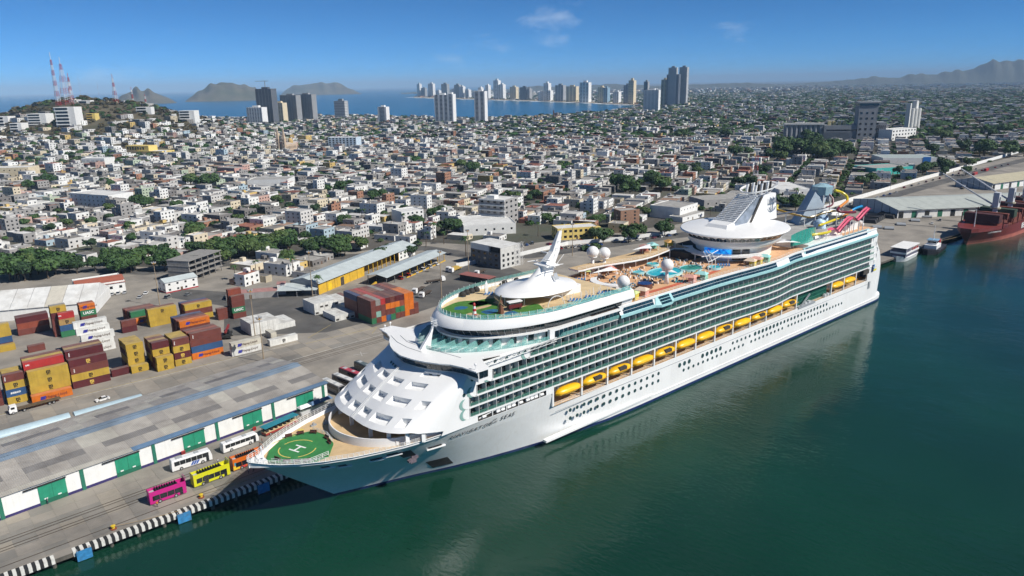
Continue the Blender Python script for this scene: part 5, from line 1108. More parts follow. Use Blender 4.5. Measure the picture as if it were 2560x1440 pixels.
for k in range(8):
    x0 = -2.0+k*bay
    pl = MB().box(x0, x0+.9, -.25, 0, 0, EH); pl.build('pilaster', pm('pilaster_green', (.02, .16, .10), .6), WHS)
    dx0 = x0+8.8
    if dx0+6.6 < WL:
        d = MB().box(dx0, dx0+6.4, -.16, 0, 1.3, 5.4).build('door', WGRN, WHS); MB().box(dx0, dx0+6.4, -.15, 0, .02, 1.3).build('door_kick_plate', WGD, d); MB().box(dx0+3.15, dx0+3.25, -.19, -.16, .05, 5.4).build('door_seam', WGD, d)
        MB().box(dx0-3.2, dx0+6.6, -.45, -.05, 5.45, 5.7).build('door_track', BLK, WHS)
        for q in (1.0, 4.2): MB().box(dx0+q, dx0+q+.8, -.2, -.16, 1.35, 1.7).build('door_notice', WWAL, d)
    for a, b_ in ((x0+.95, dx0-.05), (dx0+6.45, x0+bay-.05)):
        if b_ < WL and a > 0: MB().box(a, b_, -.08, 0, 0, .75).build('plinth', WNAV, WHS)
RG = []
for k, c in enumerate(((.36,.335,.30),(.30,.28,.255),(.19,.25,.32),(.12,.20,.31),(.42,.40,.35),(.20,.19,.18))):
    RG.append(pm(f'roof_sheet_{k}', c, .55, var=.14, scale=.25, dirt=(c[0]*.5, c[1]*.47, c[2]*.45), dirt_amt=.5))
# roof sheets: each slope in strips along the length, corrugated
def corr(w_, l_, amp=.05, n=10):
    mb = MB(); rg = []
    for j in (0, 1):
        rg.append([(w_*i/(2*n), l_*j, amp*(i % 2)) for i in range(2*n+1)])
    mb.rings(rg, closed=False); return mb
sl_len = math.hypot(WD/2+.5, RH-EH); pitch = math.atan2(RH-EH, WD/2+.5)
for side in (0, 1):
    segs = [(0,.12),(.12,.36),(.36,.52),(.52,.87),(.87,1.0)]
    for si, (t0, t1) in enumerate(segs):
        n = 27
        for i in range(n):
            w_ = (WL+1)/n
            me_k = (si, side)
            rr2 = rr.random()
            if si == 4: mk = 2
            elif side == 0 and si == 0: mk = 3 if i > 13 else 4
            elif si == 2 and i % 4 in (1, 2, 3) and rr2 < .9: mk = 5
            elif si in (1, 2, 3): mk = 1 if rr2 < .25 else (4 if rr2 > .85 else 0)
            else: mk = 0
            L_ = (t1-t0)*sl_len-.03; key = ('rs', round(L_, 2), mk)
            if key not in KIDS:
                me = corr(w_-.02, L_).mesh('roof_sheet'); me.materials.append(RG[mk]); KIDS[key] = me
            o = link(KIDS[key], 'roof_sheet', WHS)
            y0, z0 = (-.5+t0*(WD/2+.5), EH-.12+t0*(RH-EH))
            if side == 0: o.location = (i*w_-.5, y0, z0+.15); o.rotation_euler = (pitch, 0, 0)
            else: o.location = (i*w_-.5+w_, WD-y0, z0+.15); o.rotation_euler = (pitch, 0, math.pi)
MB().box(-.5, WL+.5, WD/2-.5, WD/2+.5, RH+.12, RH+.25).build('ridge_cap', RG[2], WHS)
# vaulted sheds behind it
VB = pm('vault_pale_blue', (.40, .52, .58), .45, var=.08, scale=.4, streak=.2); VW = pm('vault_wall_beige', (.46, .43, .36), .8)
for x0, L_, wh in ((-66,21,'x'),(-43.6,19.6,'the left one'),(-22.8,20.4,'the right one beside the white car')):
    if x0 < -60: continue
    v = thing('vaulted_shed', 'shed with rounded pale blue roof behind the warehouse, '+wh, 'shed', (x0, 90.6, QZ), R(1.2), 'vaulted sheds')
    mb = MB(); A = [(0, 2.0-2.2*math.cos(a), 2.6+1.4*math.sin(a)) for a in np.linspace(0, math.pi, 13)]
    mb.rings([A, [(L_, y, z) for _, y, z in A]], closed=False); mb.quad(*A); mb.quad(*[(L_, y, z) for _, y, z in A]); mb.build('vault_roof', VB, v, smooth=True, auto=40)
    MB().box(.2, L_-.2, .3, 3.7, 0, 2.6).build('wall', VW, v)
    for i in range(15): MB().box(.4+i*(L_-1)/14, .52+i*(L_-1)/14, .05, .3, 0, 2.6).build('rib', GREYST, v)
# ------------------------------------------------------------------ vehicles
TYRE = pm('tyre', (.015, .015, .015), .8); RIM = pm('wheel_rim', (.5, .5, .5), .4, metal=.5); CGL = pm('car_glass', (.012, .016, .02), .08, spec=.8)
WHC = {}
def wheel(parent, x, y, r, w_=.3, out=-1):
    k = (round(r, 2), w_)
    if k not in WHC:
        a = MB().tube([(0,-w_/2,0),(0,w_/2,0)], r, 14).mesh('tyre'); a.materials.append(TYRE); b = MB().tube([(0,-w_/2-.02,0),(0,w_/2+.02,0)], r*.55, 10).mesh('rim'); b.materials.append(RIM); WHC[k] = (a, b)
    t = link(WHC[k][0], 'wheel', parent, (x, y, r)); link(WHC[k][1], 'rim', t)
CARM = {}
CARC = {'white': (.75,.75,.74), 'silver': (.45,.46,.47), 'black': (.02,.02,.022), 'red': (.35,.02,.02), 'blue': (.03,.08,.25), 'grey': (.16,.165,.17), 'maroon': (.16,.02,.03), 'beige': (.5,.45,.36)}
def car(x, y, rz, colr, label, z=QZ, group='parked cars', kind='sedan'):
    k = (colr, kind)
    if k not in CARM:
        L_ = 4.5; hh = 1.42 if kind == 'sedan' else 1.8
        pr = [(-2.2,.45),(-2.25,.75),(-1.6,.95 if kind == 'sedan' else 1.05),(2.0,.85),(2.25,.7),(2.25,.4)]
        mb = MB(); rg = []
        for y_, k_ in ((-.86,.94),(-.9,1),(.9,1),(.86,.94)): rg.append([(px_*k_, y_, .28+(pz-.28)*k_ if k_ < 1 else pz) for px_, pz in pr]+[(2.1*k_, y_, .25), (-2.1*k_, y_, .25)])
        mb.rings(rg, True, True, True); body = mb.mesh('body')
        cab = [(-1.75,.9),(-1.15,hh-.06),(.25,hh),(1.15,.88)] if kind == 'sedan' else [(-2.2,.95),(-2.0,hh-.05),(.5,hh),(1.35,.9)]
        mb = MB(); mb.rings([[(a, -.82, b) if i in (0, 3) else (a, -.66, b) for i, (a, b) in enumerate(cab)], [(a, .82, b) if i in (0, 3) else (a, .66, b) for i, (a, b) in enumerate(cab)]], True, True, True); cabm = mb.mesh('glasshouse')
        rf = MB().box(cab[1][0]+.05, cab[2][0]-.02, -.66, .66, hh-.05, hh+.02).mesh('roof')
        pmat = pm('car_'+colr, CARC[colr], .25, var=.03, spec=.7); body.materials.append(pmat); cabm.materials.append(CGL); rf.materials.append(pmat); CARM[k] = (body, cabm, rf)
    c = thing('parked_car', label, 'car', (x, y, z), rz, group)
    b_, g_, r_ = CARM[k]; link(b_, 'body', c); link(g_, 'glasshouse', c); link(r_, 'roof', c)
    for wx in (-1.35, 1.4):
        for wy in (-.8, .8): wheel(c, wx, wy, .32, .2)
    return c
def bus(name, label, loc, rz, L_, W_, H_, colr, dbl=False, decor=None, dark_roof=False, flip=False):
    b_ = thing(name, label, 'bus', loc, rz, None); M_ = pm('bus_'+name+'_'+'%.2f%.2f%.2f' % colr, colr, .3, var=.04, spec=.6)
    y = W_/2; h0 = .35
    if dbl:
        top = H_-.9
        MB().box(-L_/2, L_/2, -y, y, h0, top).build('body', M_, b_)
        mb = MB(); t_ = .12
        mb.box(-L_/2, L_/2, -y, -y+t_, top, H_); mb.box(-L_/2, L_/2, y-t_, y, top, H_); mb.box(-L_/2, -L_/2+t_, -y+t_, y-t_, top, H_+.2); mb.box(L_/2-t_, L_/2, -y+t_, y-t_, top, H_+.5); mb.build('upper_parapet', M_, b_)
        seat = MB().box(-.25, .2, -.5, .5, 0, .4).box(.1, .2, -.5, .5, .4, .95).mesh('seat'); seat.materials.append(pm('seat_dark', (.03, .03, .035), .7))
        for i in range(9):
            for sy in (-.62, .62): link(seat, 'seat', b_, (-L_/2+2.1+i*(L_-3.4)/9, sy, top+.05), math.pi)
        MB().bar((L_/2-.1, -y, H_+.4), (L_/2+.1, -y, H_+.9), .1).bar((L_/2-.1, y, H_+.4), (L_/2+.1, y, H_+.9), .1).bar((L_/2+.1, -y, H_+.9), (L_/2+.1, y, H_+.9), .1).build('front_hoop', M_, b_)
        MB().box(-L_/2+.4, -L_/2+1.6, -y+.2, y-.2, top, top+.25).build('stair_hatch', pm('hatch_grey', (.4,.42,.43), .5), b_)
        wz0, wz1 = 1.1, top-.35
    else:
        mb = MB(); mb.rings([[(-L_/2, -y, h0), (L_/2, -y, h0), (L_/2, y, h0), (-L_/2, y, h0)], [(-L_/2, -y, H_*.55), (L_/2+.05, -y, H_*.5), (L_/2+.05, y, H_*.5), (-L_/2, y, H_*.55)], [(-L_/2+.1, -y+.05, H_-.2), (L_/2-.35, -y+.05, H_-.2), (L_/2-.35, y-.05, H_-.2), (-L_/2+.1, y-.05, H_-.2)], [(-L_/2+.25, -y+.25, H_), (L_/2-.6, -y+.25, H_), (L_/2-.6, y-.25, H_), (-L_/2+.25, y-.25, H_)]], True, False, True); mb.build('body', M_, b_)
        MB().box(-L_/2+1.5, -L_/2+3.2, -.7, .7, H_, H_+.18).box(1.0, 2.2, -.6, .6, H_, H_+.14).build('roof_unit', pm('hatch_grey', (.4,.42,.43), .5), b_)
        wz0, wz1 = H_*.5, H_-.45
    n = max(4, int((L_-2)/1.45)); w_ = (L_-1.8)/n
    for sy in (-1, 1):
        for i in range(n):
            x0 = -L_/2+.7+i*w_; o = MB().box(x0+.04, x0+w_-.06, sy*y-.03 if sy > 0 else -y-.03, sy*y+.03 if sy > 0 else -y+.03, wz0, wz1); o.build('window', CGL, b_)
    xf = L_/2+.05
    if dbl: MB().box(xf-.04, xf+.02, -y+.15, y-.15, wz0, wz1).build('windscreen', CGL, b_)
    else: mb = MB(); mb.quad((xf+.01, -y+.12, H_*.5), (xf+.01, y-.12, H_*.5), (xf-.37, y-.17, H_-.24), (xf-.37, -y+.17, H_-.24)); mb.build('windscreen', CGL, b_)
    MB().box(L_/2-1.7, L_/2-.9, -y-.035, -y+.02, .4, wz1).build('door', CGL, b_)
    for wx in (-L_/2+2.4, L_/2-2.7):
        for wy in (-y+.1, y-.1): wheel(b_, wx, wy, .5, .3)
    if decor: decor(b_, L_, y, H_)
    return b_
def side_band(colr, z0, z1, x0=-.5, x1=.5, nm='side_stripe'):
    def f(b_, L_, y, H_): MB().box(x0*L_, x1*L_, -y-.02, -y+.01, z0, z1).build(nm, pm('stripe_%.2f%.2f%.2f' % colr, colr, .4), b_)
    return f
def busat(pA, pB, **k):
    a, b_ = at(*pA), at(*pB); d = b_-a; return (a+b_)/2, math.atan2(d.y, d.x), math.hypot(d.x, d.y)
def place_bus(name, label, pA, pB, W_, H_, colr, **k):
    c, rz, L_ = busat(pA, pB); n = Vector((-math.sin(rz), math.cos(rz), 0)); loc = c+n*(W_/2); loc.z = QZ+.06
    return bus(name, label, loc, rz, L_, W_, H_, colr, **k)
place_bus('open_top_bus', 'magenta pink open-top double-decker bus parked on the quay', (377,1266), (468,1234), 2.5, 3.7, (.50,.015,.20), dbl=True)
def ybd(b_, L_, y, H_): MB().box(-2.2, -1.0, -y-.03, -y+.02, .4, 2.6).build('open_door', VOID, b_)
place_bus('open_top_bus', 'lime yellow open-top double-decker bus parked behind the pink one', (487,1222), (577,1188), 2.5, 3.7, (.62,.60,.015), dbl=True, decor=ybd)
def obd(b_, L_, y, H_):
    for i, (c, x0, x1, z0, z1) in enumerate((((.75,.5,.03),-.5,-.3,.5,1.6),((.05,.35,.45),-.46,-.4,1.7,2.6),((.6,.05,.08),-.28,-.1,.5,1.0),((.7,.6,.5),0,.3,.5,1.1))): MB().box(x0*L_, x1*L_, -y-.025, -y+.01, z0, z1).build('painted_panel', pm(f'panel_{i}', c, .4), b_)
place_bus('open_top_bus', 'orange open-top bus with colourful panels under the bow', (585,1181), (662,1152), 2.5, 3.7, (.62,.14,.015), dbl=True, decor=obd)
def wbd(b_, L_, y, H_):
    for k in range(3): mb = MB(); x0 = -.6+k*.7; mb.quad((x0, -y-.02, .5), (x0+.5, -y-.02, .5), (x0+1.3, -y-.02, 1.6), (x0+.7, -y-.02, 1.6)); mb.build('blue_swoosh', pm('swoosh_blue', (.03,.10,.40), .4), b_)
place_bus('coach', 'white coach with blue swoosh beside the warehouse wall', (432,1183), (532,1151), 2.5, 3.4, (.76,.76,.75), decor=wbd)
place_bus('minibus', 'white minibus with square windows in front of the warehouse', (560,1136), (648,1104), 2.4, 3.0, (.77,.77,.76))
# sightseeing road train under the teal awning
c, rz, L_ = busat((664,1094),(744,1058)); tw = thing('sightseeing_trolley', 'open sightseeing trolley with teal awning and red cream sides beside the warehouse', 'trolley', c+Vector((0,1.2,.06)), rz)
MB().box(-L_/2, L_/2, -1.2, 1.2, .4, 1.1).build('body', pm('trolley_red', (.30,.04,.03), .5), tw); MB().box(-L_/2, L_/2, -1.22, 1.22, 1.1, 1.35).build('cream_band', pm('trolley_cream', (.6,.45,.25), .5), tw); MB().box(-L_/2-.3, L_/2+.3, -1.45, 1.45, 2.7, 2.85).build('awning', pm('awning_teal', (.02,.20,.26), .6), tw)
for i in range(7):
    for sy in (-1.15, 1.15): x = -L_/2+.3+i*(L_-.6)/6; MB().box(x-.06, x+.06, sy-.06, sy+.06, 1.3, 2.7).build('post', BLK, tw)
for i in range(6): MB().box(-L_/2+.6+i*1.6, -L_/2+1.2+i*1.6, -1.1, 1.1, 1.1, 1.9).build('seat_row', BLK, tw)
for wx in (-L_/2+1.6, L_/2-1.6):
    for wy in (-1.1, 1.1): wheel(tw, wx, wy, .42, .25)
# small covered stand with blue awnings next to it
st = thing('market_stand', 'row of blue and white awnings at the end of the warehouse', 'stand', at(748,1040), WR)
for i in range(3): MB().rings([[(i*4.2,-1.4,2.6),(i*4.2+4,-1.4,2.6),(i*4.2+4,1.4,2.6),(i*4.2,1.4,2.6)], [(i*4.2+.6,-.2,3.3),(i*4.2+3.4,-.2,3.3),(i*4.2+3.4,.2,3.3),(i*4.2+.6,.2,3.3)]], True, True, True).build('awning', pm('awning_blue', (.10,.18,.30), .7) if i else WHITE, st)
for i in range(4):
    for sy in (-1.2, 1.2): MB().box(i*4.1, i*4.1+.1, sy, sy+.1, 0, 2.6).build('post', GREYST, st)
MB().box(.5, 11.5, -.8, .8, .1, .9).build('counter', pm('counter_grey', (.5,.5,.5), .7), st)
# four dark coaches by the ship
for pA, pB, colr, lab in (((812,968),(864,992),(.20,.19,.19),'grey-white roofed coach, nearest the warehouse corner'),((838,955),(894,978),(.22,.21,.21),'dark coach with white roof, second from the warehouse corner'),((852,938),(914,962),(.10,.02,.03),'coach with red striped roof between two dark coaches'),((892,922),(946,946),(.05,.06,.065),'dark grey coach, nearest the bridge wing of the ship')):
    c, rz, L_ = busat(pA, pB); b_ = bus('coach', lab, Vector((c.x, c.y+1.2, QZ+.06)), rz, 11.5, 2.5, 3.4, colr)
    MB().box(-5.2, 4.8, -1.0, 1.0, 3.4, 3.44).build('roof_panel', pm('roof_panel_'+lab[:8], (.6,.6,.58) if 'white' in lab else ((.40,.06,.08) if 'red' in lab else (.10,.13,.14)), .5), b_)
# white car and flatbed lorry in front of the containers
p = at(258,1003); car(p.x, p.y+.8, R(186), 'white', 'white car alone on the concrete beside the vaulted sheds', group='cars in the port')
p, q = at(25,1039), at(158,1003); d = q-p; rz = math.atan2(d.y, d.x)
tk = thing('flatbed_lorry', 'flatbed lorry with white cab and empty brown trailer before the containers', 'lorry', p+Vector((0,1.2,0)), rz)
TR = pm('trailer_brown', (.10,.07,.04), .8, var=.25, scale=1)
MB().rings([[(0,-1.15,.6),(2.2,-1.15,.6),(2.2,1.15,.6),(0,1.15,.6)], [(-.05,-1.15,1.7),(2.2,-1.15,1.7),(2.2,1.15,1.7),(-.05,1.15,1.7)], [(.35,-1.1,2.9),(2.2,-1.1,2.9),(2.2,1.1,2.9),(.35,1.1,2.9)]], True, False, True).build('cab', WHITE, tk)
MB().quad((-.06,-1.0,1.7),(-.06,1.0,1.7),(.30,.95,2.7),(.30,-.95,2.7)).build('windscreen', CGL, tk)
for sy in (-1.17, 1.13): MB().box(.5, 1.6, sy, sy+.04, 1.75, 2.5).build('side_window', CGL, tk)
MB().box(2.4, 15.2, -1.2, 1.2, 1.15, 1.4).build('trailer_bed', TR, tk); MB().box(2.2, 14.8, -.5, .5, .75, 1.15).build('chassis', BLK, tk)
for wx in (1.0, 4.2, 11.6, 12.9):
    for wy in (-1.0, 1.0): wheel(tk, wx, wy, .5, .3)
# ------------------------------------------------------------------ containers
CC = {'yellow': (.46,.31,.045), 'brown': (.155,.045,.035), 'maroon': (.10,.018,.022), 'orange': (.62,.16,.015), 'blue': (.03,.085,.20), 'red': (.40,.03,.03), 'green': (.03,.17,.075), 'white': (.70,.70,.67), 'tan': (.36,.23,.09), 'grey': (.26,.25,.235), 'teal': (.24,.42,.36), 'rust': (.25,.06,.035), 'navy': (.03,.05,.14), 'cream': (.55,.52,.44)}
CHH = 2.71; CME = {}
def cont_mesh(colr, L_, reefer=False):
    k = (colr, L_, reefer)
    if k in CME: return CME[k]
    W_ = 2.438; H_ = 2.66; mb = MB(); n = int(L_/.28); d = .045 if not reefer else .015; t = .13
    for sy in (-1, 1):
        xs = [t+(L_-2*t)*i/(2*n) for i in range(2*n+1)]; y0 = sy*W_/2
        A = [(x, y0-sy*(d if (i//1) % 2 else 0), t) for i, x in enumerate(xs)]; B = [(x, y, H_-t) for x, y, _ in A]; mb.rings([A, B], closed=False)
        mb.box(0, L_, min(y0, y0-sy*.12), max(y0, y0-sy*.12), 0, t); mb.box(0, L_, min(y0, y0-sy*.12), max(y0, y0-sy*.12), H_-t, H_)
        for x in (0, L_-t): mb.box(x, x+t, min(y0, y0-sy*.12), max(y0, y0-sy*.12), t, H_-t)
    mb.quad((L_-.03,-W_/2,0),(L_-.03,W_/2,0),(L_-.03,W_/2,H_),(L_-.03,-W_/2,H_)); mb.quad((.03,-W_/2,0),(.03,-W_/2,H_),(.03,W_/2,H_),(.03,W_/2,0))
    for y in (-.9,-.35,.35,.9): mb.box(-.04, .03, y-.03, y+.03, .1, H_-.1)
    body = mb.mesh('body')
    c = CC[colr]; m_ = pm('container_'+colr, c, .5, var=.14, scale=.35, streak=.28, dirt=(c[0]*.4+.03, c[1]*.36+.02, c[2]*.34+.015), dirt_amt=.15)
    body.materials.append(m_)
    rf = MB().box(.02, L_-.02, -W_/2+.02, W_/2-.02, H_-.02, H_+.015).mesh('roof_panel'); g_ = (c[0]*.75+.06, c[1]*.75+.06, c[2]*.75+.055)
    rf.materials.append(pm('container_roof_'+colr, g_, .7, var=.18, scale=.4, dirt=(.22,.17,.13), dirt_amt=.55)); CME[k] = (body, rf); return CME[k]
LBK, LYW, LBL, LWH, LNV = pm('letter_black', (.02,.015,.01), .6), pm('letter_yellow', (.65,.45,.08), .6), pm('letter_blue', (.03,.03,.28), .6), pm('letter_white', (.75,.75,.73), .6), pm('letter_dark', (.09,.05,.03), .6)
def marks(o, colr, L_, mark, side=-1):
    y = side*(1.219+.03); xd = (1, 0, 0) if side < 0 else (-1, 0, 0); up = (0, 0, 1)
    if mark == 'msc':
        m_ = LBK if colr in ('yellow','white','tan') else LYW
        letters('m', (L_*.5, y, 1.62), xd, up, 1.75, m_, o, .07); letters('SC', (L_*.5, y, .72), xd, up, .95, m_, o, .035)
    elif mark == 'hl':
        m_ = LBL; letters('Hapag-Lloyd', (L_*.60, y, 1.35), xd, up, 1.28, LNV if colr != 'orange' else pm('letter_maroon', (.12,.02,.03), .6), o, .012)
        for k in range(2): MB().quad((L_*.19+k*.75, y, .75), (L_*.19+.85+k*.75, y, .75), (L_*.19+1.15+k*.75, y, 1.95), (L_*.19+.35+k*.75, y, 1.95)).build('logo_mark', m_, o)
    elif mark == 'tri': letters('triton', (L_*.09, y, 1.3), (0,0,1), (-1,0,0), .6, LWH, o, .02)
    elif mark == 'uasc': letters('UASC', (L_*.5, y, 1.35), xd, up, 1.7, LWH, o, .05)
    elif mark == 'seaco': letters('seaco', (L_*.45, y, 1.4), xd, up, 1.3, LWH, o, .04)
    elif mark == 'dri': letters('DRI', (L_*.10, y, 1.6), xd, up, .7, LWH, o, .03)
TW = ['bottom','second from the bottom','third from the bottom','fourth from the bottom','topmost']
USED = {}
def container(x, y, z, L_, rz, colr, mark, label, reefer=False, fit=None):
    base = label; n_ = 1
    if label in USED: USED[label].append(1)
    USED.setdefault(label, [])
    o = thing('shipping_container', label, 'container', (x, y, z), rz, 'containers in the yard')
    b_, r_ = cont_mesh(colr, L_, reefer); link(b_, 'body', o); link(r_, 'roof_panel', o)
    if mark: marks(o, colr, L_, mark)
    if fit:
        MB().box(-.06, .02, -.75, .75, .35, 1.2).build('cooling_unit', VOID, o)
    return o
def LT(n): return 40 if n > 8 else 20
def stack(x, y, L_, tiers, where, y_off=None, z0=0, dx=None):
    """tiers bottom -> top as 'colour' or 'colour:mark'; long side along the quay"""
    for k, t in enumerate(tiers):
        if not t: continue
        c, _, m_ = t.partition(':'); j = rr.uniform(-.12, .12)
        pos = 'alone on the ground' if len(tiers) == 1 else ('topmost' if k == len(tiers)-1 else ['bottom','second','third','fourth'][k]+' layer')
        ml = {'msc': ' with stacked letters', 'hl': ' with lettering', 'uasc': ' with big letters', 'seaco': ' with lettering', 'dri': ' with small letters', 'tri': ' with upright letters', '': ''}[m_]
        container(x+j+(dx[k] if dx else 0), y+1.22+(y_off[k] if y_off else 0), QZ+.06+(k+z0)*CHH, L_, 0, c, m_, f'{c} container{ml}, {pos}, {where}')
F40, F20 = 12.19, 6.06
stack(-37.0, 124.6, F20, ['yellow:msc','blue:seaco','yellow:msc','brown:tri'], 'short stack behind the lorry cab')
stack(-37.0, 127.4, F20, ['brown','yellow','brown','yellow'], 'row behind the short stack at the lorry')
stack(-37.0, 130.1, F20, ['brown','brown','yellow','yellow'], 'second row behind the short stack at the lorry')
stack(-44.2, 126.0, F20, ['brown','maroon','brown','maroon'], 'dark stack at the left photo edge')
stack(-30.6, 119.7, F40, ['orange:hl'], 'before the yellow stack behind the trailer')
stack(-30.3, 122.2, F40, ['brown','yellow:msc','yellow:msc','yellow:msc'], 'long stack behind the flatbed trailer')
stack(-30.6, 125.0, F40, ['brown','brown','yellow','brown','red:dri'], 'row crowned by the bright red one')
stack(-30.5, 127.7, F40, ['brown','yellow','brown','maroon','yellow'], 'row behind the bright red one')
stack(-30.4, 130.4, F40, ['brown','brown','yellow','maroon','brown'], 'second row behind the bright red one')
stack(-17.2, 124.9, F40, ['maroon:msc','yellow:msc','brown:tri','maroon:msc'], 'tall stack right of the orange container')
stack(-17.4, 127.6, F40, ['brown','yellow','maroon','brown','maroon:tri'], 'row behind the tall stack')
stack(-17.3, 130.3, F40, ['brown','brown','yellow','maroon','tan'], 'second row behind the tall stack')
stack(-17.2, 133.0, F40, ['brown','brown','maroon','brown','brown'], 'third row behind the tall stack')
stack(-4.0, 127.6, F20, ['maroon'], 'low beside the tall maroon stack')
stack(2.6, 126.2, F20, ['yellow:msc'], 'in front of the four-high yellow stack')
for k in range(4): stack(2.4, 129.0+2.65*k, F20, ['yellow','yellow:msc','yellow:msc','yellow:msc'] if k == 0 else ['brown','yellow','maroon','yellow'], 'front of all-yellow short stack' if k == 0 else f"{['','second','third','fourth'][k]} row of the all-yellow short stack")
stack(10.4, 121.4, F20, ['yellow:msc','yellow:msc'], 'two-high in front between short stacks')
for k in range(4): stack(10.2, 124.1+2.65*k, F20, ['brown','maroon','yellow:msc','maroon'] if k == 0 else ['brown','yellow','brown',['','tan','brown','tan'][k]], 'middle short stack with maroon top' if k == 0 else f"{['','second','third','fourth'][k]} row of the middle short stack")
for k in range(4): stack(17.3, 122.4+2.65*k, F20, ['yellow:msc','maroon:msc','yellow:msc','brown:tri'] if k == 0 else ['yellow','brown','maroon','yellow'], 'right-hand short stack' if k == 0 else f"{['','second','third','fourth'][k]} row of the right-hand short stack")
stack(24.4, 125.0, F40, ['orange:hl','blue','brown','brown:tri'], 'long stack with the orange base')
stack(24.3, 127.7, F40, ['brown','brown','maroon','rust'], 'row behind the stack with the orange base')
stack(24.2, 130.4, F40, ['brown','maroon','rust','brown'], 'second row behind the stack with the orange base')
stack(26.6, 144.4, F40, ['brown','brown','brown','orange:hl'], 'orange-crowned stack')
stack(26.3, 147.1, F40, ['brown','maroon','brown','rust'], 'row behind the orange-crowned stack')
stack(26.4, 149.8, F40, ['brown','brown','brown','maroon'], 'second row behind the orange-crowned stack')
stack(26.2, 152.5, F40, ['brown','brown','brown','navy'], 'third row behind the orange-crowned stack')
stack(-6.8, 162.0, F40, ['white:hl','white:hl','white:hl','white:hl','white:hl'], 'tall white stack', dx=[0,-.3,.3,-.9,-1.4], y_off=[0,0,.1,1.2,2.0])
stack(-8.8, 193.5, F20, ['green','blue','tan:msc','red:dri'], 'multicoloured stack by the tent')
stack(-11.0, 196.4, F20, ['brown','brown','brown','maroon','yellow:msc'], 'row behind the short multicoloured stack')
stack(-10.8, 199.1, F20, ['brown','brown','maroon','brown','grey'], 'second row behind the short multicoloured stack')
stack(-.6, 191.5, F20, ['brown','maroon','brown','green:uasc','orange:hl'], 'stack behind the tall white one')
stack(-.5, 194.3, F20, ['brown','maroon','brown','brown','rust'], 'row behind the orange top near the tent')
stack(-38.5, 190.0, F40, ['yellow:msc','','',''], 'at the left photo edge, low')
stack(-38.7, 193.4, F40, ['brown','blue','yellow:msc','yellow:msc'], 'stack at the left photo edge')
stack(-23.0, 181.0, F20, ['brown'], 'low before the dark brown wall of containers')
stack(-22.6, 209.6, F40, ['brown','rust','maroon'], 'dark brown wall of containers before the tent')
stack(-22.4, 212.4, F40, ['brown','brown','maroon'], 'row behind the dark brown wall of containers')
stack(19.6, 190.0, F40, ['orange:hl'], 'half hidden behind the tall white stack')
for k, c in enumerate(('green','maroon','rust','brown')): stack(19.2-k*.3, 193.0+2.7*k, F40, ['brown', c], f"{['first','second','third','fourth'][k]} row behind the half hidden orange one")
stack(12.5, 181.0, F20, ['maroon','brown'], 'low stack right of the tall white one')
stack(24.0, 181.4, F40, ['yellow','yellow','yellow:msc'], 'three-high yellow stack in the middle of the yard')
stack(24.0, 184.1, F40, ['yellow','brown','brown'], 'row behind the three-high yellow stack')
stack(38.6, 177.5, F40, ['yellow','brown','yellow:msc'], 'stack right of the three-high yellow one')
stack(38.4, 180.2, F40, ['brown','brown','rust'], 'row behind the stack right of the yellow one')
stack(38.3, 182.9, F40, ['brown','maroon','navy'], 'second row behind the stack right of the yellow one')
stack(50.6, 170.0, F20, ['brown','','']and['brown','brown'], 'small stack left of the tall tower of containers')
stack(56.4, 167.0, F20, ['brown','green:uasc','brown','brown'], 'tall tower of containers in the yard')
stack(56.2, 169.8, F20, ['brown','maroon','brown','brown','rust'], 'back of the tall tower of containers')
stack(37.6, 118.0, F40, ['white:hl','cream:hl'], 'white pair standing by itself in front')
stack(53.6, 118.7, F40, ['white:msc'], 'front of the yard near the ship')
def ystack(x, y, cols, L_, where, reefer=False, fit=False):
    for ci, tiers in enumerate(cols):
        for k, c in enumerate(tiers):
            if not c: continue
            pos = 'topmost' if k == len(tiers)-1 and k else ['bottom','second','third','fourth'][k]+' layer'
            container(x+ci*2.52+1.22, y, QZ+.06+k*CHH, L_, math.pi/2, c, 'hl' if reefer and ci == 0 and fit else None, f"{c} container, {['1st','2nd','3rd','4th','5th','6th','7th','8th','9th','10th'][ci]} column, {pos.replace(' layer', ' layer')}, {where}", reefer, fit and (ci+k) % 3 != 1)
ystack(53.2, 137.4, [['white','white'],['white','white'],['white','white'],['white','white'],['white','white'],['white'],['white'],['white']], F40, 'block behind the white pair', True)
ystack(57.8, 127.6, [['cream']], F20, 'alone between white ones', True)
ystack(87.0, 146.0, [['white','white']]*5, F40, 'two-high block near the yellow shed', True, True)
ystack(100.5, 152.5, [['white'],['white'],['white'],['brown']], F40, 'low row beside the two-high block', True)
ystack(89.2, 130.0, [['white']]*4, F40, 'low row beside the coloured block', True, True)
ystack(100.2, 140.0, [['white'],['white']], F40, 'pair half hidden by coloured block', True)
GCOL = [['green','brown','brown','brown'],['brown','teal','brown','grey'],['orange','brown','brown','red'],['blue','brown','orange','maroon'],['green','brown','orange','brown'],['brown','green','orange','maroon'],['brown','green','rust','maroon'],['orange','orange','orange','orange'],['brown','orange','orange','orange'],['brown','brown']]
ystack(99.5, 114.9, GCOL, F40, 'front of the coloured block')
ystack(99.3, 127.5, [['brown','brown','brown',c] for c in ('navy','rust','red','rust','brown','grey','maroon','rust','brown')], F40, 'back of the coloured block')
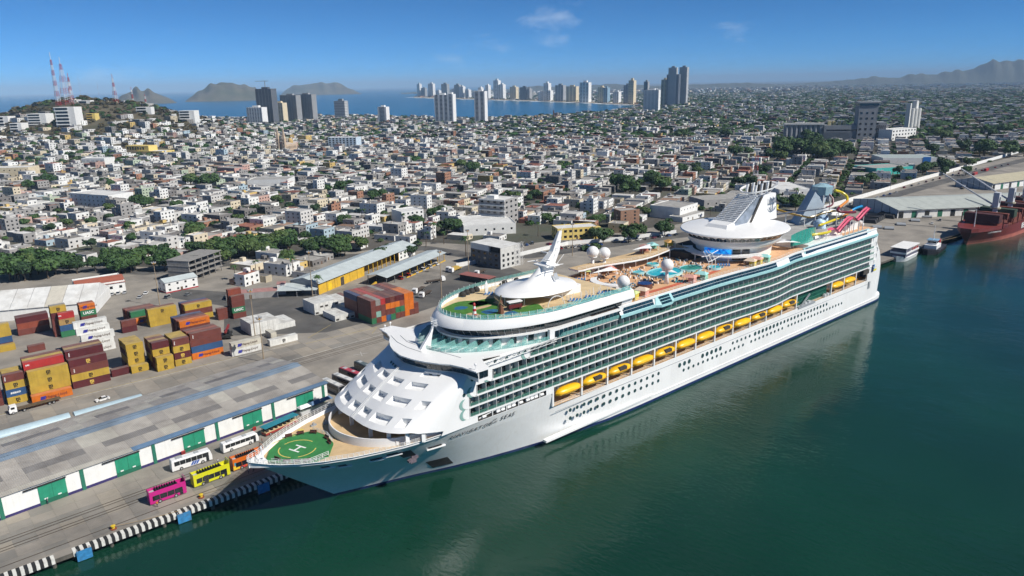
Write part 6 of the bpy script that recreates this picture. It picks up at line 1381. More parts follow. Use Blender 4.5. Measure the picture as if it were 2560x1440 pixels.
# ================================================================== BUILDINGS WITH A NAME OF THEIR OWN
EXCL = []                                   # (x, y, r) kept free of ordinary houses
LMK = []                                    # landmarks for telling houses apart: (px, py, phrase)
def bldg(name, label, cat, pA, pB, depth, h, wall, roof, z=QZ, win=None, sides='f', parapet=.5, group=None, phrase=None, wmat=None, door=True, base=0, wsz=(1.4,1.4)):
    """box building from the photo points of its front ground edge; win=(columns, rows)"""
    a, w_, rz = front(pA, pB, z); o = thing(name, label, cat, a, rz, group)
    MB().box(0, w_, 0, depth, -1, h, skip='t').build('wall', wall, o)
    if parapet:
        mb = MB(); mb.box(0, w_, 0, .25, h, h+parapet); mb.box(0, w_, depth-.25, depth, h, h+parapet); mb.box(0, .25, .25, depth-.25, h, h+parapet); mb.box(w_-.25, w_, .25, depth-.25, h, h+parapet); mb.build('parapet', wall, o)
    MB().box(.05, w_-.05, .05, depth-.05, h-.2, h+.03).build('roof', roof, o)
    if win:
        nc, nr = win; gm = wmat or CGL; ww, wh = wsz
        for r_ in range(nr):
            zc = (r_+.55)*h/nr
            if 'f' in sides:
                for c in range(nc): xc = (c+.5)*w_/nc; MB().box(xc-ww/2, xc+ww/2, -.05, .06, zc-wh/2, zc+wh/2).build('window', gm, o)
            nd = max(1, int(nc*depth/w_))
            if 'l' in sides:
                for c in range(nd): yc = (c+.5)*depth/nd; MB().box(-.05, .06, yc-ww/2, yc+ww/2, zc-wh/2, zc+wh/2).build('window', gm, o)
            if 'r' in sides:
                for c in range(nd): yc = (c+.5)*depth/nd; MB().box(w_-.06, w_+.05, yc-ww/2, yc+ww/2, zc-wh/2, zc+wh/2).build('window', gm, o)
    if door: MB().box(w_*.45, w_*.45+1.2, -.06, .05, 0, 2.1).build('door', pm('door_brown', (.12,.07,.04), .7), o)
    c = a+Vector((math.cos(rz)*w_/2-math.sin(rz)*depth/2, math.sin(rz)*w_/2+math.cos(rz)*depth/2, 0)); EXCL.append((c.x, c.y, math.hypot(w_, depth)/2*.82+2))
    if phrase: p = pix(c); LMK.append((p[0], p[1], phrase))
    return o, w_, rz
PW, PG, PC = pm('plaster_white', (.72,.72,.70), .85, var=.06, scale=.3, streak=.15), pm('plaster_grey', (.33,.32,.31), .9, var=.14, scale=.3, streak=.2), pm('plaster_cream', (.62,.53,.37), .85, var=.08, scale=.3, streak=.15)
CONR = pm('bare_concrete', (.25,.24,.225), .9, var=.18, scale=.5, streak=.3); RTW, RTG = pm('roof_white', (.62,.62,.60), .8, var=.12, scale=.3, dirt=(.35,.32,.28), dirt_amt=.5), pm('roof_grey', (.33,.32,.30), .85, var=.18, scale=.3, dirt=(.18,.16,.14), dirt_amt=.5)
TERR = pm('roof_terracotta', (.30,.09,.055), .8, var=.15, scale=.5); YELW = pm('shed_yellow', (.62,.38,.03), .7, var=.12, scale=.4, streak=.25); YELB = pm('plaster_yellow', (.68,.52,.16), .85, var=.06); METR = pm('metal_roof_pale', (.47,.52,.52), .45, var=.10, scale=.25, streak=.15)
# white tent hall
a, w_, rz = front((-150,818), (243,782)); o = thing('tent_hall', 'large white ribbed membrane hall at the left edge behind the containers', 'hall', a, rz)
MB().box(0, w_, 0, 30, 0, 5.5).build('wall', PW, o); n = 9
for i in range(n):
    x0, x1 = w_*i/n, w_*(i+1)/n-.12; mb = MB()
    for y0, z0, y1, z1 in ((-.6,5.4,15,11.5),(15,11.5,30.6,5.4)): mb.quad((x0,y0,z0),(x1,y0,z0),(x1,y1,z1),(x0,y1,z1))
    mb.build('roof_panel', RTW if i != 6 else pm('panel_beige', (.5,.47,.40), .8), o)
mb = MB(); mb.quad((w_-.1,0,5.5),(w_-.1,30,5.5),(w_-.1,15,11.4)); mb.build('gable', PW, o); EXCL.append((*(a+Vector((w_/2,12,0)))[:2], 34)); LMK.append((120,750,'the white tent hall'))
# white building with red roof band
o, w_, rz = bldg('port_office', 'white low building with sloping red roof band behind the tent hall', 'building', (196,748), (316,729), 20, 6.0, PW, RTW, win=(5,1), phrase='the red-roofed port building')
mb = MB(); mb.quad((-.3,-.5,5.6),(w_+.3,-.5,5.6),(w_+.3,8,8.2),(-.3,8,8.2)); mb.quad((-.3,8,8.2),(w_+.3,8,8.2),(w_+.3,8.2,6),(-.3,8.2,6)); mb.build('red_roof', TERR, o)
for k in range(4): MB().box(3+k*5, 4.6+k*5, 12, 13.6, 6, 7.0).build('roof_unit', RTG, o)
# white two-storey office with red plinth
o, w_, rz = bldg('gatehouse', 'white two-storey house with red plinth and pitched roof among parked cars', 'building', (416,734), (496,717), 9, 5.8, PW, RTW, win=(4,2), sides='fl', parapet=0, phrase='the white office with red plinth', wsz=(1.1,1.0))
MB().box(-.03, w_+.03, -.05, 9, 0, .6).build('plinth', pm('plinth_red', (.35,.03,.04), .7), o); mb = MB(); mb.quad((-.3,-.4,5.7),(w_+.3,-.4,5.7),(w_+.3,4.5,7.4),(-.3,4.5,7.4)); mb.quad((-.3,4.5,7.4),(w_+.3,4.5,7.4),(w_+.3,9.4,5.7),(-.3,9.4,5.7)); mb.quad((-.02,0,5.7),(-.02,4.5,7.3),(-.02,9,5.7)); mb.build('pitched_roof', METR, o)
# half-built concrete frame
a, w_, rz = front((478,706), (556,676)); o = thing('half_built_block', 'half-built grey concrete frame building with open floors', 'building', a, rz)
for f in range(4): MB().box(-.5, w_+.5, -.5, 14.5, 2.9+f*3.0, 3.2+f*3.0).build('floor_slab', CONR, o)
for f in range(4):
    for i in range(6):
        for j in range(3):
            x, y = i*(w_-.5)/5, j*6.8; MB().box(x, x+.45, y, y+.45, f*3.0+(.2 if f else 0), 2.9+f*3.0).build('column', CONR, o)
MB().box(-.3, 0, 0, 14, 0, 12).build('party_wall', CONR, o); MB().box(w_*.45, w_*.55, 3, 9, 0, 12.4).build('stair_core', CONR, o)
MB().box(0, w_*.4, 9, 9.3, 3.2, 12).build('block_wall', pm('blockwork', (.30,.28,.26), .9), o)
EXCL.append((*(a+Vector((w_/2,10,0)))[:2], 15)); LMK.append((510,670,'the half-built concrete block'))
# yellow shed with open bays, white office end
a, w_, rz = front((798,737), (1038,636)); SD = 18.
o = thing('yellow_shed', 'long shed with pale metal roof and yellow wall, open bays at its far half', 'shed', a, rz); LMK.append((900,650,'the long yellow shed'))
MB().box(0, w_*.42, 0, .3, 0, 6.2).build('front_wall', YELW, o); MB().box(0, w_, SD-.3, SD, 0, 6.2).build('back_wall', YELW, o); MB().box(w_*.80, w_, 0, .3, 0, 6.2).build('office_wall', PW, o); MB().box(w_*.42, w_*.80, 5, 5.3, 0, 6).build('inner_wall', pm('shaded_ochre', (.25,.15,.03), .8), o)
mb = MB(); mb.quad((0,0,0),(0,SD,0),(0,SD,6.2),(0,SD/2,8.4),(0,0,6.2)); mb.build('gable', pm('gable_grey', (.28,.30,.32), .6), o)
mb = MB(); mb.quad((w_,0,0),(w_,0,6.2),(w_,SD/2,8.4),(w_,SD,6.2),(w_,SD,0)); mb.build('gable', PW, o)
n = 22
for i in range(n):
    for s_ in (0, 1):
        x0, x1 = (w_+1)*i/n-.5, (w_+1)*(i+1)/n-.53; mb = MB()
        mb.quad((x0,-1,6.0),(x1,-1,6.0),(x1,SD/2,8.5),(x0,SD/2,8.5)) if s_ == 0 else mb.quad((x0,SD/2,8.5),(x1,SD/2,8.5),(x1,SD+1,6.0),(x0,SD+1,6.0)); mb.build('roof_sheet', METR, o)
for i in range(9): x = w_*(.42+.38*i/8); MB().box(x-.2, x+.2, 0, .4, 0, 6.2).build('bay_post', YELW, o)
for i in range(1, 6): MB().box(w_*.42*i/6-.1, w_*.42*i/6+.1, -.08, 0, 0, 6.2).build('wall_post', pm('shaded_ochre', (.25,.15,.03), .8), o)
MB().box(w_*.42, w_*.80, 0, .35, 5.4, 6.2).build('bay_beam', YELW, o)
MB().box(8, 11, -.06, .05, 0, 4.2).build('round_door', pm('door_yellow', (.75,.5,.02), .6), o); MB().box(19, 22, -.08, .05, 0, 4.5).build('doorway', VOID, o)
for i in range(4):
    for r_ in range(2): MB().box(w_*.82+i*w_*.045, w_*.82+i*w_*.045+1.6, -.06, .05, 1.2+r_*2.4, 2.4+r_*2.4).build('window', CGL, o)
for t in np.linspace(.05, .95, 7): p = a+Vector((math.cos(rz)*w_*t-math.sin(rz)*9, math.sin(rz)*w_*t+math.cos(rz)*9, 0)); EXCL.append((p.x, p.y, 14))
# lean-to roof in front of its gable
a2, w2, rz2 = front((692,745), (792,741)); l = thing('lean_to_roof', 'grey lean-to roof on posts beside the gable of the yellow shed', 'shelter', a2, rz2); mb = MB(); mb.quad((0,0,3.6),(w2,0,3.4),(w2+2,10,5.0),(2,10,5.2)); mb.quad((0,0,3.5),(2,10,5.1),(w2+2,10,4.9),(w2,0,3.3)); mb.build('roof', METR, l)
for x in (.5, w2/2, w2-.5): MB().box(x, x+.2, .2, .4, 0, 3.4).build('post', GREYST, l)
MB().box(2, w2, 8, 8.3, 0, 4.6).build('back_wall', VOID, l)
# open shed with pale roof on posts
a, w_, rz = front((968,716), (1112,652)); o = thing('open_shed', 'open-sided shed with pale roof on yellow posts over parked vehicles', 'shed', a, rz); LMK.append((1030,680,'the open vehicle shed'))
mb = MB(); mb.quad((-1,-1,5.0),(w_+1,-1,5.0),(w_+1,6,6.4),(-1,6,6.4)); mb.quad((-1,6,6.4),(w_+1,6,6.4),(w_+1,13,5.2),(-1,13,5.2)); mb.build('roof', METR, o); mb = MB(); mb.quad((-1,-1,4.9),(-1,6,6.3),(-1,13,5.1),(-1,13,5.2),(-1,6,6.4),(-1,-1,5.0)); mb.build('gable_trim', METR, o)
for i in range(9):
    for y in (.2, 12): x = i*(w_-.3)/8; MB().box(x, x+.3, y, y+.3, 0, 5.2).build('post', YELW if i > 1 else CONR, o)
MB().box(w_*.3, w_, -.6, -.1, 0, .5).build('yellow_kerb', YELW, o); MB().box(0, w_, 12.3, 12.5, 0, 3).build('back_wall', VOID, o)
for t in (.2,.5,.8): p = a+Vector((math.cos(rz)*w_*t-math.sin(rz)*6, math.sin(rz)*w_*t+math.cos(rz)*6, 0)); EXCL.append((p.x, p.y, 13))
# pink-roofed low store
o, w_, rz = bldg('low_store', 'low store with faded pink roof beside the tall container tower', 'store', (566,752), (694,742), 8, 3.2, PG, pm('roof_faded_pink', (.36,.19,.17), .8, var=.15, scale=.4), parapet=0); MB().box(w_-.1, w_+4, 4, 9, 0, 5.5).build('white_annex', PW, o); MB().box(w_-.3, w_+4.2, 3.8, 9.2, 5.5, 5.8).build('annex_roof', pm('roof_faded_pink', (.36,.19,.17), .8), o)
# grey unfinished block with scaffold tower
a, b_ = at(1178,657), at(1252,674); d = b_-a; w_ = math.hypot(d.x, d.y); rz = math.atan2(d.y, d.x)
o = thing('unfinished_block', 'grey unfinished four-storey block with white scaffolded corner beside the road', 'building', a, rz); LMK.append((1230,620,'the grey unfinished block')); hB = 12.6
MB().box(0, w_, 0, 16, 0, hB-3.4, skip='t').build('wall', pm('block_grey', (.17,.165,.165), .9, var=.1, streak=.2), o); MB().box(0, w_*.62, 0, 16, hB-3.4, hB).build('upper_floor', PW, o); MB().box(w_*.62, w_, 1.5, 16, hB-3.4, hB-.3).build('upper_loggia', VOID, o); MB().box(-.2, w_+.2, -.2, 16.2, hB, hB+.25).build('roof', RTW, o)
for f in range(3):
    for i in range(5): MB().box(1.5+i*w_/5.3, 3.7+i*w_/5.3, -.06, .06, 1.2+f*3.0, 2.6+f*3.0).build('window', CGL, o); 
    for j in range(4): MB().box(w_-.05, w_+.06, 1.5+j*3.8, 3.2+j*3.8, 1.2+f*3.0, 2.8+f*3.0).build('window', CGL, o)
MB().box(w_-.02, w_+.05, 0, 16, 0, hB).build('side_wall', pm('block_side', (.55,.55,.53), .85), o)
sc2 = MB()
for i in range(4):
    for z_ in range(0, 13, 2): sc2.bar((w_+1.2, 12+i*1.6, z_), (w_+1.2, 12+i*1.6, z_+2), .12); sc2.bar((w_+1.2, 12, z_+2), (w_+1.2, 17, z_+2), .1); sc2.bar((w_+1.2, 12+i*1.6, z_), (w_+1.2, 13.6+i*1.6, z_+2), .08)
sc2.build('scaffold', WHITE, o); EXCL.append((215,168,20))
for pA, pB, d_, h_, lab in (((1150,700),(1222,712),6,3.2,'low dark store with dull red roof in front of the grey block'),((1182,742),(1245,748),8,3.0,'low store with brick red roof nearest the sun deck of the ship')):
    o, w_, rz = bldg('low_store', lab, 'store', pA, pB, d_, h_, VOID, TERR, parapet=0, door=False); MB().box(-.5, w_+.5, -.6, d_+.5, h_, h_+.15).build('roof_sheet', pm('roof_dull_red', (.27,.10,.085), .8, var=.15), o)
# yellow two-storey school-like building
o, w_, rz = bldg('yellow_school', 'pale yellow two-storey building with large windows beside a car park', 'building', (1394,601), (1497,594), 14, 7.6, YELB, RTW, win=(8,2), sides='fl', phrase='the pale yellow building', wsz=(2.0,1.7))
MB().box(w_-5, w_+.2, -3, 0, 0, 8.2).build('stair_wing', YELB, o); EXCL.append((300,215,18))
o, w_, rz = bldg('road_house', 'white low house with two dark windows beside the road near the disc lounge', 'house', (1706,556), (1760,541), 12, 3.6, PW, RTG, win=(2,1), phrase='the low white house by the road', parapet=.2)
o, w_, rz = bldg('white_hall', 'white hall with two rows of small windows left of the funnel', 'building', (1699,550), (1743,536), 26, 9, PW, RTG, win=(6,2), sides='f', phrase='the white hall with small windows', wsz=(.9,.8))
o, w_, rz = bldg('apartment_block', 'dark grey five-storey block with white balcony bands in the middle of town', 'building', (1199,560), (1262,566), 20, 19.5, PG, RTW, win=(4,5), sides='fr', phrase='the five-storey banded block', wsz=(2.6,1.5))
for f in range(5): MB().box(-.6, w_+.6, -.8, 0, f*3.9+3.3, f*3.9+4.1).build('balcony_band', PW, o)
MB().box(w_*.2, w_*.5, 4, 10, 19.5, 22).build('roof_house', PW, o)
o, w_, rz = bldg('brick_tower_house', 'brown brick five-storey block above the pool deck', 'building', (1551,571), (1598,566), 10, 12.5, pm('brick_brown', (.26,.15,.10), .9, var=.15, scale=.6), RTG, win=(2,5), sides='fl', phrase='the brown brick block')
bldg('white_block', 'plain white four-storey block with square windows beyond the car park', 'building', (1005,560), (1060,553), 18, 9, PW, RTW, win=(5,3), phrase='the plain white block')
bldg('store_hall', 'wide white-roofed store hall behind the palm trees', 'hall', (1160,590), (1290,583), 40, 7, PW, RTW, win=(6,1), phrase='the wide white-roofed hall')
bldg('store_hall', 'long grey-roofed hall left of the funnel among trees', 'hall', (1760,520), (1880,512), 26, 6, PG, RTG, win=(6,1), phrase='the long grey hall')
bldg('town_hall', 'white three-storey building with blue sign in the left of town', 'building', (178,512), (275,520), 26, 11, PW, RTW, win=(9,3), sides='fl', phrase='the white building with blue sign')
bldg('cube_hall', 'plain white cube-shaped hall in the left of town', 'building', (206,420), (264,420), 22, 13, PW, RTW, win=(5,2), phrase='the white cube hall', wmat=pm('pale_panel', (.5,.53,.55), .6), wsz=(5,3))
bldg('cream_college', 'long cream three-storey building with tall windows at the left edge', 'building', (-60,448), (75,445), 24, 13, PC, RTW, win=(10,2), phrase='the long cream building')
bldg('office_slab', 'pale blue and white office slab in the middle distance', 'building', (822,372), (892,372), 22, 19, pm('slab_pale_blue', (.50,.60,.68), .6), RTW, win=(8,6), sides='fl', phrase='the pale blue office slab', wsz=(3.2,2.0))
o, w_, rz = bldg('yellow_hotel', 'yellow stepped hotel building with arcades on the left slope', 'building', (303,400), (408,402), 26, 14, YELB, RTW, win=(12,3), sides='fl', phrase='the yellow stepped hotel'); MB().box(w_*.1, w_*.65, 4, 22, 14, 22).build('upper_storey', YELB, o); [MB().box(w_*.14+i*5, w_*.14+i*5+3, 3.9, 4.05, 16, 20).build('window', CGL, o) for i in range(7)]
bldg('pink_hall', 'dusty pink flat-roofed hall behind trees', 'hall', (588,440), (618,436), 34, 9, pm('plaster_dusty_pink', (.48,.28,.24), .9), RTG, phrase='the dusty pink hall')
bldg('barn_hall', 'wide grey barn-roofed hall in the middle of town', 'hall', (620,470), (720,468), 30, 8, PW, RTG, phrase='the wide grey barn hall')
# cathedral: twin spires, nave, dome
c0 = at(706,378); o = thing('cathedral', 'sandstone cathedral with twin pointed spires and a domed crossing', 'church', c0, R(35), scale=.62); STN = pm('sandstone', (.50,.38,.27), .9, var=.12, scale=.2); LMK.append((710,365,'the twin-spired cathedral'))
MB().box(0, 62, -11, 11, 0, 17).build('nave', STN, o); MB().rings([[(0,-11,17),(62,-11,17),(62,11,17),(0,11,17)], [(2,-1,22),(60,-1,22),(60,1,22),(2,1,22)]], True, False, True).build('nave_roof', pm('church_roof', (.42,.36,.3), .8), o)
for y in (-9, 9):
    t = MB(); t.box(-6, 2, y-4, y+4, 0, 34); t.build('tower', STN, o); MB().rings([[(-6,y-4,34),(2,y-4,34),(2,y+4,34),(-6,y+4,34)], [(-4.4,y-2.4,46),(.4,y-2.4,46),(.4,y+2.4,46),(-4.4,y+2.4,46)], [(-2.1,y-.1,64),(-1.9,y-.1,64),(-1.9,y+.1,64),(-2.1,y+.1,64)]], True).build('spire', STN, o)
    for z_ in (10, 20, 28): MB().box(-6.2, -5.9, y-1.2, y+1.2, z_, z_+4).build('belfry_window', VOID, o)
MB().lathe([(7,17),(7,25),(6.3,28.5),(4,31.5),(.3,33),(.3,37)], (46,0,0), 20).build('dome', pm('dome_gold', (.5,.34,.12), .6), o)
for i in range(8): MB().box(6+i*6.5, 8.2+i*6.5, -11.2, -10.9, 5, 12).build('nave_window', VOID, o)
EXCL.append((c0.x+25, c0.y+18, 40))
# far white church
c0 = at(1915,288); o = thing('white_church', 'small white church with two slim towers far off left of the silos', 'church', c0, R(20), scale=.6); MB().box(0, 40, -9, 9, 0, 14).build('nave', PW, o)
for y in (-9, 9): MB().box(-4, 3, y-3.5, y+3.5, 0, 34).build('tower', PW, o); MB().rings([[(-4,y-3.5,34),(3,y-3.5,34),(3,y+3.5,34),(-4,y+3.5,34)], [(-.6,y-.1,46),(-.4,y-.1,46),(-.4,y+.1,46),(-.6,y+.1,46)]], True).build('spire', PW, o)
MB().lathe([(6,14),(6,19),(4,23),(.2,25)], (34,0,0), 16).build('dome', pm('dome_green', (.45,.5,.2), .6), o); EXCL.append((c0.x+15, c0.y+5, 30))
# ------------------------------------------------------------------ grain silos and mill on the right
a = at(1958,350); o = thing('grain_mill', 'big grey grain mill with a tall tower block and a row of silos', 'mill', a, front((1958,352),(2215,352))[2]); W_ = front((1958,352),(2215,352))[1]; MG = pm('mill_grey', (.24,.25,.265), .85, var=.1, scale=.08, streak=.2); LMK.append((2100,330,'the grey grain mill'))
for i in range(8): MB().cyl(i*8+4, 4, 0, 27, 4.2, 4.2, 14).build('silo', MG, o)
MB().box(0, 66, -1, 12, 26, 29).build('silo_gallery', pm('mill_pale', (.5,.5,.48), .8), o); MB().box(66, W_*.78, -2, 30, 0, 25).build('mill_wall', MG, o)
for i in range(24): MB().box(70+i*(W_*.78-76)/24, 73+i*(W_*.78-76)/24, -2.15, -1.9, 15.5, 18).build('window', CGL, o)
for i in range(34): MB().box(66+i*(W_*.78-68)/34, 66.6+i*(W_*.78-68)/34, -2.5, -2, 0, 14).build('buttress', MG, o)
MB().box(W_*.72, W_*.90, -4, 30, 0, 58).build('tower', MG, o); MB().box(W_*.715, W_*.905, -5, 31, 58, 62).build('tower_cornice', CGL, o); MB().box(W_*.71, W_*.91, -6, 32, 62, 64).build('tower_roof', MG, o)
for i in range(4):
    for r_ in range(5): MB().box(W_*.735+i*9, W_*.735+i*9+3.4, -4.2, -3.9, 8+r_*9, 11.4+r_*9).build('window', CGL, o)
MB().box(W_*.9, W_, -2, 30, 0, 30).build('annex', MG, o); [MB().box(W_*.905+i*3.2, W_*.905+i*3.2+1.6, -2.2, -1.9, 2, 25).build('annex_recess', VOID, o) for i in range(5)]
[MB().box(W_*.44+i*8, W_*.44+i*8+5, 4, 12, 25, 32).build('roof_hopper', pm('hopper_ochre', (.5,.42,.2), .7), o) for i in range(4)]
for t in (.1,.3,.5,.7,.9): p = a+Vector((math.cos(o.rotation_euler.z)*W_*t, math.sin(o.rotation_euler.z)*W_*t, 0)); EXCL.append((p.x, p.y, 36))
a = at(2274,330); o = thing('silo_tower', 'pale tower of three tall round silos right of the grain mill', 'silo', a, 0); SP = pm('silo_pale', (.60,.60,.57), .8, var=.06, scale=.1, streak=.15)
for x, y in ((0,0),(12,-4),(24,-8)): MB().cyl(x*.7, y*.7, 0, 45, 4.6, 4.6, 18).build('silo', SP, o)
MB().box(10, 20, -3, 5, 45, 59).build('head_house', SP, o); MB().box(-10, -5, 0, 8, 0, 55).build('lift_shaft', SP, o); EXCL.append((a.x+10, a.y, 34))
o, w_, rz = bldg('mill_office', 'white four-storey office with many square windows between mill and silo tower', 'building', (2228,352), (2288,346), 24, 18, PW, RTW, win=(8,3), wsz=(4,2.6), phrase='the white mill office')
bldg('blue_store', 'white store hall with bright blue panel near the port wall', 'store', (2206,412), (2345,412), 46, 8, PW, pm('roof_green_grey', (.33,.38,.37), .7), win=None, phrase='the white store with blue panel', parapet=.4)
a, w_, rz = front((2206,412), (2345,412)); o = [q for q in bpy.data.objects if q.name.startswith('blue_store')][0]; MB().box(w_*.72, w_*.86, -.3, 0, 1, 9.5).build('blue_panel', pm('panel_blue', (.02,.16,.50), .5), o)
bldg('teal_store', 'low store with teal front near the port wall', 'store', (2190,438), (2280,432), 34, 7, pm('teal_front', (.05,.42,.38), .6), RTG, phrase='the teal fronted store')
bldg('white_sheds', 'row of white pitched sheds behind the funnel', 'shed', (1948,492), (2030,490), 50, 6, PW, RTW, win=(5,1), phrase='the white sheds behind the funnel')
bldg('long_arcade', 'long pale arcade building below the grain mill', 'building', (1950,392), (2060,388), 20, 9, PW, RTG, win=(14,1), wsz=(3.5,5), phrase='the long pale arcade')
# ------------------------------------------------------------------ port warehouses on the right, perimeter wall
def hall(pA, pB, L_, lab, roofm, zr=10.5, ze=6.5):
    a, w_, rz = front(pA, pB); o = thing('gabled_warehouse', lab, 'warehouse', a, rz)
    FR = pm('frame_navy', (.02,.03,.06), .6)
    mb = MB(); mb.quad((0,0,0),(w_,0,0),(w_,0,ze),(w_/2,0,zr),(0,0,ze)); mb.build('gable', pm('gable_pale_blue', (.30,.36,.42), .7), o)
    for i in range(7): x = w_*i/6; h = ze+(zr-ze)*(1-abs(2*x/w_-1)); MB().box(x-.2, x+.2, -.15, -.01, 0, h).build('gable_post', FR, o)
    MB().box(w_-.3, w_, 0, L_, 0, ze).build('side_wall', PW, o); MB().box(0, .3, 0, L_, 0, ze).build('side_wall', PW, o); n = 14
    for i in range(n):
        y0, y1 = L_*i/n, L_*(i+1)/n-.15
        for s_ in (0, 1): mb = MB(); mb.quad((w_/2,y0,zr+.1),(w_+1.5,y0,ze-.2),(w_+1.5,y1,ze-.2),(w_/2,y1,zr+.1)) if s_ else mb.quad((-1.5,y0,ze-.2),(w_/2,y0,zr+.1),(w_/2,y1,zr+.1),(-1.5,y1,ze-.2)); mb.build('roof_sheet', roofm, o)
        MB().box(w_-.02, w_+.12, y0+1.2, y0+5, 0, ze-1.5).build('door', WGD if i % 2 else CGL, o)
    return o
hall((2132,516),(2242,546), 150, 'gabled warehouse with pale ribbed roof behind the stern of the ship', pm('roof_sage', (.42,.45,.42), .6, var=.08, scale=.2, streak=.2))
hall((2388,466),(2478,476), 190, 'second gabled warehouse with beige roof beyond the red ship', pm('roof_straw', (.44,.40,.28), .6, var=.08, scale=.2, streak=.2))
pts = [at(*p) for p in ((2040,530),(2120,506),(2300,452),(2450,410),(2560,378))]; mb = MB()
for a, b_ in zip(pts[:-1], pts[1:]): mb.obox((a+b_)/2+Vector((0,0,1.8)), (b_-a)/2, Vector((0,.25,0)), (0,0,1.8))
tag(mb.build('port_wall', PW), 'long white perimeter wall along the port road on the right', 'wall')
pts = [at(*p) for p in ((1140,668),(1300,640),(1420,612),(1560,600),(1690,583))]; mb = MB()
for a, b_ in zip(pts[:-1], pts[1:]): mb.obox((a+b_)/2+Vector((0,0,1.2)), (b_-a)/2, Vector((0,.2,0)), (0,0,1.2))
tag(mb.build('road_wall', PW), 'low white wall between the harbour road and the quay behind the ship', 'wall')
# stacked steel goods on the quay beyond the stern
for k, (x, y, n, lab) in enumerate(((2190,560,6,'dark covered pile of steel goods nearest the stern'),(2235,548,6,'dark covered pile of steel goods behind the first'),(2290,535,5,'brown pile of pipes before the warehouse'))):
    p = at(x, y); o = thing('steel_pile', lab, 'pile', p, R(10))
    for i in range(n): MB().rings([[(i*5,0,0),(i*5+4.6,0,0),(i*5+4.6,14,0),(i*5,14,0)], [(i*5+.4,1,2.6+.5*(i % 3)),(i*5+4.2,1,2.8),(i*5+4.2,13,2.4),(i*5+.4,13,2.8)]], True, False, True).build('tarpaulin_stack', pm('tarp_dark', (.03,.03,.032), .7, var=.3) if k < 2 else pm('pipe_brown', (.14,.07,.04), .8), o)
for k, (x, y) in enumerate(((2175,578),(2205,572),(2235,575),(2265,565),(2300,555),(2330,545),(2355,530),(2385,522))):
    p = at(x, y); o = thing('pipe_bundle', f"grey pipe bundle on the quay, {['first','second','third','fourth','fifth','sixth','seventh','eighth'][k]} beyond the stern going right", 'pipes', p, R(25), 'pipe bundles on the quay')
    for i in range(6): MB().tube([(i*1.3, 0, .7), (i*1.3, 6, .7)], .65, 8).build('pipe', GREYST, o)
# red containers far right
for x, y, lab in ((2433,438,'left of the two red containers beyond the far warehouse'),(2462,428,'right of the two red containers beyond the far warehouse')):
    p = at(x, y); container(p.x, p.y, QZ+.06, 12.19, R(5), 'red', '', lab)
# ------------------------------------------------------------------ towers
def tower(name, lab, pA, pB, ptop, depth, wall, nf, nc, style='win', z=QZ, group='high-rise towers', phrase=None, gl=CGL):
    a, w_, rz = front(pA, pB, z); dist = math.hypot(a.x-CAM[0], a.y-CAM[1]); d = ray(*ptop); H_ = CAM[2]+d.z*dist/math.hypot(d.x, d.y)-a.z
    o = thing(name, lab, 'tower', a, rz, group); MB().box(0, w_, 0, depth, -2, H_, skip='b').build('body', wall, o); fh = H_/nf
    if style == 'win':
        for c in range(nc):
            mb = MB(); x = (c+.5)*w_/nc
            for f in range(nf): mb.box(x-w_/nc*.28, x+w_/nc*.28, -.15, .1, f*fh+fh*.3, f*fh+fh*.8)
            tag(mb.build('window_column', gl, o), kind='stuff')
        mb = MB()
        for f in range(nf): mb.box(-.15, .1, depth*.15, depth*.85, f*fh+fh*.3, f*fh+fh*.8)
        tag(mb.build('side_windows', gl, o), kind='stuff')
    elif style == 'bands':
        for f in range(nf): MB().box(-.8, w_+.8, -1.2, depth*.6, f*fh+fh*.72, f*fh+fh*1.0).build('balcony_band', PW, o)
    elif style == 'frame':
        for f in range(nf+1): MB().box(-.6, w_+.6, -1.0, depth+.6, f*fh-.25, f*fh+.25).build('floor_slab', CONR, o)
        for c in range(nc+1): MB().box(w_*c/nc-.35, w_*c/nc+.35, -.9, 0, 0, H_).build('column', CONR, o)
    MB().box(w_*.3, w_*.7, depth*.3, depth*.7, H_, H_+fh*1.3).build('roof_house', wall, o)
    EXCL.append((a.x+math.cos(rz)*w_/2, a.y+math.sin(rz)*w_/2+depth/2, max(w_, depth)*.7))
    if phrase: LMK.append(((pA[0]+pB[0])/2, pA[1], phrase))
    return o, w_, H_
TWW, TWG, TWB = pm('tower_white', (.70,.70,.69), .7, var=.04, scale=.05), pm('tower_grey', (.30,.31,.32), .7, var=.08, scale=.05), pm('tower_dark', (.10,.115,.14), .5, var=.1, scale=.05)
tower('apartment_tower', 'white apartment tower left of the tall one under construction', (620,312), (658,312), (640,268), 26, TWW, 13, 6)
o, w_, H_ = tower('unfinished_tower', 'tallest grey unfinished tower with a crane on top by the bay', (647,310), (686,310), (665,222), 26, TWB, 26, 5, 'frame')
MB().box(w_*.5, w_*.5+1.6, 10, 11.6, H_, H_+24).box(w_*.5-34, w_*.5+14, 10.3, 11.3, H_+22, H_+23.4).build('tower_crane', GREYST, o)
tower('apartment_tower', 'cream tower between the two unfinished grey ones', (688,306), (710,306), (700,257), 24, PC, 15, 4)
tower('unfinished_tower', 'wide grey unfinished twin tower by the bay, left half', (706,304), (745,304), (725,238), 26, TWG, 22, 6, 'frame')
tower('unfinished_tower', 'wide grey unfinished twin tower by the bay, right half', (746,302), (784,302), (765,236), 26, TWG, 22, 6, 'frame')
tower('apartment_tower', 'slim white tower with dark balcony bands right of the unfinished ones', (838,296), (864,296), (850,252), 22, TWG, 11, 3, 'bands')
tower('apartment_tower', 'small plain white tower standing alone before the bay', (946,306), (967,306), (957,267), 20, TWW, 12, 1)
tower('apartment_tower', 'broad white tower with two dark window columns before the bay, left body', (1088,308), (1122,308), (1104,237), 24, TWW, 22, 3, phrase='the broad white bay tower')
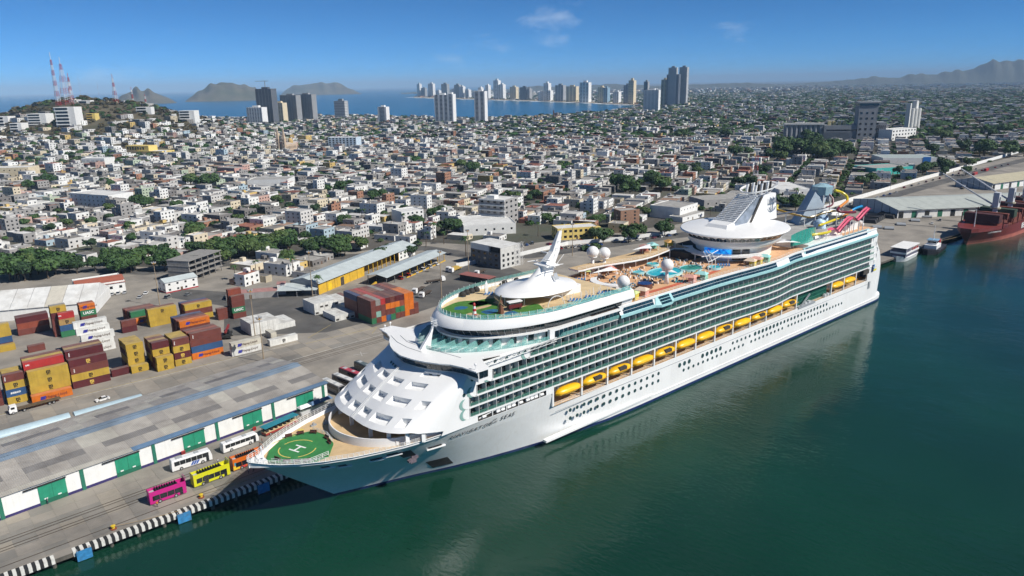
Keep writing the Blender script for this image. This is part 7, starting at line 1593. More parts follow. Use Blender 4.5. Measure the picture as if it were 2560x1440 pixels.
tower('apartment_tower', 'narrow white wing of the broad bay tower, at its right', (1122,308), (1134,308), (1128,235), 22, TWW, 22, 1)
tower('apartment_tower', 'slim white tower right of the broad bay tower', (1187,305), (1213,305), (1200,228), 22, TWW, 24, 2, phrase='the slim white bay tower')
tower('hotel_slab', 'plain white hotel slab at the end of the beach', (1608,280), (1645,280), (1627,225), 26, TWW, 17, 4, gl=pm('pale_window', (.45,.47,.48), .5))
tower('dark_tower', 'left dark striped tower of the tallest pair by the beach', (1664,264), (1694,264), (1679,186), 26, TWB, 32, 7, 'win', gl=pm('grey_window', (.22,.24,.27), .4))
tower('dark_tower', 'rounded white-capped block on top of the left tallest tower', (1668,264), (1688,264), (1679,169), 20, TWG, 34, 1, 'bands')
tower('dark_tower', 'right banded tower of the tallest pair by the beach', (1695,263), (1714,263), (1704,168), 24, TWG, 34, 3, 'bands')
tower('apartment_tower', 'pale narrow tower just left of the tallest pair', (1651,263), (1667,263), (1659,199), 22, PC, 20, 2)
tower('apartment_tower', 'grey narrow tower behind the plain white hotel slab', (1608,262), (1618,262), (1613,204), 20, TWG, 20, 2)
STRIP = [(1043,1050,241,210,'w'),(1053,1063,241,220,'g'),(1071,1083,242,209,'w'),(1104,1118,243,210,'g'),(1090,1098,242,226,'w'),(1136,1148,244,212,'g'),(1148,1158,244,216,'w'),(1130,1136,243,222,'w'),(1163,1172,244,224,'w'),(1214,1221,246,213,'w'),(1234,1246,248,201,'w'),(1247,1258,248,211,'w'),(1275,1290,249,217,'c'),(1300,1316,250,218,'d'),(1318,1324,250,222,'g'),(1359,1371,252,208,'w'),(1366,1376,252,226,'w'),(1388,1408,253,213,'g'),(1415,1440,254,216,'c'),(1449,1471,256,206,'w'),(1455,1466,250,207,'d'),(1494,1508,257,218,'c'),(1508,1518,257,219,'b'),(1532,1546,258,229,'w'),(1558,1572,259,213,'g'),(1570,1583,260,201,'c'),(1345,1353,252,230,'w'),(1196,1203,246,219,'w'),(1206,1212,246,226,'w'),(1020+161,1020+168,245,230,'w')]
names = {'w':'white','g':'grey','c':'cream','d':'dark unfinished','b':'bluish'}; cnt = {}
ORDS = ['first','second','third','fourth','fifth','sixth','seventh','eighth','ninth','tenth','eleventh','twelfth','13th','14th','15th','16th','17th','18th','19th','20th','21st','22nd','23rd','24th','25th']
for i, (x0, x1, yb, yt, k) in enumerate(sorted(STRIP)):
    cnt[k] = cnt.get(k, 0)+1
    tower('beach_hotel', f"{names[k]} hotel tower on the far beach strip, {ORDS[cnt[k]-1]} such from the left", (x0,yb), (x1,yb), ((x0+x1)/2,yt), 30, {'w':TWW,'g':TWG,'c':PC,'d':TWB,'b':pm('tower_blue', (.22,.33,.42), .5)}[k], 14, 2 if x1-x0 < 12 else 3, 'win', group='hotel towers along the far beach')
# ------------------------------------------------------------------ hill: apartment blocks and radio masts
def hz(px, py):                              # pixel on the hill front -> ground point by marching
    d = ray(px, py); hl = math.hypot(d.x, d.y)
    for s_ in range(900, 2600, 8):
        p = Vector(CAM)+d*(s_/hl)
        if p.z <= ground_z(p.x, p.y): return p
    return at(px, py)
def hillblock(lab, pA, pB, H_, depth, wall, nf, nc, style='bands'):
    a, b_ = hz(*pA), hz(*pB); b_ = Vector(CAM)+ray(*pB)*((a-Vector(CAM)).length/ray(*pA).length); d = b_-a; w_ = math.hypot(d.x, d.y); o = thing('hillside_flats', lab, 'building', (a.x, a.y, a.z-1), math.atan2(d.y, d.x), 'white flats on the hillside')
    MB().box(0, w_, 0, depth, -4, H_).build('body', wall, o); fh = H_/nf
    for f in range(nf):
        MB().box(w_*.06, w_*.66, -.3, .2, f*fh+.8, f*fh+fh*.75).build('window_band', CGL, o); MB().box(0, w_*.7, -1.4, 0, f*fh+fh*.78, f*fh+fh).build('balcony_band', wall, o)
    EXCL.append((a.x+w_/2, a.y+depth/2, w_*.6))
hillblock('white five-storey flats on the slope below the masts, right one', (143,318), (192,316), 34, 24, PW, 6, 2)
hillblock('white banded flats on the slope left of the masts', (72,316), (118,314), 22, 24, PW, 5, 3)
hillblock('white flats at the left photo edge with green balconies', (-12,322), (24,320), 22, 22, PW, 4, 2)
hillblock('white flats behind the leftmost tree on the slope', (28,334), (56,332), 18, 20, PW, 4, 2)
hillblock('small yellow house high on the slope right of the masts', (218,300), (239,299), 12, 14, YELB, 3, 2)
hillblock('white house at the right end of the hill crest', (341,280), (378,279), 10, 14, PW, 2, 2)
hillblock('white terraced flats where the hill meets the bay', (450,302), (488,306), 20, 22, PW, 4, 3)
hillblock('white low crest houses right of the middle masts', (196,258), (226,258), 6, 14, PW, 1, 3)
RED, MWH = pm('mast_red', (.42,.05,.05), .6), pm('mast_white', (.66,.66,.68), .6)
def mast(lab, pbase, ptop, wb, wt, nseg, dishes=0, dist=None, c0=0):
    if dist: p = atd(*pbase, dist); p.z = ground_z(p.x, p.y)-2
    else: p = hz(*pbase); p.z -= 2
    dist_ = math.hypot(p.x-CAM[0], p.y-CAM[1]); d = ray(*ptop); H_ = CAM[2]+d.z*dist_/math.hypot(d.x, d.y)-p.z
    o = thing('radio_mast', lab, 'mast', p, .4, 'radio masts on the hill'); hs = H_*.86
    for s_ in range(nseg):
        mb = MB(); k = 3
        for q in range(k):
            t0, t1 = (s_+q/k)/nseg, (s_+(q+1)/k)/nseg; w0, w1 = (wb+(wt-wb)*t0**.8)/2, (wb+(wt-wb)*t1**.8)/2; z0, z1 = hs*t0, hs*t1
            C0 = [(-w0,-w0,z0),(w0,-w0,z0),(w0,w0,z0),(-w0,w0,z0)]; C1 = [(-w1,-w1,z1),(w1,-w1,z1),(w1,w1,z1),(-w1,w1,z1)]
            for i in range(4): mb.bar(C0[i], C1[i], .4); mb.bar(C0[i], C1[(i+1) % 4], .2); mb.bar(C1[i], C1[(i+1) % 4], .2)
        mb.build('red_section' if (s_+c0) % 2 == 0 else 'white_section', RED if (s_+c0) % 2 == 0 else MWH, o)
    MB().bar((0,0,hs), (0,0,H_), .6).build('antenna', MWH if nseg % 2 else RED, o)
    rr2 = random.Random(len(lab))
    for q in range(dishes): z_ = hs*rr2.uniform(.35, .95); MB().disc((-1.5, -1.5+rr2.uniform(-1, 1), z_), 1.5, (-.6, -.8, 0), 10, .4).build('dish', MWH, o)
mast('tallest slim red and white radio mast at the left of the hill', (147,264), (125,130), 7, 2, 9)
mast('widest red and white lattice mast with broad base on the hill', (168,262), (147,142), 17, 2.5, 7)
mast('slim pale mast right behind the widest one', (181,258), (172,182), 7, 2, 6, 2, c0=1)
mast('red and white mast with platforms in the middle of the hill', (204,248), (192,180), 8, 4, 7, 3)
mast('short mast crowded with white dishes on the hill crest', (249,248), (240,198), 6, 2, 5, 7, c0=1)
mast('slim red and white mast at the right of the hill crest', (290,256), (277,186), 8, 1.5, 6, 0)
mast('small distant mast at the right shoulder of the hill', (331,244), (331,217), 4, 1.5, 4, 1, dist=1900)
mast('lowest mast at the far right of the hill', (365,262), (363,236), 4, 1.5, 4, 0, dist=1850)
# lattice mast in town behind the funnel crown
p = at(1888,452)
o = thing('town_mast', 'tall red and white lattice mast standing behind the funnel crown', 'mast', p, .3); hs = 32
for s_ in range(6):
    mb = MB()
    for q in range(2):
        t0, t1 = (s_+q/2)/6, (s_+(q+1)/2)/6; w0, w1 = (5-3.4*t0)/2, (5-3.4*t1)/2; z0, z1 = hs*t0, hs*t1; C0 = [(-w0,-w0,z0),(w0,-w0,z0),(w0,w0,z0),(-w0,w0,z0)]; C1 = [(-w1,-w1,z1),(w1,-w1,z1),(w1,w1,z1),(-w1,w1,z1)]
        for i in range(4): mb.bar(C0[i], C1[i], .22); mb.bar(C0[i], C1[(i+1) % 4], .14); mb.bar(C1[i], C1[(i+1) % 4], .14)
    mb.build('red_section' if s_ % 2 == 0 else 'white_section', RED if s_ % 2 == 0 else MWH, o)
# tall brick chimney before the bay
p = at(1384,298); o = thing('brick_chimney', 'lone dark brick chimney standing before the bay', 'chimney', p); MB().tube([(0,0,0),(0,0,26)], [2.4,1.7], 12).build('shaft', pm('chimney_brick', (.10,.05,.04), .9), o); MB().cyl(0, 0, 26, 27, 2.0, 2.0, 12).build('rim', pm('chimney_brick', (.10,.05,.04), .9), o)
# ================================================================== TREES
LEAF = []
for k, c in enumerate(((.030,.075,.016),(.045,.095,.022),(.022,.055,.016),(.065,.11,.025))): LEAF.append(pm(f'leaves_{k}', c, .75, var=.35, scale=.6))
BARK = pm('bark', (.10,.075,.05), .9, var=.2, scale=2)
def crown_mesh(seed, rx, rz_, n_l, per, leaf=.55):
    rr = random.Random(seed); mb = MB(); lobes = []
    for _ in range(n_l):
        a = rr.uniform(0, 6.283); q = rr.random()**.5; lobes.append((rx*.62*q*math.cos(a), rx*.62*q*math.sin(a), rz_*rr.uniform(-.25, .55)*(1-.5*q), rx*rr.uniform(.32, .55)))
    for cx, cy, cz, r in lobes:
        for _ in range(per):
            v = Vector((rr.gauss(0,1), rr.gauss(0,1), rr.gauss(.25,.8))).normalized(); p = Vector((cx, cy, cz))+v*r*rr.uniform(.65, 1.05); p.z *= .85
            n_ = (v+Vector((rr.uniform(-.7,.7), rr.uniform(-.7,.7), rr.uniform(-.3,.9)))).normalized(); t = n_.cross(Vector((rr.uniform(-1,1), rr.uniform(-1,1), rr.uniform(-1,1)))).normalized(); b = n_.cross(t); s_ = leaf*rr.uniform(.6, 1.3)
            mb.quad(p-t*s_-b*s_*.6, p+t*s_*.2-b*s_*.8, p+t*s_+b*s_*.5, p-t*s_*.3+b*s_*.8)
    return mb
def trunk_mesh(seed, h, r, spread):
    rr = random.Random(seed); mb = MB(); mb.tube([(0,0,0),(rr.uniform(-.2,.2),rr.uniform(-.2,.2),h*.5),(rr.uniform(-.3,.3),rr.uniform(-.3,.3),h)], [r, r*.7, r*.55], 7)
    for k in range(4):
        a = k*1.57+rr.uniform(-.4,.4); mb.tube([(0,0,h*.75),(spread*.5*math.cos(a),spread*.5*math.sin(a),h*1.1),(spread*math.cos(a),spread*math.sin(a),h*1.5)], [r*.45,r*.3,r*.12], 5)
    return mb
TREES = []
for k in range(6):
    rx = 3.6+.3*k; cr_ = crown_mesh(40+k, rx, rx*.8, 11+k, 105, .52).mesh('crown'); cr_.materials.append(LEAF[k % 4]); tr_ = trunk_mesh(k, 2.6, .3, rx*.45).mesh('trunk'); tr_.materials.append(BARK); TREES.append((cr_, tr_, rx))
def palm_parts(seed):
    rr = random.Random(seed); h = 8.5; tm = MB().tube([(0,0,0),(.3,.1,h*.5),(.2,.3,h)], [.28,.2,.17], 7); fm = MB()
    for k in range(17):
        a = k*.37*2.4; el = rr.uniform(-.1, .9); L_ = rr.uniform(2.2, 3.0); pts = []
        for j in range(6):
            t = j/5; pts.append(Vector((.2+math.cos(a)*L_*t*math.cos(el*.6), .3+math.sin(a)*L_*t*math.cos(el*.6), h+math.sin(el)*L_*t-1.7*t*t)))
        sd = Vector((-math.sin(a), math.cos(a), 0))
        fm.rings([[p+sd*.42*math.sin(math.pi*(.12+.85*i/5)) for i, p in enumerate(pts)], pts, [p-sd*.42*math.sin(math.pi*(.12+.85*i/5))+Vector((0,0,-.12)) for i, p in enumerate(pts)]], closed=False)
    a_, b_ = tm.mesh('trunk'), fm.mesh('fronds'); a_.materials.append(BARK); b_.materials.append(LEAF[1]); return a_, b_
PALM = palm_parts(3)
TREE_N = []; TSPOTS = []
def tree(x, y, sc_, k, z=None):
    TSPOTS.append((x, y, sc_, k)); EXCL.append((x, y, 3.2*sc_))
rt = random.Random(17)
def cluster(px, py, n, sx, sy, s0, s1):
    for _ in range(n):
        p = at(px+rt.gauss(0, sx), py+rt.gauss(0, sy)); tree(p.x, p.y, rt.uniform(s0, s1), rt.randrange(6))
for c in ((20,690,16,60,9,1.3,2.1),(110,680,9,40,8,1.2,1.9),(230,672,9,50,6,1.1,1.6),(310,682,6,30,6,1.1,1.6),(560,648,5,20,5,1.1,1.5),(660,640,5,25,6,1.2,1.7),(800,632,5,25,6,1.3,1.8),(395,672,5,30,6,1.3,1.8),(350,650,4,30,6,1.1,1.6),(515,630,4,18,5,1.1,1.6),(610,632,5,25,6,1.2,1.8),(720,625,5,22,6,1.4,2.0),(775,640,2,8,4,1.1,1.4),(865,636,7,30,7,1.2,1.9),(935,660,3,12,5,1.,1.3),(1010,640,3,15,5,.8,1.2),(1135,585,3,10,4,1.3,1.8),(1580,600,3,8,5,1.2,1.6),(1500,602,4,12,4,1.0,1.4),(1650,590,3,10,4,1.,1.4),(1555,478,4,14,6,1.5,2.2),(1640,472,5,10,8,1.6,2.4),(1175,430,4,16,4,1.4,2.0),(505,470,5,18,4,1.6,2.3),(350,520,5,22,5,1.3,2.),(745,422,5,20,5,1.4,2.),(930,500,4,18,5,1.3,1.9),(1410,420,4,16,4,1.3,1.8),(1235,360,3,12,3,1.3,1.8),(1870,395,5,20,4,1.5,2.2),(1330,505,3,20,5,1.1,1.6),(640,385,5,20,4,1.4,2.),(700,410,4,14,4,1.3,1.8),(280,470,3,14,4,1.3,1.9),(110,470,4,20,4,1.3,1.9),(820,480,4,18,5,1.2,1.7),(1700,440,4,18,5,1.2,1.8),(1050,405,3,16,4,1.3,1.8),(470,590,4,18,5,1.1,1.6),(1490,630,2,20,4,.8,1.1),(2130,430,3,20,4,1.2,1.7),(1850,470,4,20,6,1.2,1.8),(1900,430,4,20,6,1.2,1.8),(2170,465,3,16,4,1.2,1.7),(1975,520,4,24,5,1.1,1.5)): cluster(*c)
for c in ((2040,392,26,60,8,2.2,3.4),(2330,430,10,50,6,1.3,2.0),(2480,385,12,50,6,2.0,2.8)): cluster(*c)
PALMS = [(797,737),(735,690),(510,560),(465,620),(1010,560),(1085,600),(1110,610),(1065,618),(1165,640),(1500,600),(1775,545),(1940,520),(1990,505),(2010,515),(1560,560),(640,690),(590,700),(320,600),(905,560),(1240,520),(1345,590)]
# ================================================================== THE TOWN: thousands of flat-roofed houses
GA = R(23); GU = Vector((math.cos(GA), math.sin(GA))); GV = Vector((-math.sin(GA), math.cos(GA)))
LP = np.array([(p[0], p[1]) for p in landpoly])
def inland(x, y):
    n = len(LP); j = np.arange(n)-1; xi, yi, xj, yj = LP[:,0], LP[:,1], LP[j,0], LP[j,1]
    c = ((yi > y) != (yj > y)) & (x < (xj-xi)*(y-yi)/(yj-yi+1e-9)+xi); return bool(c.sum() % 2)
PORT_LINE = sorted([(-400,655),(0,668),(130,668),(250,668),(380,684),(440,690),(500,668),(570,712),(640,728),(700,718),(780,690),(850,670),(930,650),(1060,602),(1180,600),(1300,600),(1400,580),(1520,590),(1700,546),(1780,530),(1960,512),(2120,492),(2300,446),(2450,404),(2700,345)])
PLX, PLY = [p[0] for p in PORT_LINE], [p[1] for p in PORT_LINE]
rc = random.Random(23)
WALLC = [((.72,.72,.70),'white',42),((.56,.55,.53),'pale grey',14),((.30,.29,.28),'grey',16),((.33,.17,.11),'brick',7),((.62,.54,.40),'cream',9),((.50,.33,.28),'pink',2),((.36,.46,.52),'blue',2),((.40,.47,.36),'green',2),((.60,.43,.16),'ochre',2),((.17,.16,.155),'dark grey',8)]
WW = [w for _, _, w in WALLC]
ROOFC = [((.46,.45,.43),26),((.34,.325,.30),32),((.22,.205,.19),24),((.62,.61,.59),12),((.28,.11,.075),7),((.33,.22,.16),9)]
RW = [w for _, w in ROOFC]
HOUSES = []; STREET_TREES = []
EX = np.array(EXCL)
def free(x, y, r): return not np.any((EX[:,0]-x)**2+(EX[:,1]-y)**2 < (EX[:,2]+r)**2)
def town(d0, d1, bu, bv, st, wmin, wmax, dep, fill, sc_=1.):
    """walk the street grid between two distances and put a house on most lots"""
    cu, cv = Vector(CAM[:2]).dot(GU), Vector(CAM[:2]).dot(GV)
    for iu in range(int((cu-d1)/(bu+st)), int((cu+d1)/(bu+st))+1):
        for iv in range(int((cv-d1)/(bv+st)), int((cv+d1)/(bv+st))+1):
            u0, v0 = iu*(bu+st), iv*(bv+st); c = GU*(u0+bu/2)+GV*(v0+bv/2); dd = math.hypot(c.x-CAM[0], c.y-CAM[1])
            if not d0 <= dd < d1: continue
            d = c-Vector(CAM[:2])
            if d.dot(Vector((_fw.x, _fw.y))) < 0: continue
            p = pix((c.x, c.y, 3))
            if p[0] < -140 or p[0] > 2700 or p[1] > 760: continue
            for row in (0, 1):
                u = u0
                while u < u0+bu-wmin*.6:
                    w_ = rc.uniform(wmin, wmax); 
                    if u+w_ > u0+bu: w_ = u0+bu-u
                    de = dep*rc.uniform(.55, 1.0); vc = v0+de/2 if row == 0 else v0+bv-de/2
                    q = GU*(u+w_/2)+GV*vc; jj = 0 if dd < 1500 else (dd-1500)*.012; q = q+Vector((rc.uniform(-1,1), rc.uniform(-1,1)))*jj; u += w_+(0 if rc.random() < .7 else rc.uniform(1, 4)*sc_)
                    if rc.random() > fill: 
                        STREET_TREES.append((q.x, q.y)); continue
                    pp = pix((q.x, q.y, 3))
                    if pp[1] > interp(pp[0], PLX, PLY) or pp[0] < -60 or pp[0] > 2640: continue
                    if not inland(q.x, q.y) or not free(q.x, q.y, min(w_, de)*.45): continue
                    hgt = hill_h(q.x, q.y)
                    if hgt > 34 and rc.random() < min(.9, (hgt-34)/45+.25): continue
                    k = rc.choices((1,2,3,4), (62,31,6,1))[0]; HOUSES.append((q.x, q.y, 2.4+hgt, w_, de, k*2.9+rc.uniform(.2,.9), k, pp[0], pp[1], pp[2], rc.choices(range(len(WALLC)), WW)[0], rc.choices(range(len(ROOFC)), RW)[0]))
                    if rc.random() < .34: STREET_TREES.append((q.x+GV.x*(de*.5+3)*(1 if row else -1), q.y+GV.y*(de*.5+3)*(1 if row else -1)))
town(150, 1500, 84, 38, 10, 7, 14.5, 18.5, .85)
town(1500, 3000, 95, 46, 12, 9, 17, 21, .78, 1.3)
town(3000, 6500, 130, 60, 26, 14, 34, 26, .55, 2)
town(6500, 19000, 360, 160, 110, 30, 110, 50, .34, 6)
HOUSES.sort(key=lambda h: -(h[3]*h[5])/h[9]**2)
print('houses', len(HOUSES), 'tree spots', len(STREET_TREES))
NEAR = [h for h in HOUSES if h[9] < 900][:300]; ns_ = set(id(h) for h in NEAR); REST = [h for h in HOUSES if id(h) not in ns_]
# --- the 300 that show largest: single houses with parts
WMAT = [pm('house_wall_'+n.replace(' ', '_'), c, .85, var=.10, scale=.4, streak=.25) for c, n, _ in WALLC]; RMAT = [pm(f'house_roof_{i}', c, .85, var=.18, scale=.35, dirt=(c[0]*.5, c[1]*.47, c[2]*.44), dirt_amt=.6) for i, (c, _) in enumerate(ROOFC)]
WIN = MB().box(-.65, .65, -.05, .08, -.6, .6).mesh('window'); WIN.materials.append(CGL); DOOR = MB().box(-.55, .55, -.06, .08, 0, 2.1).mesh('door'); DOOR.materials.append(pm('door_brown', (.12,.07,.04), .7))
TNK = MB().tube([(0,0,0),(0,0,1.1),(0,0,1.3)], [.55,.55,.3], 10).mesh('water_tank'); TNK.materials.append(pm('tank_black', (.03,.03,.03), .6)); TNK2 = TNK.copy(); TNK2.materials.clear(); TNK2.materials.append(pm('tank_cream', (.55,.5,.42), .7))
def lm_of(px, py): return min(LMK, key=lambda l: (l[0]-px)**2+(1.6*(l[1]-py))**2)
LABN = {}; info = []
for h in NEAR:
    l = lm_of(h[7], h[8]); dx, dy = h[7]-l[0], h[8]-l[1]
    side = ('left of' if dx < 0 else 'right of') if abs(dx) > 1.6*abs(dy) else ('behind' if dy < 0 else 'in front of')
    key = (WALLC[h[10]][1], h[6], side, l[2]); info.append((key, (dx*dx+dy*dy)))
order = sorted(range(len(NEAR)), key=lambda i: info[i][1]); labels = [None]*len(NEAR)
NTH = ['nearest','second nearest','third nearest']+[f'{k}th nearest' for k in range(4, 60)]
for i in order:
    key = info[i][0]; LABN[key] = LABN.get(key, 0)+1
    labels[i] = f"{key[0]} {['','one','two','three','four'][key[1]]}-storey house {key[2]} {key[3]}, {NTH[LABN[key]-1]} such"
for h, lab in zip(NEAR, labels):
    x, y, z, w_, de, H_, k, px, py, dz, ci, ri = h; o = thing('town_house', lab, 'house', (x, y, z), GA, 'flat-roofed houses of the town'); wm_, rm_ = WMAT[ci], RMAT[ri]; rr = random.Random(int(x*7+y*13))
    hw, hd = w_/2-.05, de/2
    low = rr.random() < .4 and k > 1; split = rr.uniform(.35, .65)
    mb = MB(); mb.box(-hw, hw, -hd, hd if not low else -hd+de*split, -1, H_, skip='bt'); par = .45
    for a, b_, c, d in ((-hw,hw,-hd,-hd+.2),(-hw,hw,(hd if not low else -hd+de*split)-.2,hd if not low else -hd+de*split),(-hw,-hw+.2,-hd+.2,(hd if not low else -hd+de*split)-.2),(hw-.2,hw,-hd+.2,(hd if not low else -hd+de*split)-.2)): mb.box(a, b_, c, d, H_, H_+par)
    mb.build('wall', wm_, o); yb = hd if not low else -hd+de*split; MB().box(-hw+.05, hw-.05, -hd+.05, yb-.05, H_-.15, H_+.02).build('roof', rm_, o)
    if low: MB().box(-hw+.02, hw-.02, yb, hd, -1, H_-2.9).build('rear_wing', RMAT[(ri+1) % 6], o)
    for f in range(k):
        n = max(2, int(w_/3.2))
        for c in range(n):
            if f == 0 and c == n//2: link(DOOR, 'door', o, (-hw+(c+.5)*w_/n, -hd, 0)); continue
            link(WIN, 'window', o, (-hw+(c+.5)*w_/n, -hd, 1.6+f*2.9))
        for c in range(max(1, int(de/5))): link(WIN, 'window', o, (-hw, -hd+(c+.5)*5, 1.6+f*2.9), -math.pi/2)
    if rr.random() < .75: link(TNK if rr.random() < .5 else TNK2, 'water_tank', o, (rr.uniform(-hw*.6, hw*.6), rr.uniform(-hd*.5, yb*.6), H_))
    if rr.random() < .55: a = rr.uniform(-hw*.6, hw*.2); MB().box(a, a+2.6, yb-3.4, yb-.8, H_, H_+2.3).build('roof_hut', wm_, o)
# --- all the others: one mass
def stuff_mesh(name, V, F, C, mat):
    me = bpy.data.meshes.new(name); nv, nf = len(V), len(F); me.vertices.add(nv); me.vertices.foreach_set('co', np.asarray(V, dtype=np.float32).ravel()); me.loops.add(nf*4); me.loops.foreach_set('vertex_index', np.asarray(F, dtype=np.int32).ravel()); me.polygons.add(nf); me.polygons.foreach_set('loop_start', np.arange(0, nf*4, 4, dtype=np.int32)); me.update(calc_edges=True); me.shade_flat()
    at_ = me.attributes.new('Col', 'FLOAT_COLOR', 'FACE'); at_.data.foreach_set('color', np.hstack([np.asarray(C, dtype=np.float32), np.ones((nf, 1), np.float32)]).ravel()); me.materials.append(mat); o = link(me, name); o['kind'] = 'stuff'; return o
def attr_mat(name, rough, noise=.14, scale=.3):
    M = bpy.data.materials.new(name); M.use_nodes = True; n = M.node_tree.nodes; l = M.node_tree.links.new; b = n['Principled BSDF']; b.inputs['Roughness'].default_value = rough; b.inputs['Specular IOR Level'].default_value = .25
    a = n.new('ShaderNodeAttribute'); a.attribute_name = 'Col'; g = n.new('ShaderNodeNewGeometry'); t = n.new('ShaderNodeTexNoise'); t.inputs['Scale'].default_value = scale; t.inputs['Detail'].default_value = 4; l(g.outputs['Position'], t.inputs['Vector'])
    mr = n.new('ShaderNodeMapRange'); mr.inputs[1].default_value = .3; mr.inputs[2].default_value = .7; mr.inputs[3].default_value = 1-noise; mr.inputs[4].default_value = 1+noise; l(t.outputs['Fac'], mr.inputs[0]); s_ = n.new('ShaderNodeVectorMath'); s_.operation = 'SCALE'; l(a.outputs['Color'], s_.inputs[0]); l(mr.outputs[0], s_.inputs['Scale']); l(s_.outputs[0], b.inputs['Base Color']); return M
V, F, C = [], [], []; nv = 0
BF = ((0,1,5,4),(1,2,6,5),(2,3,7,6),(3,0,4,7),(4,5,6,7))
def addbox(cx, cy, w2, d2, z0, z1, wc, rcol, ca, sa):
    global nv
    for z_ in (z0, z1):
        for sx, sy in ((-1,-1),(1,-1),(1,1),(-1,1)): lx, ly = sx*w2, sy*d2; V.append((cx+lx*ca-ly*sa, cy+lx*sa+ly*ca, z_))
    for q in BF[:4]: F.append(tuple(nv+i for i in q)); C.append(wc)
    F.append(tuple(nv+i for i in BF[4])); C.append(rcol); nv += 8
def addwin(cx, cy, lx, ly, dx, dy, z0, z1, ca, sa, c=(.02,.025,.03)):
    global nv
    for ex, zz in ((-1,z0),(1,z0),(1,z1),(-1,z1)): a, b_ = lx+dx*ex, ly+dy*ex; V.append((cx+a*ca-b_*sa, cy+a*sa+b_*ca, zz))
    F.append((nv, nv+1, nv+2, nv+3)); C.append(c); nv += 4
ca, sa = math.cos(GA), math.sin(GA)
for h in REST:
    x, y, z, w_, de, H_, k, px, py, dz, ci, ri = h; wc, rcol = WALLC[ci][0], ROOFC[ri][0]; j = rc.uniform(.62, 1.08); wc = tuple(q*j for q in wc); rcol = tuple(q*j for q in rcol)
    if dz > 6500:
        addbox(x, y, w_/2, de/2, z, z+rc.uniform(5, 14), wc, rcol, ca, sa); continue
    hw, hd = w_/2-.1, de/2; addbox(x, y, hw, hd, z-1, z+H_+.4, wc, wc, ca, sa)
    if dz < 2600:
        addwinz = z+H_; 
        # recessed roof inside the parapet, roof hut, window rows on the two visible fronts
        addbox(x, y, hw-.25, hd-.25, z+H_, z+H_+.42, rcol, rcol, ca, sa)
        if rc.random() < .5:
            a, b_ = rc.uniform(-.5,.5)*w_*.6, rc.uniform(-.2,.6)*de*.5; addbox(x+a*ca-b_*sa, y+a*sa+b_*ca, rc.uniform(.8,2), rc.uniform(.8,2), z+H_, z+H_+rc.uniform(1.2,2.8), wc, rcol, ca, sa)
        n = max(1, int(w_/4))
        for f in range(k):
            for c in range(n):
                if rc.random() < .8: addwin(x, y, -hw+(c+.5)*w_/n, -hd-.05, min(.8, w_/n*.3), 0, z+.9+f*2.9, z+2.3+f*2.9, ca, sa)
            if rc.random() < .6: addwin(x, y, -hw-.05, rc.uniform(-.4,.4)*de, 0, .8, z+.9+f*2.9, z+2.2+f*2.9, ca, sa)
    else:
        for f in range(min(k, 2)): addwin(x, y, 0, -hd-.1, hw*.7, 0, z+1+f*2.9, z+2.2+f*2.9, ca, sa, (.10,.10,.11))
stuff_mesh('town_houses', V, F, C, attr_mat('town_paint', .85))
# --- trees: the ones that show largest are things, the rest one mass
for x, y in STREET_TREES:
    pp = pix((x, y, 3))
    if pp[0] < -40 or pp[0] > 2600 or pp[1] > interp(pp[0], PLX, PLY)+6 or not inland(x, y) or not free(x, y, 1.5): continue
    TSPOTS.append((x, y, rt.uniform(.55, 1.25) if pp[2] < 1500 else rt.uniform(.9, 2.0), rt.randrange(6)))
for _ in range(1500):                        # scrub and trees on the hill
    px_, d_ = rt.uniform(-200, 640), rt.uniform(1150, 1850); p = atd(px_, 330, d_)
    if hill_h(p.x, p.y) > 6 and free(p.x, p.y, 2): TSPOTS.append((p.x, p.y, rt.uniform(.5, 1.5), rt.randrange(6)))
for _ in range(4200):                        # greener country to the right and far away
    px_, d_ = rt.uniform(1250, 2620), rt.uniform(1400, 7000); p = atd(px_, 330, d_)
    if inland(p.x, p.y): TSPOTS.append((p.x, p.y, rt.uniform(1.0, 2.6), rt.randrange(6)))
TSPOTS = [(x, y, s_, k, pix((x, y, 3))) for x, y, s_, k in TSPOTS]; TSPOTS.sort(key=lambda t: -t[2]/t[4][2])
tl = {}; TK = ['round dark green','broad bright green','dark spreading','light green','dense dark green','bushy green']
for i, (x, y, s_, k, pp) in enumerate(TSPOTS[:278]):
    l = lm_of(pp[0], pp[1]); dx, dy = pp[0]-l[0], pp[1]-l[1]; side = ('left of' if dx < 0 else 'right of') if abs(dx) > 1.6*abs(dy) else ('behind' if dy < 0 else 'in front of')
    key = (TK[k], side, l[2]); tl[key] = tl.get(key, 0)+1
    o = thing('tree', f"{key[0]} tree {side} {l[2]}, {['largest','second largest','third largest'][tl[key]-1] if tl[key] < 4 else str(tl[key])+'th largest'} such", 'tree', (x, y, ground_z(x, y)), rt.uniform(0, 6.28), 'trees of the town', s_)
    cr_, tr_, rx = TREES[k]; link(cr_, 'crown', o, (0, 0, 2.6+rx*.45)); link(tr_, 'trunk', o)
for i, (px_, py_) in enumerate(PALMS):
    p = at(px_, py_); l = lm_of(px_, py_); o = thing('palm_tree', f"palm tree {'left' if px_ < l[0] else 'right'} of {l[2]}, {ORDS[i]} palm", 'palm tree', (p.x, p.y, QZ), rt.uniform(0, 6), 'palm trees', rt.uniform(.9, 1.4)); link(PALM[0], 'trunk', o); link(PALM[1], 'fronds', o)
V, F, C = [], [], []; nv = 0
tmpl = []
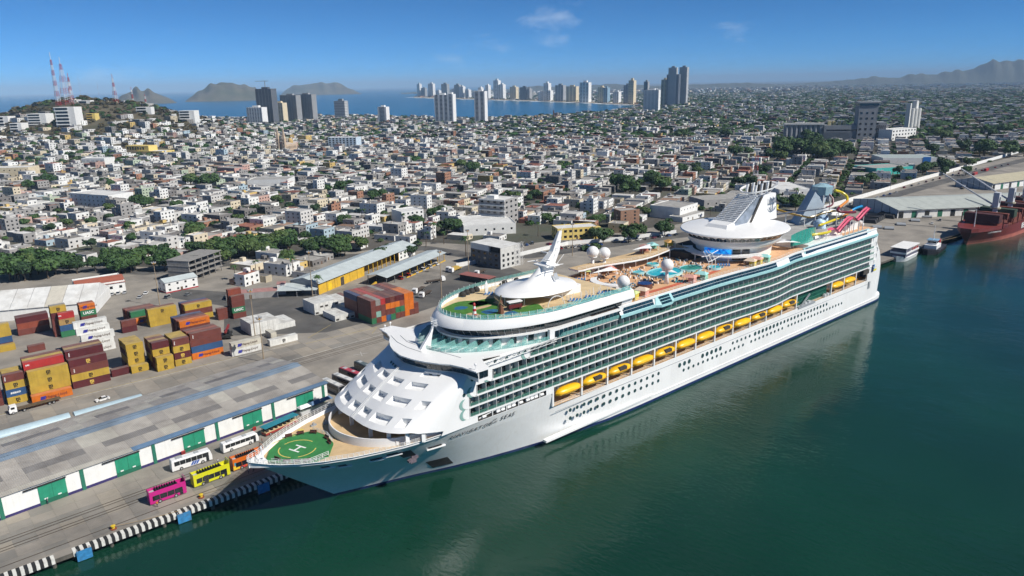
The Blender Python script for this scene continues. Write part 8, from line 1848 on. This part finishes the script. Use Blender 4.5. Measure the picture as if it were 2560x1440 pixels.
for k in range(5):
    rr = random.Random(k); q = []
    for _ in range(46 if k < 3 else 16):
        v = Vector((rr.gauss(0,1), rr.gauss(0,1), abs(rr.gauss(.3,.7)))).normalized(); c = v*rr.uniform(.7, 1.05)*3.4; n_ = (v+Vector((rr.uniform(-.6,.6), rr.uniform(-.6,.6), rr.uniform(-.2,.8)))).normalized(); t = n_.cross(Vector((rr.uniform(-1,1), rr.uniform(-1,1), .3))).normalized(); b = n_.cross(t); s_ = rr.uniform(1.0, 1.6) if k < 3 else rr.uniform(1.8, 2.6)
        q += [c-t*s_-b*s_*.7, c+t*s_*.4-b*s_, c+t*s_+b*s_*.6, c-t*s_*.4+b*s_]
    tmpl.append(np.array([tuple(p) for p in q]))
LC_ = [(.030,.075,.018),(.045,.09,.024),(.024,.055,.018),(.055,.09,.03)]
VV = []; CCx = []
for x, y, s_, k, pp in TSPOTS[278:]:
    hh = hill_h(x, y); t = tmpl[rt.randrange(3) if pp[2] < 1400 else 3+rt.randrange(2)]; a = rt.uniform(0, 6.28); c_, d_ = math.cos(a), math.sin(a); w_ = t*s_; g = np.empty_like(w_); g[:,0] = w_[:,0]*c_-w_[:,1]*d_+x; g[:,1] = w_[:,0]*d_+w_[:,1]*c_+y; g[:,2] = w_[:,2]*.8+2.4+hh+1.6*s_; VV.append(g)
    col = np.array(LC_[k % 4])*rt.uniform(.7, 1.25) if hh < 18 or rt.random() < .35 else np.array((.085,.07,.035))*rt.uniform(.6, 1.2); CCx.append(np.tile(col, (len(t)//4, 1)))
VV = np.vstack(VV); CCx = np.vstack(CCx); stuff_mesh('town_trees', VV, np.arange(len(VV)).reshape(-1, 4), CCx, attr_mat('town_leaves', .8, .3, .4))
# ------------------------------------------------------------------ cars, lorries and lamp posts of the port and the harbour road
carcol = list(CARC)
def cars(spots, z=QZ):
    for i, (px_, py_, rz, colr, lab) in enumerate(spots): p = at(px_, py_); car(p.x, p.y, rz, colr, lab)
def row(p0, p1, n, rz, where, seed, kinds=carcol):
    rr = random.Random(seed); a, b_ = at(*p0), at(*p1); ct = {}
    for i in range(n):
        p = a.lerp(b_, i/max(1, n-1)); c = rr.choice(kinds); ct[c] = ct.get(c, 0)+1
        car(p.x, p.y, rz+rr.uniform(-.05,.05), c, f"{c} car {where}, {ORDS[ct[c]-1]} such", kind=rr.choice(('sedan','suv')))
row((248,742),(312,733), 5, R(70), 'parked before the red-roofed building', 1, ['white','silver','grey']); row((1245,632),(1330,610), 7, R(60), 'in the car park below the unfinished block', 2); row((1372,612),(1475,603), 9, R(80), 'parked before the pale yellow building', 3); row((1400,622),(1500,612), 7, R(80), 'in the second line before the pale yellow building', 4)
row((1560,606),(1690,588), 8, R(8), 'parked along the harbour road', 5); row((1760,562),(1940,530), 9, R(8), 'on the harbour road behind the disc lounge', 6); row((2050,532),(2240,482), 12, R(12), 'behind the port wall beyond the slides', 7); row((2260,470),(2440,424), 12, R(12), 'behind the port wall farther right', 8); row((2240,432),(2400,428), 10, R(12), 'before the blue panel store', 9)
row((1000,698),(1090,662), 6, R(95), 'under the open vehicle shed', 10, ['white','silver','red']); row((420,745),(470,738), 2, R(40), 'beside the white office', 11, ['white','grey']); row((2400,440),(2520,412), 8, R(10), 'in the yard beyond the far warehouse', 12); row((350,745),(365,735), 2, R(60), 'left of the white office', 13, ['white','silver']); row((2330,560),(2350,552), 2, R(15), 'on the quay by the pipe bundles', 14, ['white','silver'])
def truck(px_, py_, rz, lab, bed=(.08,.06,.045), L_=11):
    p = at(px_, py_); o = thing('port_lorry', lab, 'lorry', p, rz); MB().rings([[(0,-1.2,.6),(2.2,-1.2,.6),(2.2,1.2,.6),(0,1.2,.6)], [(0,-1.2,1.8),(2.2,-1.2,1.8),(2.2,1.2,1.8),(0,1.2,1.8)], [(.4,-1.1,2.9),(2.2,-1.1,2.9),(2.2,1.1,2.9),(.4,1.1,2.9)]], True, False, True).build('cab', WHITE, o); MB().quad((-.02,-1.,1.8),(-.02,1.,1.8),(.36,.95,2.75),(.36,-.95,2.75)).build('windscreen', CGL, o); MB().box(2.5, L_, -1.2, 1.2, 1.1, 1.4).build('bed', pm('bed_%.2f' % bed[0], bed, .8), o); MB().box(2.2, L_-.3, -.5, .5, .7, 1.1).build('chassis', BLK, o)
    for wx in (1.0, 4.0, L_-2.4, L_-1.1):
        for wy in (-1., 1.): wheel(o, wx, wy, .5, .3)
truck(1112,702,R(170),'lorry with white cab and dark flat trailer by the open shed'); truck(1118,680,R(20),'lorry with white cab carrying yellow beams, left of two',(.5,.33,.06)); truck(1126,683,R(22),'lorry with white cab carrying yellow beams, right of two',(.5,.33,.06)); truck(1190,690,R(25),'lorry with white cab before the low red-roofed store'); truck(1035,736,R(30),'dark tractor unit with bare trailer, nearest the coloured block'); truck(1052,746,R(30),'dark tractor unit with bare trailer, nearest the sun deck'); truck(2440,452,R(15),'white lorry in the far yard left of the red containers'); truck(2410,470,R(190),'white lorry before the second gabled warehouse')
# reach stacker and yellow crane boom in the yard
p = at(905,742); o = thing('yellow_loader', 'yellow container loader with long boom beside the open shed', 'loader', p, R(10)); MB().box(0, 6, -1.5, 1.5, .8, 2.2).build('chassis', YELW, o); MB().bar((1,0,2.2), (10,0,5.5), .9).build('boom', YELW, o); MB().box(1.5, 3, -.9, .9, 2.2, 3.8).build('cab', CGL, o)
for wx in (1, 5):
    for wy in (-1.4, 1.4): wheel(o, wx, wy, .8, .5)
p = at(566,850); o = thing('reach_stacker', 'dark red reach stacker between the orange container and the white block', 'loader', p, R(60)); MB().box(0, 6.5, -1.6, 1.6, .8, 2.0).build('chassis', BLK, o); MB().bar((0,0,3.4), (8,0,4.2), .8).build('boom', pm('stacker_red', (.25,.03,.03), .6), o); MB().box(2, 3.6, -1, 1, 2, 3.6).build('cab', CGL, o)
for wx in (1, 5.3):
    for wy in (-1.5, 1.5): wheel(o, wx, wy, .8, .5)
for i, (px_, py_, H_, lab) in enumerate(((640,858,23,'tall yard light pole beside the white container block'),(782,745,24,'tall light pole at the gable of the yellow shed'),(400,765,22,'tall light pole with orange top beside the white office'),(1104,745,24,'tall light pole behind the sun deck'),(1172,690,26,'tall light pole before the grey unfinished block'),(1431,640,20,'tall light pole behind the mast house'),(660,905,18,'yard light pole before the white container pair'))):
    p = at(px_, py_); o = thing('light_pole', lab, 'light pole', p, 0, 'tall light poles of the port'); MB().tube([(0,0,0),(0,0,H_)], [.28,.12], 8).build('pole', pm('pole_rusty', (.32,.25,.17), .7), o); MB().cyl(0, 0, H_-.4, H_, 1.0, 1.0, 10).build('platform', pm('pole_orange', (.5,.28,.08), .7), o)
    for k in range(5): MB().box(.9*math.cos(k*1.26)-.25, .9*math.cos(k*1.26)+.25, .9*math.sin(k*1.26)-.25, .9*math.sin(k*1.26)+.25, H_-.1, H_+.5).build('lamp', GREYST, o)

# ------------------------------------------------------------------ people on the quay: one skinned body each
SHIRT = {'white': (.7,.7,.7), 'dark blue': (.03,.05,.15), 'orange': (.7,.22,.02), 'red': (.5,.04,.04), 'grey': (.25,.25,.25)}
for m_ in [pm('skin_tone', (.32,.19,.12), .6), pm('trousers_dark', (.04,.045,.06), .8), pm('hair_dark', (.02,.015,.01), .7)]: pass
for i, (px_, py_, c, rz, st_, wh) in enumerate(((622,1184,'white',.3,1,'walking beside the orange bus'),(634,1180,'dark blue',2.2,.4,'standing near the front of the orange bus'),(394,1268,'orange',1.0,.3,'at the rear door of the pink bus'),(545,1160,'white',.5,1,'walking beside the white coach'),(656,1108,'red',3,.6,'beside the white minibus'),(120,1260,'grey',.2,.8,'near the warehouse wall at the left'),(800,1000,'white',1.2,.8,'by the awnings at the warehouse end'))):
    p = at(px_, py_); o = thing('person', f'person in {c} shirt and dark trousers {wh}', 'person', (p.x, p.y, QZ+.06), rz); me = PEOPLE[i]
    for m_ in (MATS['trousers_dark'], pm('shirt_'+c.replace(' ', '_'), SHIRT[c], .8), MATS['skin_tone'], MATS['hair_dark']): me.materials.append(m_)
    idx = [0 if q.center.z < .98 and abs(q.center.y) < .2 else (3 if q.center.z > 1.72 else (2 if q.center.z > 1.5 or (abs(q.center.y) > .21 and q.center.z < 1.2) else 1)) for q in me.polygons]; me.polygons.foreach_set('material_index', idx); link(me, 'body', o)
for i, (px_, py_, wh) in enumerate(((125,1250,'nearest the left photo edge'),(457,1134,'behind the white coach'),(634,1074,'behind the minibus'))):
    p = at(px_, py_); o = thing('hose_cabinet', 'red fire hose cabinet against the warehouse wall '+wh, 'hose cabinet', (p.x, p.y-.6, QZ+.05), WR, 'red hose cabinets'); MB().box(-.5, .5, -.35, .1, 0, 1.1).build('cabinet', LRED, o); MB().box(-.42, .42, -.38, -.34, .2, .95).build('door', pm('cabinet_dark_red', (.2,.02,.02), .5), o)
# ================================================================== OTHER SHIPS
BR_, BRD, BPK = pm('bulker_red', (.17,.028,.022), .5, var=.15, scale=.15, streak=.35), pm('bulker_deck', (.15,.035,.02), .75, var=.2, scale=.3), pm('bulker_boot', (.40,.12,.09), .6, var=.15, scale=.2, streak=.3)
BK = thing('bulk_carrier', 'dark red bulk carrier with deck cranes moored beyond the tug', 'cargo ship', (0,0,0))
hx = [472,476,484,494,506,520,545,700]; bw_ = [.3,1.2,4.0,7.5,10.5,12.6,13.5,13.5]; bd_ = [3.2,6.0,9.5,11.8,12.9,13.4,13.5,13.5]; CY = -3.2
def bpt(i, z, s_): 
    t = min(1, max(0, z/9.)); x = hx[i]-(4.5*t if i < 2 else 3*t if i < 4 else 0); return (x, CY+s_*(bw_[i]+(bd_[i]-bw_[i])*t), z)
for z0, z1, mt, nm in ((-1,2.6,BPK,'boot_topping'),(2.6,9.5,BR_,'hull')):
    for s_ in (-1, 1):
        mb = MB(); mb.rings([[bpt(i, z0+(z1-z0)*k/4, s_) for i in range(8)] for k in range(5)], closed=False); mb.build(nm, mt, BK, smooth=True, auto=40)
    mb = MB(); mb.rings([[bpt(0, z0+(z1-z0)*k/4, -1) for k in range(5)], [bpt(0, z0+(z1-z0)*k/4, 1) for k in range(5)]], closed=False); mb.build('stem', mt, BK)
mb = MB(); mb.quad(*([bpt(i, 8.8, -1) for i in range(8)]+[bpt(i, 8.8, 1) for i in range(7, -1, -1)])); mb.build('deck', BRD, BK)
mb = MB(); fo = [bpt(i, 9.5, -1) for i in range(5)]+[bpt(i, 9.5, 1) for i in range(4, -1, -1)]; mb.quad(*[(x, y, 10.6) for x, y, z in fo]); mb.rings([[(x, y, 8.8) for x, y, z in fo], [(x, y, 11.2) for x, y, z in fo]]); mb.build('forecastle', BR_, BK)
MB().cyl(482, CY, 10.6, 22, .35, .2, 8).build('fore_mast', PW, BK)
for k, (x0, x1) in enumerate(((494,515),(524,546),(556,580),(590,614))):
    MB().box(x0, x1, CY-9.5, CY+9.5, 8.8, 12.4+(1.2 if k else 0)).build('hatch_coaming', BRD, BK)
    MB().box(x0-.6, x0+6, CY-10.5, CY+10.5, 12.4, 17.6).build('hatch_cover', pm('hatch_dark', (.07,.018,.016), .7, var=.2, scale=.3) if k != 1 else pm('hatch_green', (.03,.05,.03), .8), BK)
    MB().box(x1-3, x1+.6, CY-10, CY+10, 12.4, 16.2).build('hatch_cover', BRD, BK)
BW = pm('crane_white', (.55,.56,.58), .5, streak=.2, var=.06)
for k, x in enumerate((519.5, 551, 585)):
    c = MB(); c.cyl(x, CY, 8.8, 18, 1.7, 1.5, 12); c.build('crane_post', BW, BK); h = MB().box(x-2, x+2, CY-1.8, CY+1.8, 19, 29); hd = h.build('crane_house', BW, BK); MB().cyl(x, CY, 18, 19, 3.2, 3.2, 14).build('crane_platform', pm('platform_tan', (.4,.36,.26), .7), BK); MB().box(x-.9, x+.9, CY-1.95, CY-1.7, 22, 26).build('crane_window', CGL, hd)
    tip = Vector((x-6+4*k, CY+34, 40)) if k < 2 else Vector((x+24, CY+10, 46)); j = MB()
    for s_ in (-.9, .9): j.bar((x+s_, CY+1.8, 20.5), tip+Vector((s_*.3, 0, 0)), .6)
    for t in np.linspace(.08, .95, 12): p = Vector((x, CY+1.8, 20.5)).lerp(tip, t); j.bar(p+Vector((-.8,0,0)), p+Vector((.8,0,0)), .3)
    j.bar((x, CY, 29), tip, .12); j.build('crane_jib', BW, BK)
for x in range(496, 620, 10):
    for s_ in (-1, 1):
        if s_ > 0 or x % 20: MB().box(x, x+.5, CY+s_*12.4-.25, CY+s_*12.4+.25, 8.8, 17 if (x//10) % 3 else 13).build('stanchion', pm('stanchion_maroon', (.10,.02,.02), .7), BK)
railing([(500, CY-13.2, 9.5), (690, CY-13.3, 9.5)], 1.2, 4, .12, mat=BRD, parent=BK)
letters('BERGEBULK', (546, CY-13.62, 6.0), (1,0,0), (0,0,1), 5.2, LWH, BK, .10); letters('BERGE COMMODORE', (487.5, CY-10.6, 7.6), (.93,-.34,0), (0,-.15,1), 1.25, LWH, BK, .02)
for pA, pB, lab in (((473,CY+1,9),(452,13,3.2),'dark mooring line from the red ship, upper'),((474,CY-2,8.6),(450,11,3.0),'pale mooring line from the red ship, lower')): tag(MB().tube([Vector(pA).lerp(Vector(pB), t)+Vector((0,0,-1.2*math.sin(math.pi*t))) for t in np.linspace(0,1,8)], .12, 5).build('mooring_line', pm('rope_tan', (.3,.22,.12), .9)), lab, 'rope')
# harbour tug
TG = thing('harbour_tug', 'black hulled tug with white wheelhouse and red funnel moored at the quay', 'tug', (437, 4.0, 0), R(8)); TB = pm('tug_black', (.02,.022,.03), .6)
def boat(root, L_, B_, z0, z1, mat, bow=.32, nm='hull'):
    mb = MB(); n = 14; lo, hi = [], []
    for s_ in (-1, 1):
        A, B2 = [], []
        for i in range(n+1):
            t = i/n; w_ = B_/2*(1-max(0, (1-t/bow))**2.2) if t < bow else B_/2*(1-.12*max(0,(t-.85)/.15)); x = -L_/2+L_*t; A.append((x+.8*(1-t), s_*w_*.82, z0)); B2.append((x, s_*w_, z1+1.1*max(0,1-t/bow)))
        mb.rings([A, B2], closed=False); hi.append(B2)
    mb.quad(*(hi[0]+hi[1][::-1])); mb.quad((L_/2,-B_*.36,z0),(L_/2,B_*.36,z0),(L_/2,B_*.44,z1),(L_/2,-B_*.44,z1)); return mb.build(nm, mat, root)
boat(TG, 30, 10, -.5, 2.6, TB); MB().box(-9, 3, -3.4, 3.4, 2.6, 5.4).build('deckhouse', WHITE, TG); MB().box(-6, 0, -2.6, 2.6, 5.4, 8.0).build('wheelhouse', WHITE, TG)
for i in range(4): MB().box(-6+i*1.5+.1, -6+i*1.5+1.3, -2.66, -2.58, 6.3, 7.5).build('window', CGL, TG)
MB().box(-6.06, -5.98, -2.3, 2.3, 6.3, 7.5).build('window', CGL, TG); MB().box(-6.4, .4, -3, 3, 8.0, 8.25).build('wheelhouse_roof', pm('roof_blue', (.2,.35,.5), .5), TG); MB().tube([(-3,0,8.2),(-3,0,17)], [.25,.1], 8).build('mast', WHITE, TG); MB().box(3, 5, -2.6, -1.2, 4, 7.5).build('funnel', LRED, TG); MB().box(3, 5, 1.2, 2.6, 4, 7.5).build('funnel', LRED, TG)
for i in range(12): MB().tube([(-12+i*2.1, -5.15, 1.2), (-12+i*2.1, -4.8, 1.2)], .6, 10).build('tyre_fender', TYRE, TG)
# white excursion boat
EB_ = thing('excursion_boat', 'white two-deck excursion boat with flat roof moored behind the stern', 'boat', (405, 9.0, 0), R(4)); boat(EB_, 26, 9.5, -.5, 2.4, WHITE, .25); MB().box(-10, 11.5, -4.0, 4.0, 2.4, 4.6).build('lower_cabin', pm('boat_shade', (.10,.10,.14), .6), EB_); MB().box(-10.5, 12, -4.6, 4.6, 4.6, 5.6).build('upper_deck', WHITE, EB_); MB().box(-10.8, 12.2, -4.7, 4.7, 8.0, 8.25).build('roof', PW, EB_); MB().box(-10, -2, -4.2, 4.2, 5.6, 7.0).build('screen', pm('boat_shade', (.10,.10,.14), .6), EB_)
for x in (-10, -4.5, 1, 6.5, 11.5):
    for s_ in (-4.4, 4.4): MB().box(x-.1, x+.1, s_-.1, s_+.1, 5.6, 8.0).build('roof_post', WHITE, EB_)
for i in range(6): MB().box(1+i*1.8, 2+i*1.8, -4.3, -3.6, 5.6, 6.6).build('seat', pm('seat_red', (.4,.05,.04), .7), EB_)
# ------------------------------------------------------------------ air
HM = bpy.data.materials.new('haze'); HM.use_nodes = True; hn = HM.node_tree.nodes; hn.clear()
ho = hn.new('ShaderNodeOutputMaterial'); hv = hn.new('ShaderNodeVolumePrincipled')
hv.inputs['Color'].default_value = (.48, .72, 1, 1); hv.inputs['Density'].default_value = HAZE_D; hv.inputs['Anisotropy'].default_value = -.2
HM.node_tree.links.new(hv.outputs[0], ho.inputs['Volume'])
mb = MB(); mb.box(-60000, 60000, -1500, 60000, -3, 480); hz = mb.build('haze', HM); hz['kind'] = 'stuff'
